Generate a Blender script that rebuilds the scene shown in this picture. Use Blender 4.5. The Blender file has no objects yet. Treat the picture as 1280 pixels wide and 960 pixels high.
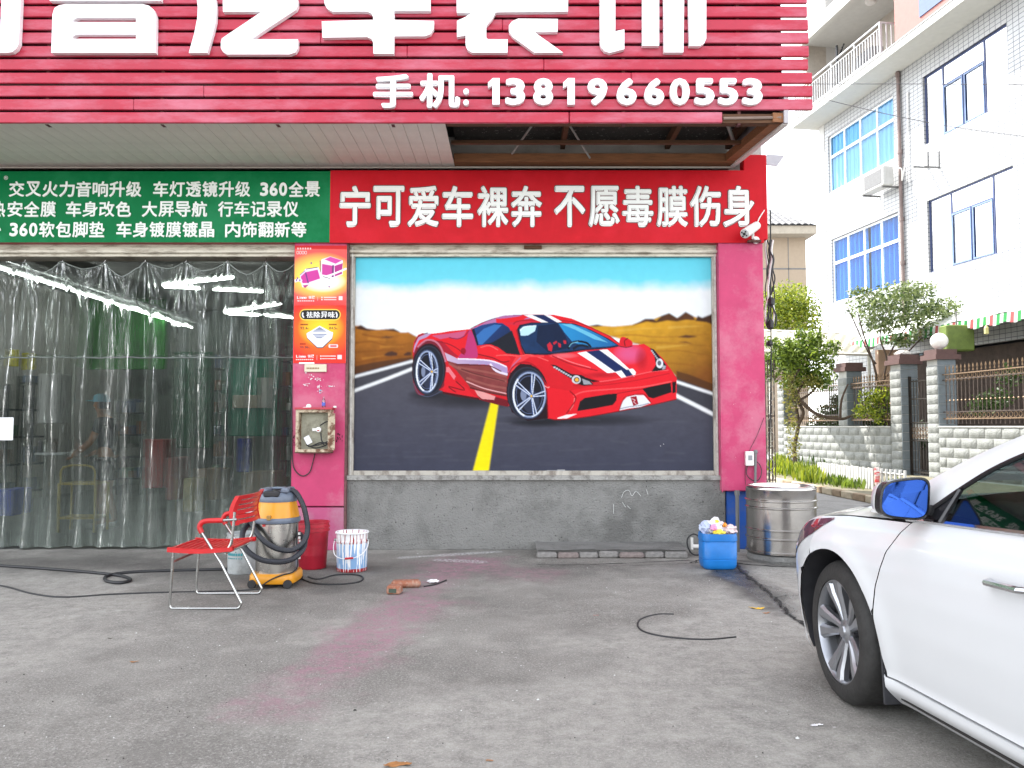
import bpy, bmesh, math, random
import numpy as np
from mathutils import Vector, Matrix, noise as mnoise

random.seed(7)
rng = np.random.default_rng(7)
S = bpy.context.scene
C = S.collection
PI = math.pi

# ------------------------------------------------------------------ camera, world, sun, exposure
H = 1.32                       # eye height
TH = math.atan(53 / 1000)      # pitch up
cam = bpy.data.cameras.new('camera')
cam.lens = 28.125; cam.sensor_width = 36; cam.clip_end = 2000; cam.clip_start = 0.05
co = bpy.data.objects.new('camera', cam); C.objects.link(co)
co.location = (0, 0, H); co.rotation_euler = (PI/2 + TH, 0, 0)
S.camera = co
SUNV = Vector((-.55, .50, 1.0)).normalized()
W = bpy.data.worlds.new('World'); S.world = W; W.use_nodes = True
wn = W.node_tree; bg = wn.nodes['Background']
sky = wn.nodes.new('ShaderNodeTexSky'); sky.sky_type = 'NISHITA'; sky.sun_disc = False
sky.sun_elevation = math.asin(SUNV.z); sky.sun_rotation = math.atan2(SUNV.x, SUNV.y)
sky.air_density = 1.0; sky.dust_density = .4; sky.ozone_density = .5
hs_ = wn.nodes.new('ShaderNodeHueSaturation'); hs_.inputs['Saturation'].default_value = .22
wn.links.new(sky.outputs[0], hs_.inputs['Color']); wn.links.new(hs_.outputs[0], bg.inputs[0]); bg.inputs[1].default_value = 0.15
sl = bpy.data.lights.new('sun', 'SUN'); sl.energy = 2.4; sl.angle = math.radians(.5); sl.color = (1, .95, .88)
so = bpy.data.objects.new('sun', sl); C.objects.link(so)
so.rotation_euler = SUNV.to_track_quat('Z', 'Y').to_euler(); so.location = (-10, 10, 40)
S.view_settings.view_transform = 'Standard'; S.view_settings.look = 'None'
S.view_settings.exposure = 2.28; S.view_settings.gamma = 1
S.render.engine = 'CYCLES'
S.cycles.max_bounces = 8; S.cycles.transparent_max_bounces = 16; S.cycles.diffuse_bounces = 4
S.cycles.use_denoising = True
S.cycles.caustics_reflective = False; S.cycles.caustics_refractive = False

# ------------------------------------------------------------------ measuring helpers (photo pixel + known distance -> metres)
def ray(px, py):
    x = (px-640)/1000; y = (480-py)/1000
    return (x, math.cos(TH) - y*math.sin(TH), y*math.cos(TH) + math.sin(TH))
def G(px, py, z=0.0):
    r = ray(px, py); t = (z-H)/r[2]
    return Vector((r[0]*t, r[1]*t, z))
def P(px, py, Y):
    r = ray(px, py); t = Y/r[1]
    return Vector((r[0]*t, Y, H + r[2]*t))
def PX(px, py, Y): return P(px, py, Y).x
def PZ(py, Y, px=640): return P(px, py, Y).z
def lin(c):
    return tuple((v/255/12.92 if v <= 10 else ((v/255+.055)/1.055)**2.4) for v in c)

# ------------------------------------------------------------------ materials
MATS = {}
def mat(name, col, rough=.6, metal=0., var=.12, scale=6., bump=.0, bscale=None, spec=.5, coat=0., emit=None, estr=1., stretch=None, col2=None, thr=None, rvar=0., alpha=None, trans=0.):
    if name in MATS: return MATS[name]
    m = bpy.data.materials.new(name); m.use_nodes = True; MATS[name] = m
    nt = m.node_tree; N = nt.nodes; L = nt.links
    b = N['Principled BSDF']
    b.inputs['Roughness'].default_value = rough; b.inputs['Metallic'].default_value = metal
    b.inputs['Specular IOR Level'].default_value = spec
    b.inputs['Coat Weight'].default_value = coat
    if trans: b.inputs['Transmission Weight'].default_value = trans
    tc = N.new('ShaderNodeTexCoord'); mp = N.new('ShaderNodeMapping')
    if stretch: mp.inputs['Scale'].default_value = stretch
    L.new(tc.outputs['Object'], mp.inputs[0])
    nz = N.new('ShaderNodeTexNoise'); nz.inputs['Scale'].default_value = scale; nz.inputs['Detail'].default_value = 8; nz.inputs['Roughness'].default_value = .65
    L.new(mp.outputs[0], nz.inputs[0])
    cr = N.new('ShaderNodeValToRGB')
    lo = tuple(max(0, c*(1-var)) for c in col); hi = tuple(min(1, c*(1+var)) for c in col)
    if col2: lo, hi = col, col2
    a, z = thr if thr else (.3, .7)
    cr.color_ramp.elements[0].position = a; cr.color_ramp.elements[0].color = (*lo, 1)
    cr.color_ramp.elements[1].position = z; cr.color_ramp.elements[1].color = (*hi, 1)
    L.new(nz.outputs['Fac'], cr.inputs[0]); L.new(cr.outputs[0], b.inputs['Base Color'])
    if rvar:
        mr = N.new('ShaderNodeMapRange'); mr.inputs[3].default_value = max(0, rough-rvar); mr.inputs[4].default_value = min(1, rough+rvar)
        L.new(nz.outputs['Fac'], mr.inputs[0]); L.new(mr.outputs[0], b.inputs['Roughness'])
    if bump:
        n2 = N.new('ShaderNodeTexNoise'); n2.inputs['Scale'].default_value = bscale or scale*4; n2.inputs['Detail'].default_value = 6
        L.new(mp.outputs[0], n2.inputs[0])
        bp = N.new('ShaderNodeBump'); bp.inputs['Strength'].default_value = bump; bp.inputs['Distance'].default_value = .02
        L.new(n2.outputs['Fac'], bp.inputs['Height']); L.new(bp.outputs[0], b.inputs['Normal'])
    if emit:
        b.inputs['Emission Color'].default_value = (*emit, 1); b.inputs['Emission Strength'].default_value = estr
    return m

def dirty(name, col, dirt, amount=.5, dscale=3., rough=.6, metal=0., bump=.1, bscale=60, stretch=None, fine=None, spec=.4, sharp=(.48, .62)):
    """base colour with blotches / streaks of dirt, painted sheen on the red slats, and fine specks"""
    if name in MATS: return MATS[name]
    m = mat(name, col, rough, metal, var=.08, scale=5, bump=bump, bscale=bscale, spec=spec, stretch=None)
    nt = m.node_tree; N = nt.nodes; L = nt.links; b = N['Principled BSDF']
    src = b.inputs['Base Color'].links[0].from_socket
    tc = N.new('ShaderNodeTexCoord'); mp = N.new('ShaderNodeMapping'); L.new(tc.outputs['Object'], mp.inputs[0])
    if stretch: mp.inputs['Scale'].default_value = stretch
    nz = N.new('ShaderNodeTexNoise'); nz.inputs['Scale'].default_value = dscale; nz.inputs['Detail'].default_value = 10; nz.inputs['Roughness'].default_value = .7
    L.new(mp.outputs[0], nz.inputs[0])
    mr = N.new('ShaderNodeMapRange'); mr.inputs[1].default_value = sharp[0]; mr.inputs[2].default_value = sharp[1]; mr.inputs[4].default_value = amount
    L.new(nz.outputs['Fac'], mr.inputs[0])
    mx = N.new('ShaderNodeMix'); mx.data_type = 'RGBA'; L.new(mr.outputs[0], mx.inputs[0]); L.new(src, mx.inputs[6]); mx.inputs[7].default_value = (*dirt, 1)
    out = mx.outputs[2]
    if fine:
        n3 = N.new('ShaderNodeTexNoise'); n3.inputs['Scale'].default_value = fine[1]; n3.inputs['Detail'].default_value = 3
        L.new(tc.outputs['Object'], n3.inputs[0])
        m3 = N.new('ShaderNodeMapRange'); m3.inputs[1].default_value = fine[2]; m3.inputs[2].default_value = fine[2]+.04
        L.new(n3.outputs['Fac'], m3.inputs[0])
        x3 = N.new('ShaderNodeMix'); x3.data_type = 'RGBA'; L.new(m3.outputs[0], x3.inputs[0]); L.new(out, x3.inputs[6]); x3.inputs[7].default_value = (*fine[0], 1)
        out = x3.outputs[2]
    L.new(out, b.inputs['Base Color'])
    return m

def glass(name, tint, refl=.08, rough=.02, bump=0., mul=1.):
    if name in MATS: return MATS[name]
    m = bpy.data.materials.new(name); m.use_nodes = True; MATS[name] = m
    nt = m.node_tree; N = nt.nodes; L = nt.links; N.remove(N['Principled BSDF'])
    tr = N.new('ShaderNodeBsdfTransparent'); tr.inputs[0].default_value = (*tint, 1)
    gl = N.new('ShaderNodeBsdfGlossy'); gl.inputs['Roughness'].default_value = rough
    fr = N.new('ShaderNodeFresnel'); fr.inputs[0].default_value = 1.5
    ad = N.new('ShaderNodeMath'); ad.operation = 'MULTIPLY_ADD'; ad.use_clamp = True; ad.inputs[1].default_value = mul; ad.inputs[2].default_value = refl
    L.new(fr.outputs[0], ad.inputs[0])
    mx = N.new('ShaderNodeMixShader'); L.new(ad.outputs[0], mx.inputs[0]); L.new(tr.outputs[0], mx.inputs[1]); L.new(gl.outputs[0], mx.inputs[2])
    L.new(mx.outputs[0], N['Material Output'].inputs[0])
    return m

# ------------------------------------------------------------------ mesh builder
class MB:
    def __init__(s): s.v = []; s.f = []; s.mi = []; s.m = 0
    def add(s, vs, fs):
        n = len(s.v); s.v += [tuple(v) for v in vs]; s.f += [tuple(n+i for i in f) for f in fs]; s.mi += [s.m]*len(fs); return s
    def box(s, c, d, rz=0., M=None):
        hx, hy, hz = d[0]/2, d[1]/2, d[2]/2
        vs = [Vector((x*hx, y*hy, z*hz)) for x in (-1, 1) for y in (-1, 1) for z in (-1, 1)]
        R = Matrix.Rotation(rz, 3, 'Z') if M is None else M
        vs = [R @ v + Vector(c) for v in vs]
        return s.add(vs, [(0,1,3,2),(4,6,7,5),(0,4,5,1),(2,3,7,6),(0,2,6,4),(1,5,7,3)])
    def bb(s, a, b):
        return s.box([(a[i]+b[i])/2 for i in range(3)], [abs(b[i]-a[i]) for i in range(3)])
    def bbox_bevel(s, a, b, r=.01):
        c = [(a[i]+b[i])/2 for i in range(3)]; d = [abs(b[i]-a[i])/2 for i in range(3)]
        r = min(r, min(d)*.9); vs = []; key = {}
        for sx in (-1, 1):
            for sy in (-1, 1):
                for sz in (-1, 1):
                    for ax in range(3):
                        k = [d[0]-r, d[1]-r, d[2]-r]; k[ax] = d[ax]
                        key[(sx, sy, sz, ax)] = len(vs); vs.append((c[0]+sx*k[0], c[1]+sy*k[1], c[2]+sz*k[2]))
        fs = []
        for ax in range(3):
            o = [i for i in range(3) if i != ax]
            for sg in (-1, 1):
                q = []
                for (p, r2) in ((-1,-1),(1,-1),(1,1),(-1,1)):
                    t = [0,0,0]; t[ax] = sg; t[o[0]] = p; t[o[1]] = r2; q.append(key[(*t, ax)])
                fs.append(q)
            for p in (-1, 1):
                for r2 in (-1, 1):
                    t = [0,0,0]; t[o[0]] = p; t[o[1]] = r2
                    a1 = t[:]; a1[ax] = -1; a2 = t[:]; a2[ax] = 1
                    fs.append((key[(*a1, o[0])], key[(*a2, o[0])], key[(*a2, o[1])], key[(*a1, o[1])]))
        for sx in (-1, 1):
            for sy in (-1, 1):
                for sz in (-1, 1): fs.append([key[(sx,sy,sz,i)] for i in range(3)])
        return s.add(vs, fs)
    def tube(s, pts, r, n=8, caps=True, closed=False):
        pts = [Vector(p) for p in pts]; rs = r if isinstance(r, (list, tuple)) else [r]*len(pts)
        base = len(s.v); up = Vector((0, 0, 1)); prev = None
        for i, p in enumerate(pts):
            if closed: t = pts[(i+1) % len(pts)] - pts[i-1]
            else: t = (pts[min(i+1, len(pts)-1)] - pts[max(i-1, 0)])
            t.normalize() if t.length > 1e-9 else None
            if prev is None:
                a = t.cross(up) if abs(t.z) < .95 else t.cross(Vector((1, 0, 0)))
            else:
                a = prev - t*prev.dot(t)
            a.normalize(); prev = a; b = t.cross(a)
            for k in range(n):
                q = 2*PI*k/n; s.v.append(tuple(p + (a*math.cos(q) + b*math.sin(q))*rs[i]))
        m = len(pts)
        for i in range(m if closed else m-1):
            j = (i+1) % m
            for k in range(n):
                k2 = (k+1) % n; s.f.append((base+i*n+k, base+i*n+k2, base+j*n+k2, base+j*n+k)); s.mi.append(s.m)
        if caps and not closed:
            s.f.append(tuple(base+k for k in reversed(range(n)))); s.f.append(tuple(base+(m-1)*n+k for k in range(n))); s.mi += [s.m]*2
        return s
    def lathe(s, prof, c=(0, 0, 0), n=24, axis='Z', caps=True, sc=(1, 1)):
        base = len(s.v)
        for (r, h) in prof:
            for k in range(n):
                q = 2*PI*k/n; x, y = r*math.cos(q)*sc[0], r*math.sin(q)*sc[1]
                if axis == 'Z': p = (x, y, h)
                elif axis == 'Y': p = (x, h, y)
                else: p = (h, x, y)
                s.v.append((p[0]+c[0], p[1]+c[1], p[2]+c[2]))
        for i in range(len(prof)-1):
            for k in range(n):
                k2 = (k+1) % n; s.f.append((base+i*n+k, base+i*n+k2, base+(i+1)*n+k2, base+(i+1)*n+k)); s.mi.append(s.m)
        if caps:
            for i in (0, len(prof)-1):
                if prof[i][0] > 1e-5: s.f.append(tuple(base+i*n+k for k in range(n))); s.mi.append(s.m)
        return s
    def grid(s, fn, nu, nv, skip=None):
        base = len(s.v)
        for i in range(nu+1):
            for j in range(nv+1): s.v.append(tuple(fn(i/nu, j/nv)))
        for i in range(nu):
            for j in range(nv):
                a = base+i*(nv+1)+j
                q = (a, a+nv+1, a+nv+2, a+1)
                if skip and skip([s.v[k] for k in q]): continue
                s.f.append(q); s.mi.append(s.m)
        return s
    def prism(s, pts, y0, y1, holes=(), ax='Y'):
        """extrude a polygon given in (x,z) between y0 (front) and y1, holes as polygons"""
        from mathutils.geometry import tessellate_polygon
        loops = [list(pts)] + [list(h) for h in holes]
        tri = tessellate_polygon([[Vector((p[0], p[1], 0)) for p in l] for l in loops])
        flat = [p for l in loops for p in l]; n = len(flat)
        def mk(p, y): return (p[0], y, p[1]) if ax == 'Y' else ((y, p[0], p[1]) if ax == 'X' else (p[0], p[1], y))
        vs = [mk(p, y0) for p in flat] + [mk(p, y1) for p in flat]
        fs = [tuple(t) for t in tri] + [tuple(n+i for i in reversed(t)) for t in tri]
        o = 0
        for l in loops:
            m = len(l)
            for i in range(m):
                j = (i+1) % m; fs.append((o+i, o+j, n+o+j, n+o+i))
            o += m
        return s.add(vs, fs)

WM = {}
def worldm(o):
    return WM.get(o.name, Matrix.Identity(4))
def clean(me, smooth, ang=35):
    bm = bmesh.new(); bm.from_mesh(me); bmesh.ops.recalc_face_normals(bm, faces=bm.faces); bm.to_mesh(me); bm.free()
    if smooth:
        me.shade_smooth(); me.set_sharp_from_angle(angle=math.radians(ang))
def mesh(mb, name, mats, smooth=False, ang=35, recalc=True):
    me = bpy.data.meshes.new(name); me.from_pydata(mb.v, [], mb.f)
    for m in (mats if isinstance(mats, (list, tuple)) else [mats]): me.materials.append(m)
    if any(mb.mi): me.polygons.foreach_set('material_index', mb.mi)
    if recalc: clean(me, smooth, ang)
    elif smooth: me.shade_smooth()
    me.update(); return me
def tag(o, label=None, cat=None, group=None, kind=None):
    if label: o['label'] = label
    if cat: o['category'] = cat
    if group: o['group'] = group
    if kind: o['kind'] = kind
    return o
def link(name, me, parent=None, M=None):
    """M is the local matrix"""
    o = bpy.data.objects.new(name, me); C.objects.link(o)
    if parent is not None: o.parent = parent
    if M is not None: o.matrix_local = M if parent is not None else M
    WM[o.name] = worldm(parent) @ (M or Matrix.Identity(4)) if parent is not None else (M or Matrix.Identity(4))
    return o
def part(name, mb, m, parent=None, smooth=False, ang=35, world=True, label=None, recalc=True):
    """mb in world coordinates (world=True) or in the parent's own frame"""
    if parent is not None and world:
        inv = worldm(parent).inverted(); mb.v = [tuple(inv @ Vector(v)) for v in mb.v]
    o = link(name, mesh(mb, name, m, smooth, ang, recalc), parent)
    if label: o['label'] = label
    return o
def solo(name, mb, m, label, cat, group=None, smooth=False, ang=35, org=None):
    """a thing that is one mesh, its origin at its base"""
    a = np.array(mb.v); c = Vector(((a[:,0].min()+a[:,0].max())/2, (a[:,1].min()+a[:,1].max())/2, a[:,2].min())) if org is None else Vector(org)
    mb.v = [tuple(Vector(v)-c) for v in mb.v]
    o = link(name, mesh(mb, name, m, smooth, ang), None, Matrix.Translation(c)); o.location = c
    return tag(o, label, cat, group)
def struct(name, mb, m, smooth=False, recalc=True):
    o = link(name, mesh(mb, name, m, smooth, 35, recalc)); o['kind'] = 'structure'; return o
def empty(name, loc, label, cat, group=None, rz=0.):
    M = Matrix.Translation(Vector(loc)) @ Matrix.Rotation(rz, 4, 'Z')
    o = link(name, None, None, M); o.empty_display_size = .1
    return tag(o, label, cat, group)
def copy_tree(o, parent=None):
    c = o.copy(); C.objects.link(c); c.parent = parent; c.matrix_local = o.matrix_local
    for ch in [x for x in bpy.data.objects if x.parent == o]: copy_tree(ch, c)
    return c
def cr_pts(pts, n=6, closed=False):
    """catmull-rom through the points"""
    pts = [Vector(p) for p in pts]; out = []; m = len(pts)
    for i in range(m if closed else m-1):
        g = (lambda k: pts[k % m]) if closed else (lambda k: pts[min(max(k, 0), m-1)])
        a, b, c, d = g(i-1), g(i), g(i+1), g(i+2)
        for k in range(n):
            t = k/n; out.append(.5*((2*b) + (c-a)*t + (2*a-5*b+4*c-d)*t*t + (3*b-a-3*c+d)*t**3))
    if not closed: out.append(pts[-1])
    return out

# ------------------------------------------------------------------ lettering
GL = {}
def glyph(ch, off=.02, ext=.0):
    k = (ch, off, ext)
    if k in GL: return GL[k]
    cu = bpy.data.curves.new('t', 'FONT'); cu.body = ch;  cu.resolution_u = 3; cu.extrude = ext
    o = bpy.data.objects.new('t', cu); C.objects.link(o)
    me = bpy.data.meshes.new_from_object(o.evaluated_get(bpy.context.evaluated_depsgraph_get()))
    bpy.data.objects.remove(o); bpy.data.curves.remove(cu)
    if off > .001:      # embolden: the same glyph shifted round a small circle, each copy a hair further back
        vs = [v.co.copy() for v in me.vertices]; fs = [tuple(p.vertices) for p in me.polygons]; b = MB(); n = 8
        for k in range(n+1):
            d = Vector((0, 0, .0)) if k == n else Vector((off*math.cos(k*2*PI/n), off*math.sin(k*2*PI/n), -.0012*(k+1)))
            b.add([v+d for v in vs], fs)
        me = bpy.data.meshes.new('t'); me.from_pydata(b.v, [], b.f); me.update()
    a = np.array([v.co[:] for v in me.vertices]) if len(me.vertices) else np.zeros((1, 3))
    GL[k] = (me, a.min(0), a.max(0)); return GL[k]
def put_char(ch, x0, x1, z0, z1, y, m, parent, off=.02, ext=0., em=False, name='character'):
    """a character filling the world rectangle x0..x1, z0..z1 on the plane y, facing -Y"""
    me, lo, hi = glyph(ch, off, ext)
    me = me.copy(); me.materials.clear(); me.materials.append(m); me.name = name
    if em: lo = np.array([0, -.12, lo[2]]); hi = np.array([1, .88, hi[2]])
    sx = (x1-x0)/max(hi[0]-lo[0], 1e-6); sz = (z1-z0)/max(hi[1]-lo[1], 1e-6)
    Mx = Matrix(((sx, 0, 0, x0-lo[0]*sx), (0, 0, -1, y), (0, sz, 0, z0-lo[1]*sz), (0, 0, 0, 1)))
    me.transform(worldm(parent).inverted() @ Mx)
    me.update()
    return link(name, me, parent)

# ------------------------------------------------------------------ painted panels (flat print laid down as colours on a fine grid)
class Canvas:
    def __init__(s, w, h, x0, y0, x1, y1, ss=2):
        s.w, s.h, s.ss = w, h, ss; s.W, s.Hh = w*ss, h*ss
        s.x0, s.y0 = x0, y0; s.kx = s.W/(x1-x0); s.ky = s.Hh/(y1-y0)
        s.a = np.zeros((s.Hh, s.W, 3), np.float32)
        ys, xs = np.mgrid[0:s.Hh, 0:s.W]; s.X = x0+(xs+.5)/s.kx; s.Y = y0+(ys+.5)/s.ky
    def mask(s, pts):
        p = np.array([((x-s.x0)*s.kx, (y-s.y0)*s.ky) for x, y in pts])
        i0 = max(int(p[:,0].min())-1, 0); i1 = min(int(p[:,0].max())+2, s.W); j0 = max(int(p[:,1].min())-1, 0); j1 = min(int(p[:,1].max())+2, s.Hh)
        if i1 <= i0 or j1 <= j0: return None
        gx = np.arange(i0, i1)+.5; gy = np.arange(j0, j1)+.5
        X, Y = np.meshgrid(gx, gy); ins = np.zeros(X.shape, bool); n = len(p)
        for k in range(n):
            xa, ya = p[k]; xb, yb = p[(k+1) % n]
            if ya == yb: continue
            c = ((ya > Y) != (yb > Y)) & (X < (xb-xa)*(Y-ya)/(yb-ya)+xa); ins ^= c
        return (slice(j0, j1), slice(i0, i1), ins)
    def poly(s, pts, col, smooth=False, grad=None, alpha=1., noise=0.):
        """grad=(x0,y0,x1,y1,col2): colour ramp along that line"""
        if smooth: pts = [(v.x, v.y) for v in cr_pts([(x, y, 0) for x, y in pts], 6, True)]
        m = s.mask(pts)
        if m is None: return
        sl_ = (m[0], m[1]); X = s.X[sl_]; Y = s.Y[sl_]
        c = np.zeros(X.shape+(3,), np.float32)+np.array(lin(col))
        if grad:
            ax, ay, bx, by, c2 = grad; t = ((X-ax)*(bx-ax)+(Y-ay)*(by-ay))/((bx-ax)**2+(by-ay)**2)
            t = np.clip(t, 0, 1)[..., None]; c = c*(1-t)+np.array(lin(c2))*t
        if noise:
            c = c*(1+noise*(fbm(X, Y, .12)[..., None]))
        al = m[2][..., None]*alpha
        s.a[sl_] = s.a[sl_]*(1-al)+c*al
    def stroke(s, pts, w, col, closed=False, w1=None, alpha=1.):
        q = cr_pts([(x, y, 0) for x, y in pts], 5, closed) if len(pts) > 2 else [Vector((x, y, 0)) for x, y in pts]
        L_, R_ = [], []; n = len(q)
        for i, p in enumerate(q):
            t = (q[(i+1) % n]-q[i-1]) if closed else (q[min(i+1, n-1)]-q[max(i-1, 0)])
            if t.length < 1e-9: continue
            t.normalize(); nn = Vector((-t.y, t.x, 0)); ww = w if w1 is None else w+(w1-w)*i/(n-1)
            L_.append(p+nn*ww/2); R_.append(p-nn*ww/2)
        if closed: L_.append(L_[0]); R_.append(R_[0])
        s.poly([(v.x, v.y) for v in L_]+[(v.x, v.y) for v in reversed(R_)], col, alpha=alpha)
    def ell(s, cx, cy, rx, ry, col, **k):
        s.poly([(cx+rx*math.cos(t*PI/16), cy+ry*math.sin(t*PI/16)) for t in range(32)], col, **k)
    def blob(s, cx, cy, rx, ry, col, alpha=1.):
        t = np.clip(1-((s.X-cx)/rx)**2-((s.Y-cy)/ry)**2, 0, 1)[..., None]*alpha
        s.a = s.a*(1-t)+np.array(lin(col), np.float32)*t
    def reduce(s): return s.a.reshape(s.h, s.ss, s.w, s.ss, 3).mean((1, 3))
def fbm(X, Y, f, oct=4, seed=3):
    r = np.zeros(X.shape); a = .5; rg = np.random.default_rng(seed)
    for o in range(oct):
        n = 64; tab = rg.random((n, n)); x = X*f; y = Y*f
        i = np.floor(x).astype(int); j = np.floor(y).astype(int); u = x-i; v = y-j; u = u*u*(3-2*u); v = v*v*(3-2*v)
        g = lambda a_, b_: tab[b_ % n, a_ % n]
        r += a*((g(i, j)*(1-u)+g(i+1, j)*u)*(1-v)+(g(i, j+1)*(1-u)+g(i+1, j+1)*u)*v-.5); a *= .55; f *= 2.1
    return r*2
def paint_mat(name, rough=.5, spec=.4, k=.85, bump=.0):
    m = bpy.data.materials.new(name); m.use_nodes = True; N = m.node_tree.nodes; L = m.node_tree.links; b = N['Principled BSDF']
    at = N.new('ShaderNodeAttribute'); at.attribute_name = 'paint'
    tc = N.new('ShaderNodeTexCoord'); nz = N.new('ShaderNodeTexNoise'); nz.inputs['Scale'].default_value = 9; nz.inputs['Detail'].default_value = 8
    L.new(tc.outputs['Object'], nz.inputs[0])
    mr = N.new('ShaderNodeMapRange'); mr.inputs[3].default_value = k*.94; mr.inputs[4].default_value = k*1.06; L.new(nz.outputs['Fac'], mr.inputs[0])
    vm = N.new('ShaderNodeVectorMath'); vm.operation = 'SCALE'; L.new(at.outputs['Color'], vm.inputs[0]); L.new(mr.outputs[0], vm.inputs['Scale'])
    L.new(vm.outputs[0], b.inputs['Base Color']); b.inputs['Roughness'].default_value = rough; b.inputs['Specular IOR Level'].default_value = spec
    return m
def panel(name, cv, x0, z1, x1, z0, y, m, parent):
    """canvas -> grid mesh on the plane y (front), edges as a thin board behind"""
    A = cv.reduce(); h, w = A.shape[:2]
    xs = np.linspace(x0, x1, w); zs = np.linspace(z1, z0, h)
    XX, ZZ = np.meshgrid(xs, zs); V = np.stack([XX, np.full_like(XX, y), ZZ], -1).reshape(-1, 3)
    inv = np.array(worldm(parent).inverted()); V = V @ inv[:3, :3].T + inv[:3, 3]
    idx = np.arange(h*w).reshape(h, w)
    F = np.stack([idx[:-1, :-1], idx[1:, :-1], idx[1:, 1:], idx[:-1, 1:]], -1).reshape(-1, 4)
    me = bpy.data.meshes.new(name); me.vertices.add(len(V)); me.vertices.foreach_set('co', V.ravel())
    me.loops.add(F.size); me.loops.foreach_set('vertex_index', F.ravel().astype(np.int32))
    me.polygons.add(len(F)); me.polygons.foreach_set('loop_start', (np.arange(len(F))*4).astype(np.int32))
    me.update(calc_edges=True)
    at = me.color_attributes.new('paint', 'FLOAT_COLOR', 'POINT')
    at.data.foreach_set('color', np.concatenate([A.reshape(-1, 3), np.ones((h*w, 1))], 1).astype(np.float32).ravel())
    me.materials.append(m); me.validate()
    return link(name, me, parent)
D = 8.70          # plane of the shop front
FY = 7.37         # plane of the big fascia sign
# ------------------------------------------------------------------ base materials
conc = mat('render_grey', (.20, .195, .185), .9, var=.25, scale=3, bump=.5, bscale=60)
cream = dirty('cream_metal', (.56, .52, .43), (.16, .12, .08), .7, 2.5, .6, bump=.05, stretch=(1.5, 1, 8))
magenta = dirty('magenta_panel', (.48, .055, .14), (.56, .24, .31), .42, 1.6, .42, bump=.02, bscale=8, fine=((.75, .6, .62), 22, .76), spec=.15)
magenta2 = dirty('faded_magenta_panel', (.42, .07, .17), (.40, .22, .28), .6, 1.6, .5, bump=.02, bscale=8)
redslat = dirty('red_slat_sheen_paint', (.40, .018, .045), (.66, .33, .44), .50, 1.1, .30, bump=.02, bscale=8, stretch=(.8, 1, 3), sharp=(.46, .78))  # painted pink blotches stand in for sky sheen on the slats
white_sh = mat('white_letter', (.86, .86, .87), .35, var=.03, scale=3)
ltr_side = mat('letter_side', (.5, .48, .5), .5)
black = mat('black_rubber', (.018, .018, .02), .55, var=.2, scale=30)
dark = mat('dark_void', (.02, .018, .017), .9)
steel = mat('chrome_tube', (.42, .42, .41), .25, 1., var=.08, scale=30, rvar=.08)
wood = mat('orange_timber', (.24, .10, .04), .75, var=.35, scale=5, stretch=(1, 12, 12), bump=.3)
woodd = mat('dark_timber', (.10, .045, .02), .8, var=.4, scale=5, stretch=(1, 12, 12), bump=.3)
alu = dirty('weathered_frame', (.42, .39, .34), (.13, .10, .08), .75, 7, .55, bump=.2, bscale=60, stretch=(1, 1, .6))

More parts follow.
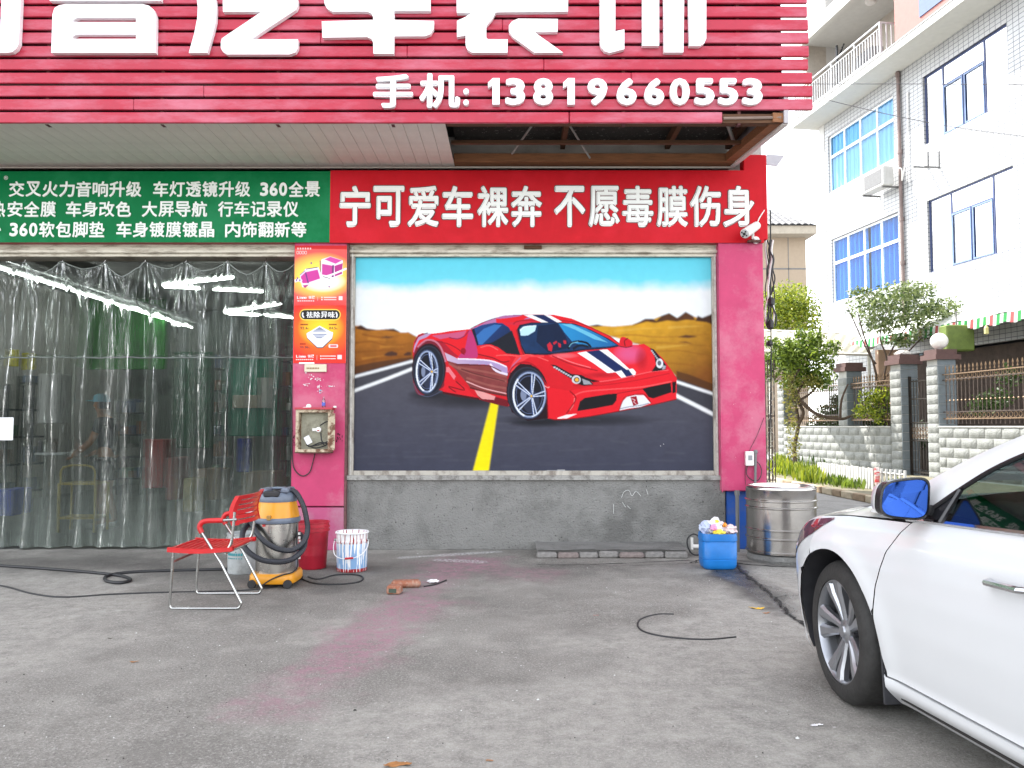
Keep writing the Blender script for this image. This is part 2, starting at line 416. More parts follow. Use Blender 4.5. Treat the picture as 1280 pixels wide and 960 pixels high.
# ------------------------------------------------------------------ ground
def ground_mat(name, base, spec_l, near=False):
    m = bpy.data.materials.new(name); m.use_nodes = True; N = m.node_tree.nodes; L = m.node_tree.links; b = N['Principled BSDF']
    tc = N.new('ShaderNodeTexCoord')
    def nz(s, d=6, r=.6, st=None):
        n = N.new('ShaderNodeTexNoise'); n.inputs['Scale'].default_value = s; n.inputs['Detail'].default_value = d; n.inputs['Roughness'].default_value = r
        L.new(tc.outputs['Object'], n.inputs[0]); return n.outputs['Fac']
    def rg(src, a, b_, lo, hi):
        r = N.new('ShaderNodeMapRange'); r.inputs[1].default_value = a; r.inputs[2].default_value = b_; r.inputs[3].default_value = lo; r.inputs[4].default_value = hi; L.new(src, r.inputs[0]); return r.outputs[0]
    def mix(f, a, b_):
        x = N.new('ShaderNodeMix'); x.data_type = 'RGBA'
        L.new(f, x.inputs[0]) if not isinstance(f, float) else setattr(x.inputs[0], 'default_value', f)
        for k, v in ((6, a), (7, b_)):
            if isinstance(v, tuple): x.inputs[k].default_value = (*v, 1)
            else: L.new(v, x.inputs[k])
        return x.outputs[2]
    c = mix(rg(nz(.7, 8, .65), .35, .65, 0, 1), tuple(v*.82 for v in base), tuple(v*1.15 for v in base))
    c = mix(rg(nz(3.2, 8, .7), .50, .66, 0, .45), c, tuple(v*1.7 for v in base))
    c = mix(rg(nz(2.1, 8, .7), .56, .72, 0, .5), c, tuple(v*.6 for v in base))
    c = mix(rg(nz(70, 4, .85), .50, .66, 0, .75), c, (.50, .485, .45))
    c = mix(rg(nz(120, 3, .85), .54, .64, 0, .7), c, (.06, .058, .055))
    c = mix(rg(nz(1.1, 10, .75), .52, .60, 0, .35), c, tuple(v*.62 for v in base))
    c = mix(rg(nz(28, 3, .6), .70, .74, 0, .8), c, (.58, .57, .55))
    if near:
        def at(n):
            a = N.new('ShaderNodeAttribute'); a.attribute_name = n; return a.outputs['Fac']
        def mul(a, b_):
            x = N.new('ShaderNodeMath'); x.operation = 'MULTIPLY'; x.use_clamp = True; L.new(a, x.inputs[0]); L.new(b_, x.inputs[1]); return x.outputs[0]
        c = mix(mul(at('light'), rg(nz(9, 10, .85), .36, .62, .0, .95)), c, (.46, .44, .40))
        c = mix(mul(at('damp_shade'), rg(nz(5, 6, .7), .3, .6, .6, 1)), c, (.045, .043, .04))
        c = mix(mul(at('pink'), rg(nz(11, 10, .8), .40, .58, .08, .9)), c, (.35, .19, .235))
        c = mix(at('crack'), c, (.02, .02, .02))
        c = mix(mul(at('chalk'), rg(nz(40, 5, .8), .48, .54, 0, 1)), c, (.7, .7, .7))
    L.new(c, b.inputs['Base Color']); b.inputs['Roughness'].default_value = .85; b.inputs['Specular IOR Level'].default_value = .3
    if near: L.new(rg(at('wet'), 0, 1, .85, .18), b.inputs['Roughness'])
    bp = N.new('ShaderNodeBump'); bp.inputs['Strength'].default_value = .8; bp.inputs['Distance'].default_value = .009
    ad = N.new('ShaderNodeMath'); ad.operation = 'ADD'; L.new(nz(90, 6, .8), ad.inputs[0]); L.new(nz(12, 6, .7), ad.inputs[1]); L.new(ad.outputs[0], bp.inputs['Height'])
    L.new(bp.outputs[0], b.inputs['Normal'])
    return m
base_c = (.228, .215, .194)
b = MB()
xs = [-400, -60, -20, -8, 0, 8, 20, 60, 400]; ys = [-400, -60, -20, -4, 6, 14, 30, 80, 500]
b.add([(x, y, -.006) for x in xs for y in ys], [(i*9+j, (i+1)*9+j, (i+1)*9+j+1, i*9+j+1) for i in range(8) for j in range(8)])
struct('ground', b, ground_mat('ground_concrete', (.21, .205, .20), 0), recalc=False)
# forecourt: fine sheet carrying stains and cracks, plus a painted shade gradient under the canopy
def polyd(X, Y, pts):
    d = np.full(X.shape, 1e9)
    for (ax, ay), (bx, by) in zip(pts[:-1], pts[1:]):
        t = np.clip(((X-ax)*(bx-ax)+(Y-ay)*(by-ay))/((bx-ax)**2+(by-ay)**2+1e-9), 0, 1)
        d = np.minimum(d, np.hypot(X-ax-t*(bx-ax), Y-ay-t*(by-ay)))
    return d
def sm(e0, e1, x): t = np.clip((x-e0)/(e1-e0), 0, 1); return t*t*(3-2*t)
gx = np.concatenate([np.linspace(-8, -4.4, 40), np.linspace(-4.38, 3.6, 380)]); gy = np.linspace(1.9, 8.69, 330)
XX, YY = np.meshgrid(gx, gy)
ZZ = .002 + .006*fbm(XX, YY, .9, 4, 5)*sm(8.6, 8.0, YY) - .0
GP = lambda *l: [tuple(G(x, y)[:2]) for x, y in l]
wob = fbm(XX, YY, 2.2, 5, 11)
dp = polyd(XX, YY, GP((612, 703), (560, 716), (520, 748), (470, 790), (428, 830), (385, 858)))
pink = sm(.42, .02, dp + .45*wob)*.95
pink = np.maximum(pink, .55*sm(.5, .1, polyd(XX, YY, GP((560, 700), (660, 720)))+.35*wob))
crack = GP((918, 705), (935, 722), (957, 738), (972, 752), (985, 768), (1003, 780), (1030, 800))
wc = .03*fbm(XX, YY, 6, 3, 2)
dc = polyd(XX, YY, crack)
crk = sm(.028, .008, np.abs(dc+wc))*sm(-.1, 0, .3-dc)
crk = np.maximum(crk, sm(.02, .006, np.abs(polyd(XX, YY, GP((905, 703), (880, 700), (830, 702), (740, 706), (672, 706)))+wc*.6)))
crk = np.maximum(crk, .7*sm(.012, .003, np.abs(polyd(XX, YY, GP((970, 748), (1010, 745), (1040, 752)))+wc*.7)))
damp_shade = np.maximum(sm(.3, .05, polyd(XX, YY, GP((905, 700), (925, 725), (945, 742), (975, 760)))+.22*wob), .8*sm(.22, .02, polyd(XX, YY, GP((900, 700), (1010, 708)))+.2*wob))
damp_shade = np.maximum(damp_shade, .55*sm(.7, .0, polyd(XX, YY, GP((-60, 700), (180, 705), (420, 735)))+.5*wob))  # curtain-foot band: canopy shade painted into the concrete
damp_shade = np.maximum(damp_shade, .35*sm(.8, .1, polyd(XX, YY, GP((430, 715), (700, 712), (860, 712)))+.6*wob))  # wall-foot band: more canopy shade painted in
light = sm(.0, .3, fbm(XX, YY, .55, 5, 21)+.38*sm(6.0, 3.5, YY)-.12)*.75  # pale patches, raised toward the camera where open light is painted in
w1 = fbm(XX*2.2, YY*.8, .9, 4, 33); light = np.maximum(light, sm(.18, .5, w1)*.5*sm(7.5, 5, YY))
# newer pale slab right of the crack
cr = np.array(crack); side = np.interp(YY, cr[::-1, 1], cr[::-1, 0]); slab = sm(0, .03, XX+wc-side)*sm(4.9, 5.0, YY)
light = np.maximum(light*(1-slab), slab*.62)
chalk = np.maximum(.8*sm(.10, .03, polyd(XX, YY, GP((505, 697), (620, 690)))+.05*wob), .7*sm(.08, .03, polyd(XX, YY, GP((548, 700), (600, 703)))+.05*wob))
for a_ in ((0, 0), (1, 0), (2, 0)): pass
jt = np.abs(polyd(XX, YY, GP((0, 782), (160, 763)))+wc*.5); light = np.maximum(light, .9*sm(.05, .02, jt))
h_, w_ = XX.shape
me = bpy.data.meshes.new('forecourt')
V = np.stack([XX, YY, ZZ], -1).reshape(-1, 3); idx = np.arange(h_*w_).reshape(h_, w_)
F_ = np.stack([idx[:-1, :-1], idx[:-1, 1:], idx[1:, 1:], idx[1:, :-1]], -1).reshape(-1, 4)
me.vertices.add(len(V)); me.vertices.foreach_set('co', V.ravel()); me.loops.add(F_.size); me.loops.foreach_set('vertex_index', F_.ravel().astype(np.int32))
me.polygons.add(len(F_)); me.polygons.foreach_set('loop_start', (np.arange(len(F_))*4).astype(np.int32)); me.update(calc_edges=True); me.shade_smooth()
wet = sm(.22, .06, polyd(XX, YY, GP((915, 708), (935, 726), (960, 745), (985, 762)))+.20*wob)
damp_shade = np.maximum(damp_shade, .8*wet)
for nme, arr in dict(wet=wet, pink=pink, crack=crk, damp_shade=damp_shade, light=light, chalk=chalk).items():
    a_ = me.attributes.new(nme, 'FLOAT', 'POINT'); a_.data.foreach_set('value', np.clip(arr, 0, 1).astype(np.float32).ravel())
me.materials.append(ground_mat('forecourt_concrete', base_c, 0, near=True))
pav = link('pavement', me); pav['kind'] = 'structure'
def crack_mesh(pts, w, seed):
    r = random.Random(seed); q = cr_pts([G(x, y)+Vector((0, 0, .008)) for x, y in pts], 10); m = MB(); L_, R_ = [], []
    for i, p in enumerate(q):
        t = (q[min(i+1, len(q)-1)]-q[max(i-1, 0)]).normalized(); n = Vector((-t.y, t.x, 0)); j = n*r.uniform(-.02, .02)
        ww = w*r.uniform(.35, 1.3); L_.append(p+j+n*ww/2); R_.append(p+j-n*ww/2)
    k = len(q); m.add(L_+R_, [(i, i+1, k+i+1, k+i) for i in range(k-1)]); return m
for pts, w, sd in ((((905, 701), (918, 705), (935, 722), (957, 738), (972, 752), (985, 768), (1003, 780), (1030, 800)), .022, 1), (((970, 748), (990, 745), (1015, 747)), .008, 2), (((862, 704), (885, 700), (910, 703), (940, 707), (1000, 710)), .03, 3), (((672, 709), (700, 708), (760, 708.5), (840, 706), (875, 704)), .012, 4), (((436, 687.5), (520, 688), (600, 687.2), (672, 688)), .012, 5)):
    part('crack', crack_mesh(pts, w, sd), mat('crack_dark', (.015, .014, .013), .9), pav, recalc=False)

# lane between shop and fence: asphalt strip with pale patches
lane = MB()
f0 = lambda Y: 12.37-.115*Y
lane.add([(3.6, -10, .0), (f0(-10)-2.0, -10, 0), (f0(34)-1.1, 34, 0), (3.1, 34, 0), (3.1, 8.7, 0), (3.6, 8.69, 0)], [(0, 1, 2, 3, 4, 5)])
struct('lane', lane, ground_mat('lane_concrete', (.26, .255, .245), 0), recalc=False)

# ------------------------------------------------------------------ the shop building
shop = empty('shop_building', (0, D, 0), 'shop building with magenta pillars, one wide open bay and one walled bay', 'building')
XL = -9.0; XR = PX(957, 400, D); HT = 18.5
wallm = dirty('shop_wall_paint', (.5, .48, .45), (.25, .23, .2), .5, 1.0, .8)
m = MB()
m.bb((XL, D+.02, PZ(211, D)+.12), (XR-.01, D+.3, HT)); m.bb((-24, D+.02, 0), (XL-.01, D+.3, HT))              # wall above the signs; left run unseen, added to keep the forecourt shaded
m.bb((XR-.3, D+.3, 0), (XR-.02, D+10, HT)); m.bb((XL, D+.3, 0), (XL+.2, D+11, HT))
m.bb((XL, D+10, 0), (XR-.02, D+10.3, HT)); m.bb((XL+.2, D+.3, HT-.3), (XR-.3, D+10, HT))
part('upper_wall', m, wallm, shop)
zt = PZ(303, D); zb = PZ(321, D)
m = MB(); m.bb((XL, D-.02, zb), (XR-.5, D+.25, zt)); m.bb((XL, D-.055, zb+.035), (XR-.5, D-.02, zb+.06)); m.bb((XL, D-.035, zt-.055), (XR-.5, D-.021, zt-.015))
part('shutter_housing', m, cream, shop)
# ceiling slab of the bay, floor inside
m = MB(); m.bb((XL+.2, D+.25, 3.95), (XR-.3, D+10, 4.1)); part('bay_ceiling', m, mat('bay_ceiling', (.25, .25, .24), .9), shop)
# left (posters) pillar
lx0, lx1 = PX(366, 450, D-.1), PX(434, 450, D-.1)
m = MB(); m.bbox_bevel((lx0, D-.1, PZ(633, D-.1)), (lx1-.02, D+.35, zt-.02), .008); pil = part('pillar', m, magenta, shop, label='magenta pillar carrying the posters and the meter box')
m = MB(); m.bbox_bevel((lx0, D-.098, 0), (lx1-.02, D+.34, PZ(634.5, D-.1)), .008); part('pillar_base', m, magenta2, shop)
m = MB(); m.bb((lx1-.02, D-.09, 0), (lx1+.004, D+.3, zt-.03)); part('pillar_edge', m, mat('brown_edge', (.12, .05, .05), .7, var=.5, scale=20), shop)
# right pillar: pink box panel above, blue post below
rx0, rx1 = PX(900, 450, D-.12), PX(956, 450, D-.12)
m = MB(); m.bbox_bevel((rx0, D-.12, PZ(614, D-.12)), (rx1, D+.3, zt-.02), .01); m.bb((rx0+.0, D-.125, PZ(614, D)-.0), (rx0+.012, D-.12, zt-.03))
part('pillar', m, magenta, shop, label='plain bright pink pillar at the lane corner')
m = MB(); m.bbox_bevel((PX(908, 650, D-.02), D-.02, 0), (PX(940, 650, D-.02), D+.3, PZ(613, D)), .01)
part('pillar_base', m, dirty('blue_post', (.02, .09, .38), (.10, .12, .2), .5, 4, .45), shop, label='blue metal post under the pink pillar')
# sill wall under the mural, with a rough ledge
sx0, sx1 = lx1+.004, PX(905, 640, D)
m = MB()
def sillf(u, v):
    x = sx0+(sx1-sx0)*u; z = PZ(598, D)*v
    return (x, D-.04-.006*mnoise.noise(Vector((x*3, 0, z*3)))-.003*mnoise.noise(Vector((x*14, 4, z*14))), z)
m.grid(sillf, 160, 40); m.bb((sx0, D-.036, 0.01), (sx1, D+.22, PZ(599, D)))
sillm = dirty('sill_render', (.23, .226, .215), (.13, .127, .12), .8, 1.4, .9, bump=1.0, bscale=55, fine=((.05, .05, .045), 46, .66))
part('sill_wall', m, sillm, shop)
m = MB()
for pts in (((777, 622), (780, 615), (786, 613), (790, 620), (795, 614), (801, 620)), ((784, 632), (788, 636)), ((778, 628), (782, 634)), ((767, 630), (767, 642)), ((808, 612), (810, 618)), ((762, 686), (768, 685))):
    m.tube(cr_pts([P(x, y, D-.049) for x, y in pts], 4), .0022, 4)
part('chalk_scribble', m, mat('chalk', (.7, .7, .68), .9), shop)
m = MB(); m.bb((sx0, D-.075, PZ(600, D-.07)), (sx1, D+.2, PZ(594.5, D-.07))); part('sill_ledge', m, dirty('sill_ledge', (.34, .33, .31), (.1, .09, .08), .7, 9, .9, bump=.8, bscale=60), shop)
m = MB(); m.bb((sx1, D-.03, 0), (rx0+.06, D+.2, PZ(594, D))); part('corner_strip', m, mat('dark_strip', (.09, .085, .08), .8, var=.3), shop)
# low step of broken concrete edged with brick along the foot of the wall
st0, st1 = G(672, 706).x, G(872, 706).x
m = MB()
def stepf(u, v):
    x = st0+(st1-st0)*u; y = 8.10+(D-.03-8.10)*v - .02*mnoise.noise(Vector((x*5, 1, 0)))*(v < .5); return (x, y, .085+.008*mnoise.noise(Vector((x*6, y*6, 2))))
m.grid(stepf, 60, 12)
struct('step', m, sillm, recalc=False)
m = MB(); m.bb((st0+.02, 8.14, 0), (st1-.02, D-.04, .078)); o = struct('step_core', m, conc); 
xx = st0; k = 0
brk = [mat('kerb_brick_red', (.19, .155, .145), .9, var=.4, scale=12, bump=.6), mat('kerb_brick_grey', (.2, .19, .18), .9, var=.4, scale=12, bump=.6)]
while xx < st1-.08:
    w = random.uniform(.19, .26); w = min(w, st1-xx)
    m = MB(); m.bbox_bevel((0, -.05, 0), (w-.005, .03, random.uniform(.060, .082)), random.uniform(.008, .022))
    link('brick', mesh(m, 'brick', brk[k % 3 != 1 and 1 or 0], True), o, Matrix.Translation((xx, 8.12+random.uniform(-.012, .012), 0)) @ Matrix.Rotation(random.uniform(-.05, .05), 4, 'Z')); xx += w; k += 1

# soffit panels and trim
zs = PZ(210.5, D)
zo = PZ(154, FY)
sofm = dirty('soffit_panel', (.74, .71, .64), (.60, .57, .51), .5, 1.3, .55)
x = PX(569, 210, D); step = .134; k = 0
tmpl = MB(); tmpl.bbox_bevel((0, FY+.03, 0), (step-.003, D-.03, .012), .0015); me_s = mesh(tmpl, 'soffit_panel', sofm)
while x > XL+.2:
    x -= step
    link('soffit_panel', me_s, shop, worldm(shop).inverted() @ Matrix.Translation((x, 0, zs)))
m = MB(); m.bb((XL, FY+.02, zs+.013), (PX(569, 210, D)-.01, D-.02, zs+.02)); part('soffit_backing', m, dark, shop)
m = MB(); m.bb((XL, D-.05, zs-.012), (PX(913, 210, D), D-.012, zs+.012)); part('soffit_trim', m, mat('white_trim', (.6, .57, .52), .5), shop)
# the open, unlined end of the canopy
ex1 = PX(984, 152, FY); ex0 = PX(913, 210, D)
m = MB(); m.bb((PX(569, 210, D), FY+.1, zs+.32), (ex1-.08, D+.01, zs+.34))
part('canopy_deck', m, mat('scabby_board', (.05, .045, .04), .95, col2=(.35, .33, .3), scale=26, thr=(.6, .68), bump=1), shop)
for ya, yb, za, zb_, mm in ((D-.2, D-.05, zs, zs+.10, wood), (D-.60, D-.555, zs+.06, zs+.10, woodd), (FY+.06, FY+.16, zs+.02, zs+.10, woodd)):
    m = MB(); m.bb((PX(569, 210, D)+.0, ya, za+.005), (ex1-.12, yb, zb_)); part('beam', m, mm, shop)
for xx in (PX(700, 190, D), PX(830, 190, D), PX(905, 190, D)):
    m = MB(); m.bb((xx, FY+.12, zs+.2), (xx+.05, D-.04, zs+.3)); part('beam', m, woodd, shop)
for (a, b_) in (((PX(640, 195, D), D-.25, zs+.08), (PX(695, 170, FY), FY+.3, zs+.30)), ((PX(735, 195, D), D-.2, zs+.05), (PX(690, 170, FY), FY+.3, zs+.30))):
    m = MB(); m.tube([a, ((a[0]+b_[0])/2, (a[1]+b_[1])/2, (a[2]+b_[2])/2+.05), b_], .012, 6); part('strut', m, mat('grey_rod', (.3, .3, .28), .6), shop)
m = MB(); m.tube([(PX(912, 190, D), D-.3, zs+.08), (PX(918, 165, FY), FY+.4, zs+.28)], .02, 6); part('strut', m, MATS['grey_rod'], shop)
# slanted end frame
m = MB(); a = Vector((ex1, FY+.02, zs)); c_ = Vector((ex0, D-.02, zs)); d_ = (c_-a).normalized(); n_ = Vector((d_.y, -d_.x, 0))
def slab(p, q, w0, w1, z0, z1):
    m_ = MB(); m_.add([p+n_*w0+Vector((0,0,z0)), q+n_*w0+Vector((0,0,z0)), q+n_*w1+Vector((0,0,z0)), p+n_*w1+Vector((0,0,z0)), p+n_*w0+Vector((0,0,z1)), q+n_*w0+Vector((0,0,z1)), q+n_*w1+Vector((0,0,z1)), p+n_*w1+Vector((0,0,z1))], [(0,1,2,3),(4,7,6,5),(0,4,5,1),(1,5,6,2),(2,6,7,3),(3,7,4,0)]); return m_
if n_.x > 0: n_ = -n_
part('end_beam', slab(a, c_, .03, .13, .012, .10), wood, shop)
part('end_trim', slab(a, c_, -.02, .028, -.01, .03), mat('white_end_trim', (.7, .68, .66), .4), shop)
part('end_cladding', slab(a, c_, -.022, .02, .032, .36), mat('grey_cladding', (.4, .38, .4), .5), shop)
m = MB(); m.bb((XL, FY+.03, zs+.36), (ex0+.1, D+.02, zs+.44)); part('canopy_roof', m, dark, shop)

# ------------------------------------------------------------------ fascia sign: red slats with raised letters
fascia = empty('fascia_sign', (0, FY, zo), 'big shop fascia of weathered red slats, sky sheen painted on, with large white characters and a phone number', 'shop sign')
pitch = PZ(89, FY)-PZ(105.65, FY); sh = pitch*.80
z_first = PZ(137, FY)
jag = [PX(1015.5, 100, FY)]*3+[PX(1011, 60, FY)]*3+[PX(1010.5, 30, FY)]*12
k = 0
def slat(x0, x1, z0, y=FY):
    m_ = MB(); m_.bbox_bevel((x0, y, z0), (x1, y+.035, z0+sh), .006); return part('slat', m_, redslat, fascia)
slat(XL, PX(711, 146, FY), z_first-pitch+.002, FY-.003); slat(PX(712, 146, FY), PX(903, 146, FY), z_first-pitch+.004, FY)
for k in range(18):
    z0 = z_first+k*pitch
    cuts = [XL]+sorted(random.uniform(-5, 2) for _ in range(1))+[jag[k]+random.uniform(-.006, .006)]
    for a_, b_ in zip(cuts[:-1], cuts[1:]): slat(a_, b_-.002, z0+random.uniform(-.002, .002), FY+random.uniform(-.002, .003))
m = MB(); m.bb((XL, FY+.12, z_first-pitch*.5), (ex1, FY+.14, z_first+18*pitch)); part('backing', m, mat('fascia_void', (.03, .012, .014), .9), fascia)
for x in np.arange(-5.5, 2.6, 1.09):
    m = MB(); m.bb((x, FY+.04, z_first-pitch), (x+.03, FY+.11, z_first+18*pitch)); part('batten', m, mat('batten', (.10, .03, .03), .7), fascia)
m = MB(); m.bb((PX(903, 150, FY)+.01, FY+.03, PZ(152, FY)), (ex1-.0, FY+.07, PZ(141, FY))); part('bare_beam', m, woodd, fascia)
m = MB(); m.tube([(PX(905, 146, FY), FY+.02, PZ(147, FY)), (ex1-.05, FY+.02, PZ(146, FY))], .014, 6); part('pipe', m, mat('rusty_pipe', (.22, .16, .13), .6), fascia)
m = MB(); m.bb((ex1-.03, FY-.01, PZ(154, FY)), (ex1+.01, FY+.05, PZ(138, FY))); part('end_cap', m, MATS['grey_cladding'], fascia)
LY = FY-.055
def fx(pts): return [(PX(x, y, LY), PZ(y, LY, x)) for x, y in pts]
TITLE = [
 [[(2.5,-14),(25.9,-14),(25.7,0),(23.2,55),(20,61),(15,65),(8,66),(-22,66),(-22,45),(-2,45),(0,44)]],
 [[(64,66),(65.5,18),(68,10),(74,6.5),(82,5),(178,5),(186,7),(192,12),(195,20),(194.5,66)],[(90,27.5),(92,24),(97,22.3),(170,22.3),(170,27.5)],[(89.5,48.5),(91,45),(96,43),(170,43),(170,48.5)]],
 [[(62,1),(62,-14),(90,-14),(80,-38),(104,-38),(112,-14),(146,-14),(152,-38),(176,-38),(168,-14),(201,-14),(201,1)]],
 [[(269.6,0),(270.4,10),(269.6,26),(266,41),(259,66),(236,66),(243,41),(246.7,22),(247.2,9),(246,0),(243,-14),(266,-14)]],
 [[(278.2,-12),(278.7,14.6),(327,14.6),(306.5,28.4),(286,42),(277.3,48),(276,53),(276,60),(279,65),(284,67.9),(361.5,67.9),(369,65.3),(372.3,60),(372.3,49),(314.3,49),(330.6,37.8),(370,12),(372.3,7),(372.3,0),(370,-7),(364,-12)]],
 [[(405,-14),(405,0),(406,5.3),(409,10.6),(415,14.3),(459,14.3),(464.4,16.6),(466.4,21),(466.4,24.8),(402.2,26.5),(403,47),(459,46.2),(464.4,48.5),(466.4,53),(466.8,67),(492.3,67),(492.7,45.2),(530.8,45.2),(538,42.5),(542,36),(542.5,26),(492.7,24.8),(492.7,13.7),(538,13.7),(538,-7),(492,-7),(492,-30),(466,-30),(466,-14)]],
 [[(570.6,-7),(571,16),(589,16),(582,21),(571.2,26),(571.2,46.2),(582,44),(582,56),(584.5,62),(590,65.7),(634.3,65.7),(634.7,49),(610,49),(607.8,47),(607.8,32),(615,24),(619.7,15.3),(710,14.3),(710.3,-7)]],
 [[(647.6,23.2),(640,26.6),(636,32),(636.3,40),(641.6,46.5),(668,65.7),(704,65.7),(667.5,39.8),(697,39.8),(697.4,23.6)]],
 [[(749.8,-14),(750,53.4),(751.6,59),(755.9,64),(762,66),(780.5,61.2),(780.5,36.6),(769.2,39),(769.2,-14)]],
 [[(803,-22),(803,57),(824,57),(824,-6),(829.5,-4),(830,65.4),(854.3,65.4),(855.3,-5),(860.5,-3),(861.8,57.4),(874.7,57.4),(880.3,54),(882.9,48),(882.9,-16),(878,-22)]],
]
for st in TITLE:
    m = MB(); q = [fx(p) for p in st]; m.prism(q[0], LY, FY-.004, q[1:]); part('character', m, white_sh, fascia)
for ch, x0, x1, y0, y1 in (('手', 466, 516, 92, 134), ('机', 524, 575, 91, 134), (':', 579, 586, 110, 131)):
    put_char(ch, PX(x0, 110, LY), PX(x1, 110, LY), PZ(y1, LY), PZ(y0, LY), FY-.03, white_sh, fascia, .030, .02)
for ch, xc in zip('13819660553', (618, 644, 679, 712, 747, 783.5, 818, 850, 881, 910.5, 941)):
    if ch == '1':
        m = MB(); m.prism(fx([(xc-2, 97.5), (xc+6.5, 97.5), (xc+6.5, 130.5), (xc-2.5, 130.5), (xc-2.5, 107), (xc-8, 109.5), (xc-8, 103)]), LY, FY-.004); part('character', m, white_sh, fascia); continue
    w = 25
    put_char(ch, PX(xc-w/2, 110, LY), PX(xc+w/2, 110, LY), PZ(130.5, LY), PZ(97, LY), FY-.03, white_sh, fascia, .040, .02)

# ------------------------------------------------------------------ banners
def banner(name, x0, x1, y0, y1, label, m, y=D-.14):
    e = empty(name, (PX((x0+x1)/2, y1, y), y, PZ(y1, y)), label, 'banner')
    b_ = MB(); X0, X1, Z0, Z1 = PX(x0, y1, y), PX(x1, y1, y), PZ(y1, y), PZ(y0, y)
    b_.grid(lambda u, v: (X0+(X1-X0)*u, y-.0025*mnoise.noise(Vector((u*14, v*2, 3)))-.002*math.sin(u*40)*math.sin(v*3), Z0+(Z1-Z0)*v), 120, 12)
    part('sheet', b_, m, e, recalc=False, smooth=True)
    f = MB(); f.bb((X0, y+.006, Z0+.003), (X1, D+.015, Z1)); part('light_box', f, mat('banner_box', (.35, .03, .04), .5), e)
    return e
bg_g = dirty('green_vinyl', (.0, .15, .045), (.02, .22, .09), .5, 1.2, .4, bump=.03, bscale=5, spec=.1)
bg_r = dirty('red_vinyl', (.50, .008, .016), (.60, .015, .03), .5, 1.2, .4, bump=.03, bscale=5, spec=.1)
txt = mat('banner_text', (.80, .81, .78), .5, var=.05)
txto = mat('banner_text_outline', (.10, .02, .02), .5)
YB = D-.14
gb = banner('green_banner', -190, 412, 214, 303, 'green banner with three rows of white characters over the plastic curtain', bg_g)
rb = banner('red_banner', 412, 955, 213, 303.5, 'bright red banner with one row of tall white characters over the car mural', bg_r)
m = MB(); m.bbox_bevel((PX(925, 213, D), D-.13, zt+.0), (XR, D+.01, PZ(198, D)), .01); part('corner_box', m, bg_r, rb)
for ch, xc in zip('宁可爱车裸奔不愿毒膜伤身', (444, 486, 529, 572, 616, 658, 712, 755, 797, 840, 881.5, 923)):
    for off, mm, yy in ((.047, txto, YB-.007), (.028, txt, YB-.009)):
        g = 1.2 if mm is txto else 0
        put_char(ch, PX(xc-19.5-g, 258, YB), PX(xc+19.5+g, 258, YB), PZ(284+g, YB), PZ(232.5-g, YB), yy, mm, rb, off, .002, name='character' if mm is txt else 'character_outline')
ROWS = [(236.5, 19.5, [('交叉火力音响升级', 11, 178), ('车灯透镜升级', 191, 314), ('360全景', 325, 401)]),
        (261.5, 19.5, [('热', -12, 8), ('安全膜', 9, 71), ('车身改色', 82, 165), ('大屏导航', 177, 260), ('行车记录仪', 272, 374)]),
        (287, 19.5, [('·', -10, 6), ('360软包脚垫', 12, 132), ('车身镀膜镀晶', 145, 269), ('内饰翻新等', 281, 384)])]
for yc, hh, words in ROWS:
    for wd, x0, x1 in words:
        ws = [.58 if c in '360' else 1. for c in wd]; u = (x1-x0)/sum(ws); x = x0
        for c, w in zip(wd, ws):
            if c in '360': put_char(c, PX(x+.3, yc, YB), PX(x+w*u-1.2, yc, YB), PZ(yc+8.6, YB), PZ(yc-8.4, YB), YB-.008, txt, gb, .035, .002)
            elif c == '·': put_char(c, PX(-2, yc, YB), PX(1.5, yc, YB), PZ(yc+2, YB), PZ(yc-2, YB), YB-.008, txt, gb, .02, .002)
            else: put_char(c, PX(x+.6, yc, YB), PX(x+u*w-.9, yc, YB), PZ(yc+hh/2, YB), PZ(yc-hh/2, YB), YB-.008, txt, gb, .024, .002)
            x += w*u
put_char('®', PX(5.5, 222, YB), PX(10.5, 222, YB), PZ(225, YB), PZ(220, YB), YB-.008, txt, gb, .0, .001)
# ------------------------------------------------------------------ the mural
MY = D+.035
cv = Canvas(600, 358, 441, 319.5, 893.5, 590.5, 2)
A = lambda *l: [(x/2.6667+430, y/2.6667+310) for x, y in l]
B = lambda *l: [(x/4.572+430, y/4.572+390) for x, y in l]
Cc = lambda *l: [(x/4.571+620, y/4.571+380) for x, y in l]
RED = (222, 28, 40)
t = np.clip((cv.Y-(350+5*fbm(cv.X, cv.Y, .05, 4, 8)+4*np.exp(-((cv.X-500)/25)**2)))/14, 0, 1)[..., None]
sk = np.array(lin((112, 214, 233)))*(1-t)+np.array(lin((236, 241, 243)))*t
t2 = np.clip((cv.Y-320)/30, 0, 1)[..., None]; sk = sk*(1-.25*(1-t2)*np.array([1, .3, .2]))
cv.a[:] = sk*(1+.03*fbm(cv.X, cv.Y, .2)[..., None])
ROAD = (80, 79, 88)
cv.poly(A((33,420),(240,372),(620,380),(1100,430),(1240,440),(1240,760),(20,760),(20,420)), ROAD, grad=(640, 450, 640, 590, (62, 64, 80)), noise=.10)
cv.poly(A((20,262),(45,262),(56,259),(75,270),(110,275),(165,271),(188,284),(215,283),(242,298),(260,300),(250,385),(225,378),(33,428),(20,430)), (178,112,34), grad=(440, 410, 450, 470, (120, 66, 20)), noise=.25)
for l in (((60,290),(120,300),(190,296)),((35,320),(90,315),(160,330),(225,318)),((35,350),(110,345),(200,340)),((40,385),(120,372),(225,360))): cv.stroke(A(*l), 2.2, (120, 62, 14), w1=.6, alpha=.6)
for l in (((80,305),(140,310)),((120,332),(200,330)),((60,372),(140,360))): cv.stroke(A(*l), 3, (206, 142, 54), w1=.5, alpha=.35)
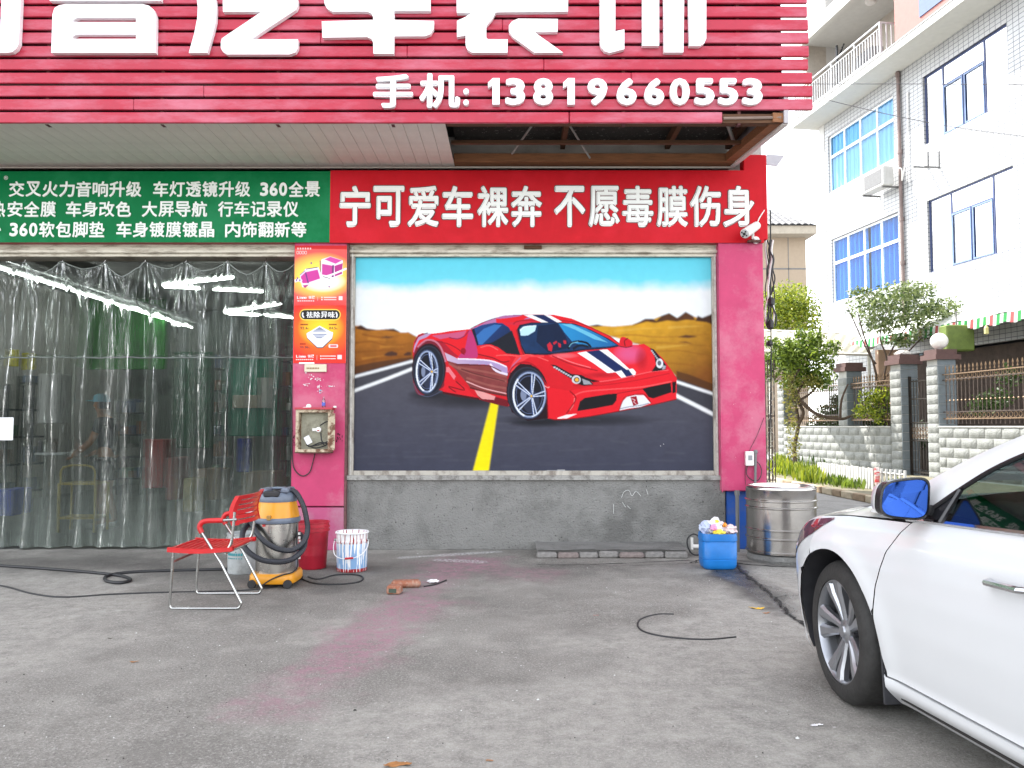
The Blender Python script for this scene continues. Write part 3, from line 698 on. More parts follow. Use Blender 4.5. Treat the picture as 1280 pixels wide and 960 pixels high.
cv.poly(A((35,270),(56,259),(78,272),(110,276),(80,279),(50,274)), (70,40,26)); cv.poly(A((130,276),(165,271),(188,283),(160,280)), (80,48,30))
cv.poly(A((132,360),(145,350),(160,346),(178,352),(178,361),(150,364)), (74,46,34)); cv.poly(A((198,358),(212,349),(224,350),(224,360),(205,362)), (74,46,34)); cv.poly(A((120,302),(140,296),(170,298),(150,304)), (100,62,34))
cv.poly(A((33,398),(110,382),(225,366),(225,378),(33,428)), (70,44,28), alpha=.8)
cv.poly(A((800,270),(818,262),(850,260),(900,264),(960,258),(1005,241),(1030,240),(1060,228),(1085,222),(1110,236),(1140,218),(1165,230),(1190,238),(1240,225),(1240,485),(1228,482),(1107,432),(1000,330)), (206,152,36), grad=(820, 405, 860, 480, (124, 72, 22)), noise=.22)
for l in (((880,300),(960,292),(1060,300),(1220,290)),((930,325),(1040,318),(1225,330)),((1020,350),(1120,345),(1228,365)),((1060,385),(1150,392),(1228,410)),((1100,420),(1160,432),(1228,452))): cv.stroke(A(*l), 2.6, (140, 82, 20), w1=1, alpha=.5)
for l in (((900,280),(980,272),(1060,270)),((1080,268),(1200,262)),((1040,335),(1150,325))): cv.stroke(A(*l), 4, (226, 184, 80), w1=.6, alpha=.35)
cv.poly(A((960,262),(1005,238),(1030,238),(1042,246),(1060,228),(1085,219),(1112,236),(1140,215),(1165,229),(1172,244),(1140,242),(1110,248),(1080,244),(1040,252),(1010,248)), (84,50,26), noise=.3)
cv.poly(A((1172,246),(1180,228),(1195,235),(1228,222),(1240,225),(1240,262),(1210,250)), (66,40,26)); cv.poly(A((815,262),(845,257),(865,262),(840,266)), (96,62,36)); cv.poly(A((1110,300),(1140,292),(1180,298),(1150,303)), (90,54,28)); cv.poly(A((1110,316),(1140,314),(1165,322)), (110,66,30))
cv.poly(A((1107,412),(1150,424),(1228,455),(1228,484),(1107,440)), (78,46,22), alpha=.85)
cv.poly(A((33,425),(228,374),(232,402),(33,476)), (66,66,74), noise=.1); cv.poly(A((1105,452),(1230,494),(1232,556),(1105,500)), (60,60,68), noise=.1)
cv.stroke(A((20,436),(140,404),(232,379)), 3.2, (232,234,236)); cv.stroke(A((20,484),(140,440),(236,402)), 3.8, (236,238,240))
cv.stroke(A((1100,446),(1240,492)), 3.4, (236,238,240)); cv.stroke(A((1100,491),(1240,562)), 4.6, (238,240,242))
cv.blob(*A((430, 505))[0], 90, 14, (34,33,38), .9); cv.blob(*A((780,575))[0], 110, 9, (32,32,38), .9); cv.blob(*A((640,580))[0], 40, 8, (26,26,32), .9); cv.blob(*A((285,490))[0], 28, 7, (30,30,36), .9)
for k in range(60):
    x = rng.uniform(445, 885); y = rng.uniform(520, 588); cv.stroke([(x, y), (x+rng.uniform(20, 60), y+rng.uniform(-3, 3))], rng.uniform(.5, 2.5), (70, 72, 86) if rng.random() < .5 else (88, 88, 98), alpha=.28)
cv.poly(A((490,515),(516,515),(483,743),(431,743)), (236,214,16), grad=(605, 505, 605, 588, (246, 226, 10)))
# soften the background like broad brushwork
for _ in range(2):
    for ax in (0, 1): cv.a = (cv.a+np.roll(cv.a, 1, ax)+np.roll(cv.a, -1, ax)+np.roll(cv.a, 2, ax)+np.roll(cv.a, -2, ax))/5
cv.a *= (1+.07*fbm(cv.X*.35, cv.Y, .5, 4, 9)*(cv.Y > 400))[..., None]
# car body
body = A((229,350),(233,316),(247,292),(262,286),(292,290),(350,280),(410,274),(424,272),(470,247),(520,231),(600,224),(700,225),(760,238),(830,268),(880,302),(918,326),(960,328),(1000,322),(1032,342),(1062,370),(1090,408),(1108,436),(1106,505),(1015,524),(930,545),(760,570),(692,573),(640,560),(545,526),(500,515),(440,505),(335,480),(300,470),(236,440))
cv.poly(body, RED, grad=(700, 400, 690, 525, (196, 20, 34)), noise=.05)
cv.poly(B((724,105),(790,72),(860,40),(980,25),(1040,22),(1080,30),(1050,45),(960,48),(880,62),(800,82)), (176,112,160), smooth=True)
cv.poly(B((880,62),(960,48),(1050,45),(1110,60),(1060,72),(985,85),(950,75)), (206,36,58))
cv.stroke(B((724,100),(790,66),(880,36),(980,22),(1100,24)), .8, (70,20,60))
cv.poly(B((728,104),(790,78),(860,65),(905,68),(942,92),(975,150),(1008,250),(930,242),(880,205),(830,190),(760,197),(745,150)), (32,66,128), grad=(600, 405, 640, 440, (22, 30, 50)))
cv.poly(B((745,150),(800,100),(860,76),(900,80),(850,130),(790,190),(765,190)), (60,120,190), alpha=.75); cv.poly(B((790,190),(850,178),(960,110),(980,170),(1006,248),(930,242),(880,205),(830,190)), (28,30,40))
cv.poly(B((728,104),(745,98),(770,190),(760,197)), (24,30,52))
cv.poly(B((440,130),(500,128),(600,118),(700,104),(715,103),(760,250),(720,268),(655,268),(610,245),(560,200),(520,172),(470,165),(420,190),(398,235),(405,190),(425,145)), RED)
cv.poly(B((500,140),(580,130),(660,118),(700,112),(680,150),(640,162),(600,150),(550,160)), (188,96,140), alpha=.75); cv.poly(B((500,165),(560,170),(620,230),(660,262),(610,260),(560,222)), (150,26,48), alpha=.8)
cv.poly(B((655,268),(690,215),(705,150),(718,106),(745,150),(765,250),(740,268)), (186,52,112), smooth=True); cv.ell(*B((682,228))[0], 3.4, 4, (150,18,36)); cv.stroke(B((520,172),(590,185),(650,215),(690,250)), 1.2, (140,16,34))
cv.stroke(B((600,150),(650,158),(690,140),(712,112)), 1.2, (120,30,70))
cv.poly(B((398,240),(402,200),(425,150),(470,128),(500,128),(470,150),(430,165),(408,210)), (176,150,190)); cv.stroke(B((404,180),(430,140),(480,124)), 1, (40,30,50))
cv.poly(B((575,250),(650,292),(830,310),(940,350),(935,380),(928,480),(840,462),(720,432),(690,395),(640,335),(600,300)), (128,58,58), noise=.25)
for l in (((600,300),(700,345),(830,380),(930,400)),((650,320),(800,345),(930,372)),((700,380),(820,420),(928,440))): cv.stroke(B(*l), 2.6, (160,92,84), alpha=.6)
cv.stroke(B((670,330),(760,360),(920,400)), 1.6, (84,30,34), alpha=.8); cv.stroke(B((700,400),(800,440),(928,470)), 1.2, (232,170,170))
cv.poly(B((575,235),(650,272),(740,276),(830,285),(900,300),(935,322),(935,362),(905,352),(830,306),(740,302),(650,300),(590,282)), (196,170,196), grad=(560, 450, 600, 462, (168, 146, 190)))
cv.stroke(B((650,272),(830,282),(930,318)), 1.6, (236,226,240)); cv.stroke(B((835,300),(870,340),(935,362)), 2.6, (226,214,232)); cv.stroke(B((640,305),(740,308),(830,312),(900,345)), 1.4, (90,30,40))
cv.poly(B((568,335),(600,318),(625,370),(640,400),(700,432),(730,470),(765,492),(700,485),(566,458)), (216,26,40)); cv.stroke(B((640,400),(690,450),(600,430),(640,462)), 1.4, (120,12,24)); cv.poly(B((568,322),(600,318),(640,372),(630,392),(600,350),(572,345)), (226,120,130))
cv.poly(B((566,458),(640,472),(770,494),(780,506),(640,486),(566,470)), (70,14,22))
cv.poly(B((760,478),(800,470),(938,508),(940,546),(870,532),(785,508)), (110,18,30)); cv.poly(B((748,450),(800,462),(866,486),(858,506),(790,500),(765,480)), (222,150,148)); 
cv.stroke(B((720,436),(820,462),(928,482)), 2, (90,34,36))
# rear wheel
def wheel(cx, cy, rx, ry, hub, rrx, rry, rcx, rcy, w):
    cv.ell(cx, cy-1.2, rx+1.4, ry+1.4, (40, 18, 28)); cv.ell(cx, cy, rx, ry, (44,48,62)); cv.ell(cx, cy, rx*.93, ry*.95, (28,31,42)); cv.ell(rcx, rcy, rrx+1.2, rry+1.5, (60, 72, 100)); cv.ell(rcx, rcy, rrx, rry, (22,24,36))
    pts = [(rcx+rrx*.96*math.cos(q), rcy+rry*.96*math.sin(q)) for q in np.linspace(0, 2*PI, 40, endpoint=False)]
    cv.stroke(pts, w*.9, (150,164,196), closed=True); cv.stroke(pts[12:26], w, (232,238,248)); cv.stroke(pts[4:10], w*.7, (210,220,236))
    pts = [(rcx+rrx*.80*math.cos(q), rcy+rry*.82*math.sin(q)) for q in np.linspace(0, 2*PI, 40, endpoint=False)]; cv.stroke(pts, w*.35, (90,104,140), closed=True)
    cv.ell(rcx+rrx*.1, rcy+rry*.3, rrx*.5, rry*.5, (44,50,70)); cv.ell(rcx-rrx*.35, rcy, rrx*.18, rry*.26, (120,130,156))
    for k in range(5):
        q = -PI/2+.25+k*2*PI/5
        for dq in (-.085, .085):
            e = (rcx+rrx*.94*math.cos(q+dq*1.2), rcy+rry*.94*math.sin(q+dq*1.2)); s0 = (hub[0]+rrx*.10*math.cos(q+dq*3), hub[1]+rry*.1*math.sin(q+dq*3))
            cv.stroke([s0, e], w*.95, (60,84,140)); cv.stroke([(s0[0]+.35, s0[1]), (e[0]+.5, e[1])], w*.42, (226,234,248))
    cv.ell(*hub, w*1.05, w*1.2, (110,126,166)); cv.ell(hub[0], hub[1], w*.62, w*.75, (226,176,40))
r = B((485,338))[0]; rc = B((468,345))[0]; hb = B((503,345))[0]
cv.poly(B((395,330),(398,250),(425,195),(470,168),(520,172),(556,215),(580,290),(585,330),(575,400),(560,440),(440,480),(400,420)), (120,28,44), smooth=True)
cv.stroke(B((420,205),(470,166),(520,172),(556,212),(582,290)), 2.2, (190,110,130))
wheel(r[0], r[1], 19.5, 31, hb, 13.6, 26, rc[0]+1.8, rc[1], 2.0)
# front part of the car: windscreen, bonnet, bumper
cv.poly(Cc((0,84),(60,69),(160,68),(205,66),(180,82),(130,105),(60,112),(0,110)), RED)
cv.poly(Cc((0,88),(50,70),(150,70),(60,85)), (170,104,156), smooth=True)
cv.poly(Cc((118,152),(134,124),(200,110),(350,108),(450,116),(540,150),(640,200),(712,246),(640,260),(500,270),(400,285),(280,297),(165,291),(138,240)), (16,24,44))
cv.poly(Cc((130,152),(146,130),(205,116),(350,112),(450,122),(536,154),(630,202),(696,242),(640,252),(500,262),(280,288),(170,284),(146,238)), (24,52,92), noise=.3)
cv.poly(Cc((358,116),(430,118),(510,142),(610,190),(690,238),(650,246),(540,252),(440,225),(390,165)), (40,142,200), grad=(700, 408, 770, 434, (30, 96, 156)))
cv.poly(Cc((372,118),(430,120),(560,180),(640,225),(560,205),(450,150)), (120,204,228), alpha=.7); cv.poly(Cc((240,130),(350,114),(400,190),(420,255),(300,282),(230,220)), (14,24,50), alpha=.8)
cv.poly(Cc((136,150),(160,134),(232,126),(222,160),(182,184),(142,186)), (188,224,238)); cv.stroke(Cc((138,160),(160,136),(230,128)), .8, (240,248,252))
for p in (((292,238),(308,222),(324,245),(318,276),(300,270)),((354,225),(372,233),(370,254),(358,250)),((384,212),(400,214),(400,232),(388,232)),((326,226),(345,215),(350,224),(330,238))): cv.poly(Cc(*p), (196,34,52))
cv.stroke(Cc((414,262),(428,230),(470,218),(520,228),(542,252)), 2.6, (12,18,32)); cv.stroke(Cc((418,250),(434,230),(470,221)), .8, (120,190,214)); cv.stroke(Cc((440,262),(480,240),(530,250)), 3, (16,26,44))
cv.stroke(Cc((118,152),(140,245),(160,296)), 1.5, (150,14,30)); cv.stroke(Cc((100,120),(120,105),(200,96),(360,98),(470,110)), 1.2, (150,18,36))
cv.poly(Cc((160,68),(205,66),(300,110),(262,110)), (240,240,244)); cv.poly(Cc((205,66),(276,66),(350,110),(300,110)), (24,38,84)); cv.poly(Cc((276,66),(312,70),(378,106),(350,110)), (240,240,244))
cv.poly(Cc((470,110),(540,135),(650,185),(720,243),(706,244),(640,198),(540,148),(452,116)), RED); cv.stroke(Cc((460,108),(545,140),(650,190),(716,240)), .9, (130,10,26))
cv.poly(Cc((300,300),(400,288),(500,272),(640,258),(720,246),(760,238),(830,236),(870,250),(905,300),(915,350),(880,390),(700,430),(590,445),(560,430),(500,400),(400,340)), (226,34,46), noise=.05)
cv.blob(*Cc((760,290))[0], 22, 14, (216,96,150), .75); cv.blob(*Cc((830,320))[0], 9, 16, (168,14,34), .7); cv.blob(*Cc((390,300))[0], 20, 4, (240,120,130), .6); cv.blob(*Cc((600,410))[0], 26, 4, (160,12,30), .7)
cv.stroke(Cc((320,300),(420,345),(520,372),(580,385)), 1.4, (160,14,30)); cv.stroke(Cc((350,305),(440,340),(540,368)), .8, (244,130,134))
cv.poly(Cc((465,285),(515,276),(600,335),(676,385),(682,394),(635,399),(560,345)), (243,243,246)); cv.poly(Cc((515,276),(590,267),(670,325),(750,384),(715,383),(680,392),(600,335)), (24,40,88)); cv.poly(Cc((590,267),(635,264),(700,320),(760,376),(748,382),(670,325)), (243,243,246))
cv.poly(Cc((680,392),(715,383),(746,424),(716,426)), (243,243,246)); cv.poly(Cc((715,383),(756,378),(786,418),(746,425)), (24,40,88)); cv.poly(Cc((756,378),(780,373),(797,392),(795,408),(786,418)), (243,243,246))
cv.ell(*Cc((777,437))[0], 2.6, 2.4, (150,120,40)); cv.ell(*Cc((777,437))[0], 1.9, 1.8, (236,190,50))
# lower nose
cv.poly(Cc((290,480),(420,500),(560,470),(700,445),(880,400),(1000,380),(1030,440),(1028,545),(900,575),(700,612),(500,650),(340,662),(298,650)), (222,26,40), noise=.05)
cv.stroke(Cc((590,448),(700,432),(880,392),(985,382)), 1.2, (240,90,96)); cv.stroke(Cc((440,530),(500,505),(640,492),(830,478),(1000,446)), 1.6, (246,80,84)); cv.stroke(Cc((420,500),(455,540),(430,590),(400,630)), 1.6, (140,10,24)); cv.stroke(Cc((448,540),(440,580),(420,610)), 1.0, (244,120,120))
cv.stroke(Cc((440,470),(600,468),(800,440),(990,400)), 1.1, (160,12,28), alpha=.7)
cv.poly(Cc((462,615),(478,560),(505,540),(640,518),(690,515),(686,555),(665,580),(560,600)), (22,20,24)); cv.poly(Cc((833,488),(870,478),(996,453),(1000,508),(895,543),(868,535),(850,508)), (22,20,24)); cv.poly(Cc((1004,450),(1026,446),(1024,508),(1006,514)), (30,14,20))
cv.poly(Cc((700,612),(722,560),(745,535),(790,525),(842,525),(880,570),(820,592),(760,599)), (226,226,232)); cv.stroke(Cc((705,602),(760,590),(820,583),(872,570)), 1, (120,124,140)); cv.poly(Cc((765,535),(800,529),(811,575),(782,586)), (150,16,34)); cv.stroke(Cc((772,545),(792,552),(784,562),(798,574)), .8, (230,180,190))
cv.stroke(Cc((690,515),(835,490)), 1.0, (150,14,28)); cv.stroke(Cc((700,612),(722,556),(745,532),(842,520),(884,572)), 1.2, (150,10,26))
cv.stroke(Cc((298,652),(345,664),(500,650),(700,616),(880,582),(1028,548)), 1.1, (110,8,20))
cv.poly(Cc((336,658),(400,636),(462,630),(404,656)), (244,226,228)); cv.poly(Cc((290,594),(350,602),(345,618),(296,612)), (236,130,130))
# headlights
cv.poly(Cc((312,350),(342,354),(430,404),(490,410),(535,440),(557,464),(500,471),(452,458),(425,430),(370,396)), (24,22,28)); cv.poly(Cc((495,418),(545,434),(592,445),(552,452)), (46,14,22))
for k in range(8): cv.ell(*Cc((335+13*k, 366+7.6*k))[0], 1.5, 1.1, (196,198,206)); cv.ell(*Cc((338+13*k, 372+7.6*k))[0], .8, .6, (40,40,50))
cv.ell(*Cc((458,436))[0], 5.6, 5.2, (206,206,212)); cv.ell(*Cc((460,437))[0], 3.6, 3.4, (80,66,60)); cv.ell(*Cc((461,437))[0], 2.2, 2.2, (240,176,60)); cv.poly(Cc((490,430),(530,445),(548,462),(500,464)), (150,152,160))
cv.poly(Cc((880,256),(902,264),(945,318),(972,356),(966,380),(930,386),(888,391),(912,352),(905,308)), (28,24,30)); cv.ell(*Cc((934,344))[0], 4.4, 6, (220,222,228)); cv.ell(*Cc((932,342))[0], 2.4, 3.2, (90,92,104))
for k in range(6): cv.ell(*Cc((890+7*k, 272+10*k))[0], 1.1, 1.1, (170,172,182))
cv.poly(Cc((952,355),(970,358),(964,376),(948,380)), (160,160,170))
# right mirror, left mirror
cv.poly(Cc((706,244),(707,210),(724,192),(760,205),(779,222),(776,242),(745,249)), (214,26,42), smooth=True); cv.stroke(Cc((738,246),(735,215),(755,200)), 1.2, (90,14,26)); cv.stroke(Cc((706,246),(745,252),(780,244)), 1, (60,14,24))
cv.poly(B((764,210),(800,192),(850,194),(895,226),(950,268),(940,286),(905,288),(850,262),(778,250)), (226,30,42), smooth=True); cv.stroke(B((766,246),(850,266),(905,290),(945,284)), 1.2, (110,12,26)); cv.stroke(B((780,208),(830,197),(880,222)), 1.2, (246,96,96))
# front arch + wheel
cv.poly(Cc((62,520),(66,440),(90,380),(140,345),(200,350),(255,400),(285,480),(292,560),(295,655),(180,670),(90,620)), (34,16,24))
cv.stroke(Cc((0,300),(60,296),(130,302),(200,296),(300,330)), 1.2, (246,90,90)); cv.poly(B((985,258),(1143,250),(1143,262),(1060,262),(1000,300),(955,350),(945,345),(960,300)), (232,60,66)); cv.stroke(B((940,350),(970,305),(1010,265)), 1.2, (170,110,150))
cv.stroke(Cc((66,430),(90,372),(140,340),(200,345),(255,395),(288,480)), 2.0, (170,14,30))
fw = Cc((178,512))[0]; fr_ = Cc((190,522))[0]; fh = Cc((202,530))[0]
wheel(fw[0], fw[1], 24.5, 32.5, fh, 20.5, 28.5, fr_[0], fr_[1], 2.1)
cv.poly(Cc((268,430),(300,480),(420,500),(430,560),(345,662),(298,655),(290,600),(288,520)), (220,24,38)); cv.stroke(Cc((262,425),(286,480),(292,560),(296,652)), 1.4, (120,8,22)); cv.stroke(Cc((275,470),(296,482),(304,476)), 1, (246,150,150))
cv.stroke(Cc((420,500),(455,540),(430,590),(400,630)), 1.2, (150,10,24))
cv.stroke(B((400,410),(430,470),(490,486),(560,455)), 1.0, (90,100,130), alpha=.5)
for k in range(2): x, y = A((1052+k*10, 660-k*6))[0]; cv.ell(x, y, .5, .4, (230,230,230))
cv.poly(A((676,740),(735,739),(735,746),(678,747)), (232,232,232)); cv.stroke(A((20,745),(600,743),(1230,744)), 1.4, (60,84,96))
mural = empty('car_mural', (PX(667, 590, MY), MY, PZ(590, MY)), 'mural of a red sports car with white and navy stripes parked on a desert road', 'mural')
panel('painted_board', cv, PX(441, 455, MY), PZ(319.5, MY), PX(893.5, 455, MY), PZ(590.5, MY), MY, paint_mat('mural_paint', .5, .12, k=.80), mural)
m = MB(); m.bb((PX(441, 455, MY), MY+.004, PZ(590.5, MY)), (PX(893.5, 455, MY), MY+.03, PZ(319.5, MY))); part('board', m, wallm, mural)
for nme, a_, b_ in (('frame_side', (436, 309, 442.5, 596), 0), ('frame_side', (891.5, 309, 899, 596), 0), ('frame_top', (442.7, 309, 891.3, 321), 0), ('frame_bottom', (442.7, 588.5, 891.3, 595), 0)):
    x0, y0, x1, y1 = a_; m = MB(); m.bbox_bevel((PX(x0, 455, D-.01), D-.01, PZ(y1, D-.01)), (PX(x1, 455, D-.01), MY+.02, PZ(y0, D-.01)), .006); part(nme, m, alu, mural)
    if nme == 'frame_side':
        m = MB(); xm = (x0+x1)/2; m.bb((PX(xm-1, 455, D-.02), D-.022, PZ(y1, D)), (PX(xm+1, 455, D-.02), D-.0095, PZ(y0, D))); part('frame_bead', m, mat('pale_bead', (.5, .48, .44), .5, var=.3, scale=20), mural)
m = MB(); m.bb((PX(655, 311, D), D-.05, PZ(312, D)), (PX(677, 311, D), D-.024, PZ(308, D))); part('latch', m, woodd, mural)

# ------------------------------------------------------------------ posters on the left pillar
PY = D-.104
E1 = lambda *l: [(x/12+362, y/12+305) for x, y in l]
E2 = lambda *l: [(x/12+362, y/12+380) for x, y in l]
c1 = Canvas(150, 165, 367.5, 307, 434, 381.5, 3)
c1.a[:] = np.array(lin((232, 88, 84)))
c1.blob(400, 345, 48, 30, (250, 226, 90), 1.2); c1.blob(404, 352, 30, 14, (255, 250, 240), 1.2)
c1.a[:] = np.clip(c1.a, 0, 1)
c1.poly([(360, 300), (440, 300), (440, 312), (400, 311.5), (360, 311)], (196, 22, 26))
c1.blob(400, 385, 60, 14, (238, 60, 60), 1)
c1.poly(E1((475,235),(610,190),(800,250),(800,460),(650,505),(470,470)), (240,226,244)); c1.poly(E1((485,300),(660,330),(655,490),(485,460)), (196,62,148)); c1.poly(E1((675,330),(800,290),(790,450),(680,490)), (176,48,132)); c1.poly(E1((520,235),(610,195),(790,250),(690,300)), (206,70,160)); c1.stroke(E1((655,320),(650,500)), 2.4, (110,50,110)); c1.stroke(E1((455,250),(462,480)), 1.2, (90,60,110))
c1.poly(E1((150,480),(240,370),(430,350),(500,520),(460,590),(190,650)), (238,224,244)); c1.poly(E1((160,490),(230,425),(420,385),(460,520),(250,590),(190,590)), (200,60,150)); c1.stroke(E1((235,430),(280,590)), 1.8, (110,60,130)); c1.poly(E1((195,620),(290,610),(230,665)), (170,50,120))
c1.stroke(E1((500,500),(640,460),(860,370)), 2.2, (246,240,250)); c1.stroke(E1((70,560),(130,540),(180,560)), 3.5, (236,226,246)); c1.stroke(E1((240,380),(420,350)), 1, (60,40,80)); c1.stroke(E1((500,490),(610,520)), .9, (40,30,60)); c1.stroke(E1((150,470),(230,400)), 1, (120,80,160))
for x, y in ((100, 545), (115, 515), (150, 545), (320, 290), (597, 640)): c1.ell(*E1((x, y))[0], .9, 1.4, (110, 60, 140))
for yy in (800, 833):
    for k in range(12): c1.poly(E1((520+16*k, yy-6), (532+16*k, yy-6), (532+16*k, yy+6), (520+16*k, yy+6)), (250, 236, 236))
    c1.ell(*E1((490, yy))[0], .8, .8, (250, 236, 236))
for k in range(8): c1.poly(E1((120+33*k, 845), (140+33*k, 845), (140+33*k, 858), (120+33*k, 858)), (250, 230, 230))
c1.poly(E1((745,783),(802,783),(802,840),(745,840)), (236,214,218))
for k in range(6): c1.poly(E1((105+38*k, 60), (125+38*k, 60), (125+38*k, 85), (105+38*k, 85)), (246, 200, 200))
for k in range(4): c1.stroke(E1((100+40*k, 115), (125+40*k, 115), (125+40*k, 150), (100+40*k, 150)), .5, (250, 214, 210), closed=True)
c2 = Canvas(150, 162, 367.5, 381.5, 434, 454, 3)
c2.a[:] = np.array(lin((238, 46, 36)))
c2.blob(402, 413, 46, 36, (248, 110, 24), 1.1); c2.blob(402, 410, 30, 24, (250, 196, 40), 1.1); c2.a[:] = np.clip(c2.a, 0, 1)
for w_, cc in ((6.9, (248, 214, 90)), (5.9, (26, 22, 24))):
    x0, x1, y = 362+(160+75)/12, 362+(770-75)/12, 380+162/12
    c2.poly([(x0+w_*math.cos(q), y+w_*math.sin(q)) for q in np.linspace(PI/2, 3*PI/2, 14)]+[(x1+w_*math.cos(q), y+w_*math.sin(q)) for q in np.linspace(-PI/2, PI/2, 14)], cc)
c2.stroke(E2((205,130),(198,170),(220,205)), 1.6, (240,240,244)); c2.stroke(E2((705,125),(722,165),(712,205)), 1.6, (240,240,244))
c2.poly(E2((262,450),(460,330),(665,440),(655,530),(510,665),(430,665),(275,520)), (60,56,60)); c2.poly(E2((262,445),(460,328),(665,435),(650,515),(505,648),(430,648),(278,510)), (232,232,242)); c2.poly(E2((350,415),(460,345),(570,415)), (130,136,156)); c2.poly(E2((345,445),(585,445),(490,515),(420,515)), (136,142,162)); c2.stroke(E2((280,440),(660,432)), 2, (246,246,252)); c2.stroke(E2((380,470),(555,470)), .8, (210,212,224)); c2.stroke(E2((400,492),(530,492)), .8, (210,212,224)); c2.stroke(E2((380,395),(545,395)), .5, (220,222,230))
c2.poly(E2((605,605),(735,605),(745,630),(735,655),(605,655),(598,630)), (244,214,216)); c2.stroke(E2((625,630),(720,630)), 2.2, (200,60,70))
for x, y, n in ((168, 310, 8), (600, 310, 8), (165, 600, 6)):
    for k in range(n): c2.poly(E2((x+15*k, y-11), (x+12+15*k, y-11), (x+12+15*k, y+11), (x+15*k, y+11)), (100, 20, 14))
for yy in (780, 818):
    for k in range(13): c2.poly(E2((505+16*k, yy-6), (517+16*k, yy-6), (517+16*k, yy+6), (505+16*k, yy+6)), (250, 236, 236))
    c2.ell(*E2((485, yy))[0], .8, .8, (250, 236, 236))
for k in range(9): c2.poly(E2((108+30*k, 826), (128+30*k, 826), (128+30*k, 838), (108+30*k, 838)), (250, 230, 230))
c2.poly(E2((735,762),(802,762),(802,825),(735,825)), (240,206,212)); c2.stroke(E2((425,765),(425,840)), .3, (250,200,200)); c1.stroke(E1((425,790),(425,850)), .3, (250,200,200))
postm = paint_mat('poster_print', .4, .2, k=.95)
for cvp, y0, y1, lab, nm in ((c1, 307, 381.5, 'orange and yellow poster with two magenta cubes, upper of the two on the pillar', 'poster'), (c2, 381.6, 454, 'red poster with a white air filter box, lower of the two on the pillar', 'poster')):
    pe = empty(nm, (PX(401, y1, PY), PY, PZ(y1, PY)), lab, 'poster')
    panel('print', cvp, PX(367.8, 380, PY), PZ(y0, PY), PX(433, 380, PY), PZ(y1, PY), PY-.004, postm, pe)
    m = MB(); m.bb((PX(367.8, 380, PY), PY-.0035, PZ(y1, PY)), (PX(433, 380, PY), PY+.002, PZ(y0, PY))); part('backing', m, mat('poster_back', (.7, .6, .6), .6), pe)
    EE, yb = (E1, 803) if cvp is c1 else (E2, 785)
    wt = MATS['white_letter']
    xs_ = [110, 150, 166, 196, 225, 258, 290, 335, 378]
    for i, ch in enumerate('Linno'):
        (a0, a1) = EE((xs_[i], yb-22), (xs_[i]+(34 if ch in 'Lno' else 12), yb+22))
        zt_ = a0[1] if ch in 'Li' else a0[1]+1.0
        put_char(ch, PX(a0[0], 380, PY), PX(a1[0]-.2, 380, PY), PZ(a1[1], PY), PZ(zt_, PY), PY-.0055, wt, pe, .04, .0005, name='letter')
    for i, ch in enumerate('领驭'):
        (a0, a1) = EE((282+50*i, yb-24), (328+50*i, yb+22)); put_char(ch, PX(a0[0], 380, PY), PX(a1[0], 380, PY), PZ(a1[1], PY), PZ(a0[1], PY), PY-.0055, wt, pe, .02, .0005, name='character')
    if cvp is c2:
        for i, ch in enumerate('祛除异味'):
            (a0, a1) = E2((252+110*i, 112), (352+110*i, 212)); put_char(ch, PX(a0[0], 380, PY), PX(a1[0], 380, PY), PZ(a1[1], PY), PZ(a0[1], PY), PY-.0055, wt, pe, .035, .0005, name='character')
        bk = mat('black_print', (.04, .02, .02), .5)
        for s_, x, y in (('92.4%', 168, 362), ('84.5%', 600, 362), ('99.86%', 165, 650)):
            for ch in s_:
                w = 14 if ch == '.' else 30; hh = 6 if ch == '.' else 40
                if ch == '%': w, hh = 24, 18
                (a0, a1) = E2((x, y+20-hh), (x+w-3, y+20)); put_char(ch, PX(a0[0], 380, PY), PX(a1[0], 380, PY), PZ(a1[1], PY), PZ(a0[1], PY), PY-.0055, bk, pe, .02, .0005, name='digit'); x += w
# torn sticker, remains of posters, small plate
s_ = MB(); s_.bbox_bevel((PX(381, 460, PY), PY-.02, PZ(465, PY)), (PX(408.5, 460, PY), PY+.003, PZ(455.5, PY)), .003)
pl = solo('name_plate', s_, mat('cream_plate', (.62, .56, .42), .5), 'small cream plate screwed to the pillar under the posters', 'plate')
s_ = MB(); [s_.bb((PX(384+2.0*k, 460, PY), PY-.022, PZ(461.5, PY)), (PX(385.3+2.0*k, 460, PY), PY-.0203, PZ(459.5, PY))) for k in range(8)]; part('lettering', s_, mat('brown_print', (.25, .13, .05), .6), pl)['kind'] = 'stuff'
s_ = MB(); s_.bb((PX(374, 453, PY), PY-.008, PZ(455, PY)), (PX(393, 453, PY), PY+.002, PZ(453, PY)))
solo('paper_strip', s_, MATS['white_letter'], 'thin white strip of paper stuck under the red poster', 'paper')
tm = MB(); r_ = random.Random(4)
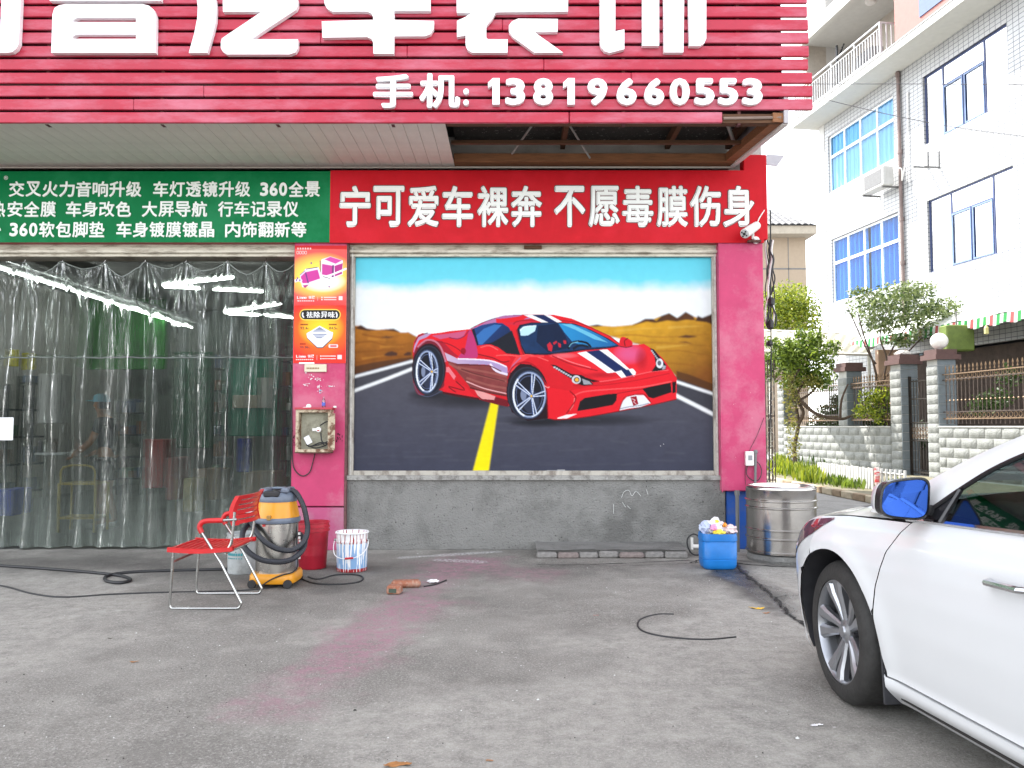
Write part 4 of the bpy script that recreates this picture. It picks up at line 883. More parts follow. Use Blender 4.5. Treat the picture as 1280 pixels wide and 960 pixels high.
for k in range(90):
    cx, cy = r_.choice([(388, 474, 6, 5), (396, 474, 7, 3), (383, 481, 3, 2), (399, 488, 4, 5), (397, 484, 3, 3), (414, 483, 6, .6), (398, 492, 3, 3)])[:2] if 0 else (0, 0)
    c4 = r_.choice([(387, 472, 5, 4), (398, 474, 6, 2.5), (383, 481, 3, 1.5), (400, 489, 4, 4), (398, 483, 3, 2), (414, 483, 5, .6)])
    x = r_.gauss(c4[0], c4[2]*.55); y = r_.gauss(c4[1], c4[3]*.55); s = r_.uniform(.3, 1.3)
    q = [(PX(x+s*r_.uniform(.5, 1.2)*math.cos(a_), y, PY), PY-.0012-.0004*(k % 5), PZ(y+s*.7*r_.uniform(.4, 1.2)*math.sin(a_), PY)) for a_ in (0, 1.1, 2.2, 3.3, 4.4, 5.4)]
    tm.m = 1 if (c4[0] == 400 and r_.random() < .35) else 0; tm.add(q, [tuple(range(6))])
o = solo('poster_remains', tm, [mat('torn_paper', (.72, .66, .68), .8), mat('torn_blue', (.1, .42, .6), .7)], 'torn flakes of old white and blue stickers on the magenta pillar', 'sticker remains'); o['kind'] = 'stuff'

# ------------------------------------------------------------------ rusty meter box on the pillar
by = D-.1
mbx = empty('meter_box', (PX(398, 566, by), by, PZ(566, by)), 'rusty open electric box with plug and cables on the magenta pillar', 'electric box')
rust = dirty('rusty_cream', (.50, .42, .30), (.13, .05, .025), .95, 11, .7, bump=.5, bscale=40, sharp=(.46, .56)); ins = dirty('box_inside', (.36, .35, .27), (.16, .14, .1), .7, 7, .7)
x0, x1, z0, z1 = PX(373.5, 540, by), PX(419, 540, by), PZ(565, by-.1), PZ(512, by-.1)
m = MB(); th = .03
m.bb((x0, by-.13, z0), (x0+th, by, z1)); m.bb((x1-th-.02, by-.13, z0), (x1-.02, by, z1)); m.bb((x0+th, by-.13, z1-th), (x1-th-.02, by, z1)); m.bb((x0+th, by-.13, z0), (x1-th-.02, by, z0+th))
part('frame', m, rust, mbx)
m = MB(); m.bb((x0+th, by-.012, z0+th), (x1-th-.02, by-.002, z1-th)); part('back_plate', m, ins, mbx)
m = MB(); m.box((x1+.0, by-.12, (z0+z1)/2-.01), (.045, .012, z1-z0-.06), M=Matrix.Rotation(.5, 3, 'Z')); part('door_edge', m, rust, mbx)
m = MB(); m.bb((x0-.01, by-.15, z1+.001), (x1, by, z1+.022)); part('top_plate', m, mat('red_top', (.42, .03, .05), .5, var=.3), mbx)
m = MB(); m.bb((x0-.005, by-.14, z0-.012), (x1-.015, by, z0-.001)); part('bottom_flange', m, mat('dark_rust', (.10, .04, .03), .8, var=.5, scale=30), mbx)
pc = P(399, 537, by-.06)
m = MB(); m.lathe([(.0, -.04), (.028, -.04), (.03, 0), (.022, .02), (0, .025)], pc, 12, 'Y'); m.box(pc+Vector((-.05, 0, .0)), (.04, .03, .03)); part('plug', m, mat('white_plug', (.75, .73, .7), .4), mbx, smooth=True)
m = MB(); m.box(pc+Vector((0, -.042, -.01)), (.02, .006, .012)); part('plug_face', m, mat('red_dot', (.4, .03, .03), .5), mbx)
for pts in (((400, 532), (410, 527), (414, 538), (412, 550), (398, 556), (385, 558)), ((401, 541), (402, 550), (405, 556)), ((383, 556), (395, 560), (410, 555), (413, 548)), ((391, 557), (402, 553), (413, 556))):
    m = MB(); m.tube(cr_pts([P(a_, b_, by-.05-.015*i % 2) for i, (a_, b_) in enumerate(pts)], 6), .007, 6); part('cable', m, black, mbx)
m = MB(); m.box(P(385, 550, by-.10), (.06, .01, .085), M=Matrix.Rotation(-.5, 3, 'Y')); part('paper', m, mat('plain_paper', (.78, .78, .82), .6), mbx)
m = MB(); m.tube(cr_pts([P(394, 566, by-.05), P(391, 578, by-.02), P(387, 590, by-.015), P(378, 595, by-.015), P(369, 588, by-.015), P(365.6, 575, by-.01), P(365, 540, by-.01), P(365, 480, by-.01)], 8), .006, 6)
solo('black_cable', m, black, 'thin black cable looping below the rusty box on the pillar', 'cable')
m = MB(); m.lathe([(.016, 0), (.019, .01), (.019, .07), (.012, .09), (.008, .1), (.008, .115), (0, .116)], P(404.5, 509.5, by-.07)+Vector((0, 0, 0)), 14); bt = solo('small_bottle', m, glass('clear_plastic', (.85, .8, .88), .1), 'small clear bottle with blue label on top of the rusty box', 'bottle', smooth=True)
m = MB(); m.lathe([(.0195, .02), (.0195, .055)], P(404.5, 509.5, by-.07), 14, caps=False); part('bottle_label', m, mat('blue_label', (.08, .12, .5), .5), bt)
m = MB(); c_ = P(386, 508, by-.1); m.lathe([(.012, -.012), (.026, -.012), (.026, .012), (.012, .012)], c_, 14, 'Y'); solo('tape_roll', m, MATS['white_plug'], 'small white tape roll on top of the rusty box', 'tape')
m = MB(); m.tube([P(379, 510, by-.1), P(384, 509.5, by-.12)], .01, 8); solo('white_plug_end', m, MATS['white_plug'], 'tiny white cap lying left of the tape roll on the rusty box', 'cap')
m = MB(); m.tube([P(417, 508.7, by-.1), P(420.5, 508.7, by-.1)], .012, 8); solo('screw_cap', m, MATS['white_plug'], 'tiny white knob at the right end of the red top of the rusty box', 'cap')
m = MB(); rr = random.Random(5)
for k in range(26):
    cx, cy = rr.choice([(368, 545), (425, 546), (422, 548), (368, 548)]); x, y = rr.gauss(cx, 1.4), rr.gauss(cy, 3)
    m.add([(PX(x+rr.uniform(.4, 1)*math.cos(q), y, by), by-.0026-.0003*(k % 6), PZ(y+rr.uniform(.4, 1.4)*math.sin(q), by)) for q in (0, 1.2, 2.5, 3.8, 5)], [(0, 1, 2, 3, 4)])
o = solo('soot_marks', m, mat('soot', (.05, .01, .02), .8), 'dark scuffs on the pillar either side of the rusty box', 'scuff marks'); o['kind'] = 'stuff'
# ------------------------------------------------------------------ the open bay behind the curtain
bay_wall = dirty('bay_wall', (.20, .225, .205), (.05, .065, .055), .7, 1.2, .85)
bay_green = mat('green_board', (.02, .20, .12), .6, var=.3, scale=2)
YBK = 18.2
m = MB(); m.bb((XL+.21, YBK, 0), (XR-.31, YBK+.1, 3.95)); struct('back_wall', m, bay_wall)
m = MB(); m.bb((lx0+.6, D+.4, 0), (lx0+.7, YBK-.01, 3.95)); struct('side_wall', m, bay_wall)
m = MB(); m.add([(XL+.21, D-.01, .001), (lx0+.6, D-.01, .001), (lx0+.6, YBK, .001), (XL+.21, YBK, .001)], [(0, 1, 2, 3)]); struct('bay_floor', m, dirty('bay_floor', (.14, .14, .135), (.07, .07, .065), .6, 1, .5), recalc=False)
lampm = mat('tube_light', (.9, .9, .9), .4, emit=(.92, 1, .95), estr=5)
fitm = mat('light_fitting', (.6, .62, .6), .5)
ZL = 3.55
def tube_light(a, b_, group, label):
    a = Vector(a); b_ = Vector(b_); mid = (a+b_)/2
    e = empty('tube_light', (mid.x, mid.y, mid.z-.03), label, 'light', group)
    m = MB(); d_ = (b_-a).normalized(); u_ = Vector((0, 0, .045)); m.tube([a+u_, b_+u_], .035, 4); part('fitting', m, fitm, e)
    m = MB(); m.tube([a, b_], .016, 8); part('tube', m, lampm, e, smooth=True)
xrow = PX(0, 333, 11.2)*1.0
ys_ = 10.1
while ys_ < 17.9:
    yb_ = min(ys_+1.35, 18.0); tube_light((xrow, ys_, ZL), (xrow, yb_, ZL), 'lights in the long row', '%s tube of the long row of lights running to the back of the bay' % ('first (nearest)', 'second', 'third', 'fourth', 'fifth', 'last (farthest)')[min(5, int((ys_-10)/1.45))]); ys_ += 1.47
zl = lambda py: (PZ(py, 1.0)-H)
def atz(px, py, z=ZL): g = ray(px, py); t = (z-H)/g[2]; return (g[0]*t, g[1]*t, z)
for (p, q), lab in (((( 204, 357), (291, 347.5)), 'slanted white ceiling tube nearest the front, upper of its pair'), (((205, 358.5), (250, 361)), 'short white ceiling tube under the slanted tube nearest the front'), (((266, 362), (328, 365)), 'level white ceiling tube right of the front pair'), (((283, 391), (347, 381)), 'slanted white ceiling tube deeper in the bay'), (((285, 392.5), (323, 394.5)), 'short white ceiling tube under the deeper slanted tube'), (((333, 394.5), (366, 397.5)), 'ceiling tube touching the pillar edge, right of the deeper pair')):
    tube_light(atz(*p), atz(*q), None, lab)
tube_light(atz(287, 412), atz(372, 411), None, 'long white ceiling tube at the back right of the bay, under a pale beam')
m = MB(); a = atz(285, 414); m.bb((a[0], a[1]-.03, ZL-.28), (a[0]+1.9, a[1], ZL-.06)); solo('light_beam', m, fitm, 'pale metal beam under the rearmost ceiling tube', 'beam')
m = MB(); m.bb((xrow-.12, 10.0, ZL+.1), (xrow+.12, 18, ZL+.16)); solo('light_rail', m, fitm, 'long white rail above the row of tube lights', 'rail')
# dark racks, boards and goods
def wbox(name, px0, px1, py0, py1, Y, dep, m_, label, cat):
    b_ = MB(); b_.bbox_bevel((PX(px0, py1, Y), Y, max(PZ(py1, Y), .0)), (PX(px1, py1, Y), Y+dep, PZ(py0, Y)), .01); return solo(name, b_, m_, label, cat)
wbox('wall_board', 284, 346, 448, 545, 14.5, .04, bay_green, 'large teal green board hanging in the bay behind the curtain, right side', 'board')
wbox('notice', 290, 325, 494, 510, 14.44, .02, mat('notice_beige', (.35, .33, .25), .7), 'beige notice stuck on the teal green board', 'notice')
wbox('notice', 321, 340, 472, 510, 14.42, .02, mat('notice_white', (.5, .5, .46), .7), 'tall white notice at the right edge of the teal green board', 'notice')
wbox('wall_board', 78, 205, 360, 462, 16.5, .04, mat('green_backdrop', (.04, .26, .04), .6, var=.5, scale=.8), 'big leaf green backdrop under the long row of lights', 'board')
wbox('wall_board', 215, 262, 440, 560, 16, .04, mat('green_backdrop2', (.03, .12, .06), .6, var=.3), 'dark green board in the middle of the bay', 'board')
wbox('metal_cabinet', 45, 71, 467, 529, 11.5, .35, mat('cabinet_grey', (.48, .48, .46), .5), 'light grey wall cabinet seen through the curtain above the white shelf', 'cabinet')
wbox('wall_shelf', 42, 78, 566, 569, 11.3, .35, mat('shelf_white', (.6, .62, .62), .4), 'white shelf with dark bottles behind the curtain', 'shelf')
for k, x in enumerate((50, 56, 62, 68)):
    b_ = MB(); Y = 11.4; z0 = PZ(566, Y); b_.lathe([(.035, z0), (.035, z0+.14), (.015, z0+.17), (.015, z0+.2)], (PX(x, 560, Y), Y, 0), 10)
    solo('spray_bottle', b_, mat('bottle_%s' % 'dgwb'[k], ((.08, .08, .09), (.1, .12, .1), (.3, .3, .28), (.12, .1, .08))[k], .4), ('black spray bottle at the left end of the white shelf', 'dark green spray bottle second from the left on the white shelf', 'grey white spray bottle third from the left on the white shelf', 'brown spray bottle at the right end of the white shelf')[k], 'bottle', 'bottles on the white shelf')
wbox('yellow_rag', 10, 22, 437, 458, 10.8, .03, mat('rag_yellow', (.55, .50, .03), .8, var=.4, scale=20), 'yellow cloth hanging leftmost behind the curtain', 'cloth')
wbox('yellow_rag', 25, 42, 441, 462, 10.9, .03, MATS['rag_yellow'], 'wider yellow cloth hanging beside the leftmost one', 'cloth')
wbox('red_tool_cabinet', 180, 203, 549, 610, 13, .5, mat('cab_red', (.35, .035, .03), .45), 'red tool cabinet standing behind the curtain', 'cabinet')
wbox('red_box', 206, 222, 572, 625, 12.5, .5, mat('cab_red2', (.30, .05, .04), .5), 'narrow dark red cabinet right of the red tool cabinet', 'cabinet')
wbox('blue_barrel', -8, 14, 612, 645, 9.9, .4, mat('barrel_blue', (.04, .07, .5), .5), 'blue tub on the floor at the left edge behind the curtain', 'tub')
wbox('cardboard_box', 246, 275, 586, 625, 12, .4, mat('cardboard', (.28, .19, .11), .8), 'brown cardboard box on the bay floor behind the chair', 'box')
wbox('cardboard_box', 306, 342, 590, 640, 12.2, .5, MATS['cardboard'], 'wide brown cardboard box left of the magenta pillar, behind the curtain', 'box')
wbox('blue_coverall', 295, 312, 548, 590, 11.6, .12, mat('cloth_blue', (.02, .04, .30), .8, var=.4, scale=9), 'dark blue work clothes hanging below the teal board', 'clothes')
wbox('yellow_sack', 228, 246, 598, 640, 10.6, .3, mat('sack_yellow', (.35, .28, .08), .8, var=.4), 'yellowish sack standing on the floor behind the curtain', 'sack')
for k, (x0, x1, y0, Y) in enumerate(((146, 178, 500, 15.5), (262, 283, 445, 15.2), (346, 366, 430, 13.5), (-20, 8, 480, 12), (18, 40, 470, 12.5))):
    x_0, x_1 = PX(x0, 550, Y), PX(x1, 550, Y); zt_ = PZ(y0, Y)
    e = empty('storage_rack', ((x_0+x_1)/2, Y, 0), ('dark storage rack left of the red tool cabinet', 'tall rack between the dark green and the teal board', 'tall rack next to the magenta pillar inside the bay', 'rack at the far left edge behind the curtain', 'narrow rack with pale goods left of the grey wall cabinet')[k], 'rack')
    fr = mat('rack_metal', (.05, .06, .06), .5)
    for sx in (x_0, x_1-.04):
        for sy in (Y, Y+.4): b_ = MB(); b_.bb((sx, sy, 0), (sx+.04, sy+.03, zt_)); part('post', b_, fr, e)
    z = .3
    while z < zt_:
        b_ = MB(); b_.bb((x_0+.041, Y+.005, z), (x_1-.041, Y+.425, z+.03)); part('shelf', b_, fr, e)
        x = x_0+.05
        while x < x_1-.12:
            w = random.uniform(.08, .16); h2 = random.uniform(.1, .3); c_ = random.choice([(.3, .3, .28), (.08, .12, .2), (.25, .12, .06), (.1, .2, .12), (.45, .44, .4)])
            g_ = MB(); g_.bbox_bevel((x, Y+.05, z+.031), (min(x+w-.02, x_1-.05), Y+.3, z+.03+h2), .01)
            part('carton', g_, mat('goods_%d' % int(c_[0]*100), c_, .6), e); x += w
        z += .42
# yellow frame trolley
e = empty('work_trolley', (PX(100, 650, 10), 10, 0), 'yellow tube frame trolley standing before the person behind the curtain', 'trolley')
yel = mat('trolley_yellow', (.5, .38, .10), .5)
X0, X1 = PX(78, 650, 10), PX(124, 650, 10)
for sx in (X0, X1):
    for sy in (9.9, 10.2): m = MB(); m.tube([(sx, sy, .02), (sx, sy, .62)], .018, 6); part('leg', m, yel, e)
for z in (.18, .60):
    m = MB(); m.bb((X0+.019, 9.9, z), (X1-.019, 10.2, z+.03)); part('shelf', m, yel, e)
m = MB(); m.tube(cr_pts([(X0+.02, 9.9, .62), (X0+.05, 9.9, .82), (X1-.05, 9.9, .82), (X1-.02, 9.9, .62)], 4), .014, 6); part('handle', m, yel, e)

# ------------------------------------------------------------------ person
def skin(name, nodes, edges, m_, parent, sub=2, label=None):
    me = bpy.data.meshes.new(name); me.from_pydata([n[0] for n in nodes], edges, [])
    o = bpy.data.objects.new('tmp_skin', me); C.objects.link(o)
    md = o.modifiers.new('s', 'SKIN'); md.use_smooth_shade = True
    for i, n in enumerate(nodes):
        r = n[1]; me.skin_vertices[0].data[i].radius = (r, r) if not isinstance(r, tuple) else r
    me.skin_vertices[0].data[0].use_root = True
    sd = o.modifiers.new('d', 'SUBSURF'); sd.levels = sub
    out = bpy.data.meshes.new_from_object(o.evaluated_get(bpy.context.evaluated_depsgraph_get()))
    bpy.data.objects.remove(o); out.name = name; out.materials.clear(); out.materials.append(m_)
    inv = worldm(parent).inverted(); out.transform(inv); out.shade_smooth()
    q = link(name, out, parent)
    if label: q['label'] = label
    return q
PYc = 10.45; px_ = PX(130, 600, PYc)
person = empty('person', (px_, PYc, 0), 'person in dark t-shirt, shorts and light blue cap working behind the plastic curtain', 'person')
sk_ = mat('skin', (.42, .22, .13), .5, var=.08)
def V_(dx, dy, z): return (px_+dx, PYc+dy, z)
nd = [(V_(.05, 0, .92), (.13, .10)), (V_(.05, 0, 1.08), (.125, .10)), (V_(.02, 0, 1.25), (.15, .105)), (V_(-.01, 0, 1.38), (.13, .085)), (V_(-.03, 0, 1.46), .055), (V_(-.055, 0, 1.52), .055), (V_(-.07, 0, 1.60), (.082, .095)), (V_(-.065, 0, 1.68), (.072, .085)),
      (V_(.03, -.19, 1.36), .058), (V_(-.06, -.24, 1.13), .046), (V_(-.26, -.2, .98), .036), (V_(-.33, -.18, .93), .03),
      (V_(.03, .19, 1.36), .058), (V_(.02, .25, 1.12), .046), (V_(-.20, .2, .98), .036), (V_(-.28, .16, .95), .03),
      (V_(.05, -.10, .86), .09), (V_(.0, -.12, .50), .065), (V_(.07, -.12, .10), .04), (V_(-.08, -.13, .04), .032),
      (V_(.05, .10, .86), .09), (V_(-.02, .12, .50), .065), (V_(.10, .12, .10), .04), (V_(-.04, .13, .04), .032)]
ed = [(0,1),(1,2),(2,3),(3,4),(4,5),(5,6),(6,7),(3,8),(8,9),(9,10),(10,11),(3,12),(12,13),(13,14),(14,15),(0,16),(16,17),(17,18),(18,19),(0,20),(20,21),(21,22),(22,23)]
body_ = skin('body', nd, ed, sk_, person)
for hx, hy, hz, s in ((-.33, -.18, .93, 1), (-.28, .16, .95, -1)):
    for k in range(4):
        a0 = V_(hx, hy+s*(-.03+.02*k), hz); skin('finger', [(a0, .011), (V_(hx-.045, hy+s*(-.032+.021*k), hz-.012-.004*k), .009), (V_(hx-.068+.004*abs(k-1.5), hy+s*(-.032+.021*k), hz-.036), .007)], [(0,1),(1,2)], sk_, person, 1)
    skin('thumb', [(V_(hx+.01, hy-s*.03, hz), .012), (V_(hx-.02, hy-s*.055, hz-.015), .01), (V_(hx-.045, hy-s*.05, hz-.03), .008)], [(0,1),(1,2)], sk_, person, 1)
m = MB(); m.lathe([(0, 0), (.014, .005), (.012, .03), (0, .035)], (px_-.155, PYc, 1.575), 8); part('nose', m, sk_, person, smooth=True)
for s in (-1, 1): m = MB(); m.lathe([(.0, -.012), (.018, -.006), (.02, .006), (0, .012)], (px_-.06, PYc+s*.082, 1.6), 8, 'Y'); part('ear', m, sk_, person, smooth=True)
for s in (-1, 1): m = MB(); m.lathe([(.0, -.003), (.008, 0), (0, .003)], (px_-.143, PYc+s*.032, 1.625), 8, 'X'); part('eye', m, black, person)
m = MB(); m.box((px_-.146, PYc, 1.55), (.006, .04, .006)); part('mouth', m, mat('lips', (.3, .09, .07), .5), person)
shm = mat('dark_shirt', (.045, .05, .06), .85, var=.3, scale=8); shr = mat('dark_shorts', (.03, .035, .05), .85, var=.3)
skin('shirt', [(V_(.05, 0, .90), (.155, .125)), (V_(.05, 0, 1.08), (.15, .12)), (V_(.02, 0, 1.25), (.17, .125)), (V_(-.01, 0, 1.385), (.14, .10)), (V_(.03, -.195, 1.365), .075), (V_(-.01, -.23, 1.23), .07), (V_(.03, .195, 1.365), .075), (V_(.03, .235, 1.23), .07)], [(0,1),(1,2),(2,3),(3,4),(4,5),(3,6),(6,7)], shm, person)
skin('shorts', [(V_(.05, 0, .93), (.15, .12)), (V_(.05, -.10, .84), .112), (V_(.02, -.12, .60), .098), (V_(.05, .10, .84), .112), (V_(.01, .12, .60), .098)], [(0,1),(1,2),(0,3),(3,4)], shr, person)
m = MB(); m.lathe([(.105, 1.64), (.108, 1.67), (.095, 1.72), (.05, 1.745), (0, 1.75)], (px_-.06, PYc, 0), 20); m.box((px_-.18, PYc, 1.655), (.12, .13, .012)); part('cap', m, mat('cap_blue', (.25, .5, .6), .7), person, smooth=True)
m = MB(); m.lathe([(.09, 1.55), (.1, 1.6), (.1, 1.638)], (px_-.045, PYc, 0), 16, caps=False); 
hair = MB(); hair.add([v for v in m.v], [f for f in m.f if sum(m.v[i][0] for i in f)/4 > px_-.05]); part('hair', hair, black, person, smooth=True)
for s, dx in ((-1, 0), (1, .04)):
    m = MB(); m.bbox_bevel((px_+dx-.16, PYc+s*.125-.045, 0), (px_+dx+.12, PYc+s*.125+.045, .085), .03); part('shoe', m, mat('grey_shoe', (.4, .4, .4), .6), person, smooth=True)
m = MB(); c_ = Vector((px_-.37, PYc-.05, .93)); m.lathe([(0, -.02), (.09, -.02), (.1, .0), (.09, .02), (0, .03)], c_, 16, 'X'); m.tube([c_, c_+Vector((.1, -.06, -.02))], .022, 8)
solo('polishing_tool', m, MATS['white_plug'], 'round white polishing tool held by the person behind the curtain', 'tool', smooth=True)

# ------------------------------------------------------------------ clear plastic curtain
def curtain_mat():
    m = bpy.data.materials.new('clear_pvc'); m.use_nodes = True; N = m.node_tree.nodes; L = m.node_tree.links; N.remove(N['Principled BSDF'])
    tr = N.new('ShaderNodeBsdfTransparent'); tr.inputs[0].default_value = (.88, .92, .90, 1)
    gl = N.new('ShaderNodeBsdfGlossy'); gl.inputs['Roughness'].default_value = .04
    df = N.new('ShaderNodeBsdfDiffuse'); df.inputs[0].default_value = (.42, .48, .43, 1); tl = N.new('ShaderNodeBsdfTranslucent'); tl.inputs[0].default_value = (.5, .55, .5, 1)
    dd = N.new('ShaderNodeMixShader'); dd.inputs[0].default_value = .35; L.new(df.outputs[0], dd.inputs[1]); L.new(tl.outputs[0], dd.inputs[2])
    tc = N.new('ShaderNodeTexCoord'); mp = N.new('ShaderNodeMapping'); mp.inputs['Scale'].default_value = (12, 12, .7); L.new(tc.outputs['Object'], mp.inputs[0])
    nz = N.new('ShaderNodeTexNoise'); nz.inputs['Scale'].default_value = 2.2; nz.inputs['Detail'].default_value = 5; nz.inputs['Distortion'].default_value = .6; L.new(mp.outputs[0], nz.inputs[0])
    bp = N.new('ShaderNodeBump'); bp.inputs['Strength'].default_value = .5; bp.inputs['Distance'].default_value = .025; L.new(nz.outputs['Fac'], bp.inputs['Height'])
    n2 = N.new('ShaderNodeTexNoise'); n2.inputs['Scale'].default_value = 5; n2.inputs['Detail'].default_value = 4; n2.inputs['Distortion'].default_value = 1.2; mp2 = N.new('ShaderNodeMapping'); mp2.inputs['Scale'].default_value = (14, 14, .55); L.new(tc.outputs['Object'], mp2.inputs[0]); L.new(mp2.outputs[0], n2.inputs[0])
    b2 = N.new('ShaderNodeBump'); b2.inputs['Strength'].default_value = .8; b2.inputs['Distance'].default_value = .05; L.new(n2.outputs['Fac'], b2.inputs['Height']); L.new(bp.outputs[0], b2.inputs['Normal'])
    L.new(b2.outputs[0], gl.inputs['Normal'])
    fr = N.new('ShaderNodeFresnel'); fr.inputs[0].default_value = 1.5; L.new(b2.outputs[0], fr.inputs['Normal'])
    mu = N.new('ShaderNodeMath'); mu.operation = 'MULTIPLY_ADD'; mu.use_clamp = True; mu.inputs[1].default_value = 2.6; mu.inputs[2].default_value = -.10; L.new(fr.outputs[0], mu.inputs[0])
    sx = N.new('ShaderNodeSeparateXYZ'); L.new(tc.outputs['Object'], sx.inputs[0])
    hz = N.new('ShaderNodeMapRange'); hz.inputs[1].default_value = .0; hz.inputs[2].default_value = 1.1; hz.inputs[3].default_value = .34; hz.inputs[4].default_value = .04; L.new(sx.outputs['Z'], hz.inputs[0])
    n3 = N.new('ShaderNodeTexNoise'); n3.inputs['Scale'].default_value = 1.3; n3.inputs['Detail'].default_value = 7; L.new(mp.outputs[0], n3.inputs[0])
    h2 = N.new('ShaderNodeMath'); h2.operation = 'MULTIPLY'; h3 = N.new('ShaderNodeMapRange'); h3.inputs[1].default_value = .25; h3.inputs[2].default_value = .7; h3.inputs[3].default_value = .4; h3.inputs[4].default_value = 1.6
    L.new(n3.outputs['Fac'], h3.inputs[0]); L.new(hz.outputs[0], h2.inputs[0]); L.new(h3.outputs[0], h2.inputs[1])
    m1 = N.new('ShaderNodeMixShader'); L.new(h2.outputs[0], m1.inputs[0]); L.new(tr.outputs[0], m1.inputs[1]); L.new(dd.outputs[0], m1.inputs[2])
    rf = N.new('ShaderNodeBsdfRefraction'); rf.inputs[0].default_value = (.86, .91, .88, 1); rf.inputs['IOR'].default_value = 1.022; rf.inputs['Roughness'].default_value = .0; L.new(bp.outputs[0], rf.inputs['Normal'])
    m0 = N.new('ShaderNodeMixShader'); m0.inputs[0].default_value = .45; L.new(tr.outputs[0], m0.inputs[1]); L.new(rf.outputs[0], m0.inputs[2]); L.new(m0.outputs[0], m1.inputs[1])
    m2 = N.new('ShaderNodeMixShader'); L.new(mu.outputs[0], m2.inputs[0]); L.new(m1.outputs[0], m2.inputs[1]); L.new(gl.outputs[0], m2.inputs[2])
    L.new(m2.outputs[0], N['Material Output'].inputs[0]); return m
pvc = curtain_mat()
CY = D+.06
hooks = [PX(x, 328, CY) for x in (-270, -220, -170, -120, -70, -19, 31, 78, 131, 181, 232, 284, 332, 372)]
ztop = PZ(327, CY); xr_ = lx0-.005; xl_ = hooks[0]
zseam = PZ(447, CY)
cur = empty('plastic_curtain', ((xl_+xr_)/2, CY, .02), 'clear plastic strip curtain hung in folds across the open bay', 'curtain')
hk = np.array(hooks); rs = np.random.default_rng(3)
dips = rs.uniform(.05, .22, len(hooks))
folds = [(rs.uniform(3, 16), rs.uniform(0, 6.28), rs.uniform(.006, .02)) for _ in range(9)]
def cy(x, z):
    i = int(np.clip(np.searchsorted(hk, x)-1, 0, len(hk)-2)); u = (x-hk[i])/(hk[i+1]-hk[i])
    top = max(0, min(1, (z-1.6)/(ztop-1.6)))
    y = .05*(abs(math.sin(PI*u))**.7)*(.35+.65*top)*(1 if i % 2 else -1)*.9
    dn = 1-top*.75
    wv = x+.05*mnoise.noise(Vector((x*1.2, 0, z*.8)))
    y += .011*math.sin(61*wv+3*mnoise.noise(Vector((x*2, 0, z*.3))))*(.4+mnoise.noise(Vector((x*1.7, 3, z*.4)))*1.4)*(1-.3*top)
    for f, p, a in folds: y += 1.5*a*dn*math.sin(f*2.1*wv+p+.25*math.sin(z*1.7+f))
    y += dn*.03*mnoise.noise(Vector((x*4, 1.5, z*.5)))+.006*mnoise.noise(Vector((x*22, 7, z*3)))
    # pleats fanning out from each hook
    uu = min(u, 1-u)*(hk[i+1]-hk[i]); fan = max(0, ztop-z)
    if fan < 1.1: y += .03*math.sin(14*uu/(fan*.45+.06))*math.exp(-uu/(fan*.5+.02))*(1-fan/1.1)
    return CY+y
def ctop(x):
    i = int(np.clip(np.searchsorted(hk, x)-1, 0, len(hk)-2)); u = (x-hk[i])/(hk[i+1]-hk[i]); return ztop-dips[i]*(1-abs(2*u-1)**1.6)
b_ = MB(); b_.grid(lambda u, v: (lambda x: (x, cy(x, zseam+(ctop(x)-zseam)*v), zseam+(ctop(x)-zseam)*v))(xl_+(xr_-xl_)*u), 620, 50); part('upper_sheet', b_, pvc, cur, smooth=True, recalc=False)
def cbot(x): return .022+.02*abs(mnoise.noise(Vector((x*2, 0, 0))))
b_ = MB(); b_.grid(lambda u, v: (lambda x: (x, cy(x, zseam*v)-.012-.05*(1-v)**6, cbot(x)*(1-v)+(zseam+.03)*v))(xl_+(xr_-xl_)*u), 620, 60); part('lower_sheet', b_, pvc, cur, smooth=True, recalc=False)
b_ = MB(); b_.tube([(x, cy(x, zseam)-.008, zseam+.004*mnoise.noise(Vector((x*5, 0, 0)))) for x in np.linspace(xl_, xr_, 300)], .008, 4); part('seam', b_, mat('seam_plastic', (.25, .28, .26), .35), cur)
b_ = MB(); b_.tube([(x, cy(x, ctop(x))-.004, ctop(x)) for x in np.linspace(xl_, xr_, 300)], .005, 4); part('hem', b_, MATS['seam_plastic'], cur)
for x in hooks[:-1]:
    m = MB(); m.tube(cr_pts([(x, CY, ztop+.05), (x+.012, CY-.01, ztop+.02), (x, CY-.015, ztop-.012), (x-.01, CY, ztop+.01)], 4), .004, 6); part('hook', m, steel, cur)
m = MB(); m.tube([(xl_, CY+.01, ztop+.055), (xr_, CY+.01, ztop+.055)], .012, 8); part('rail', m, mat('rail_steel', (.3, .3, .3), .4, 1), cur)
m = MB(); m.box((PX(5, 536, CY-.1), CY-.13, PZ(536, CY-.1)), (PX(15.5, 536, CY-.1)-PX(-12, 536, CY-.1), .003, .245))
solo('paper_notice', m, mat('notice_paper', (.80, .80, .82), .7), 'blank white sheet taped to the plastic curtain at the left edge', 'paper')

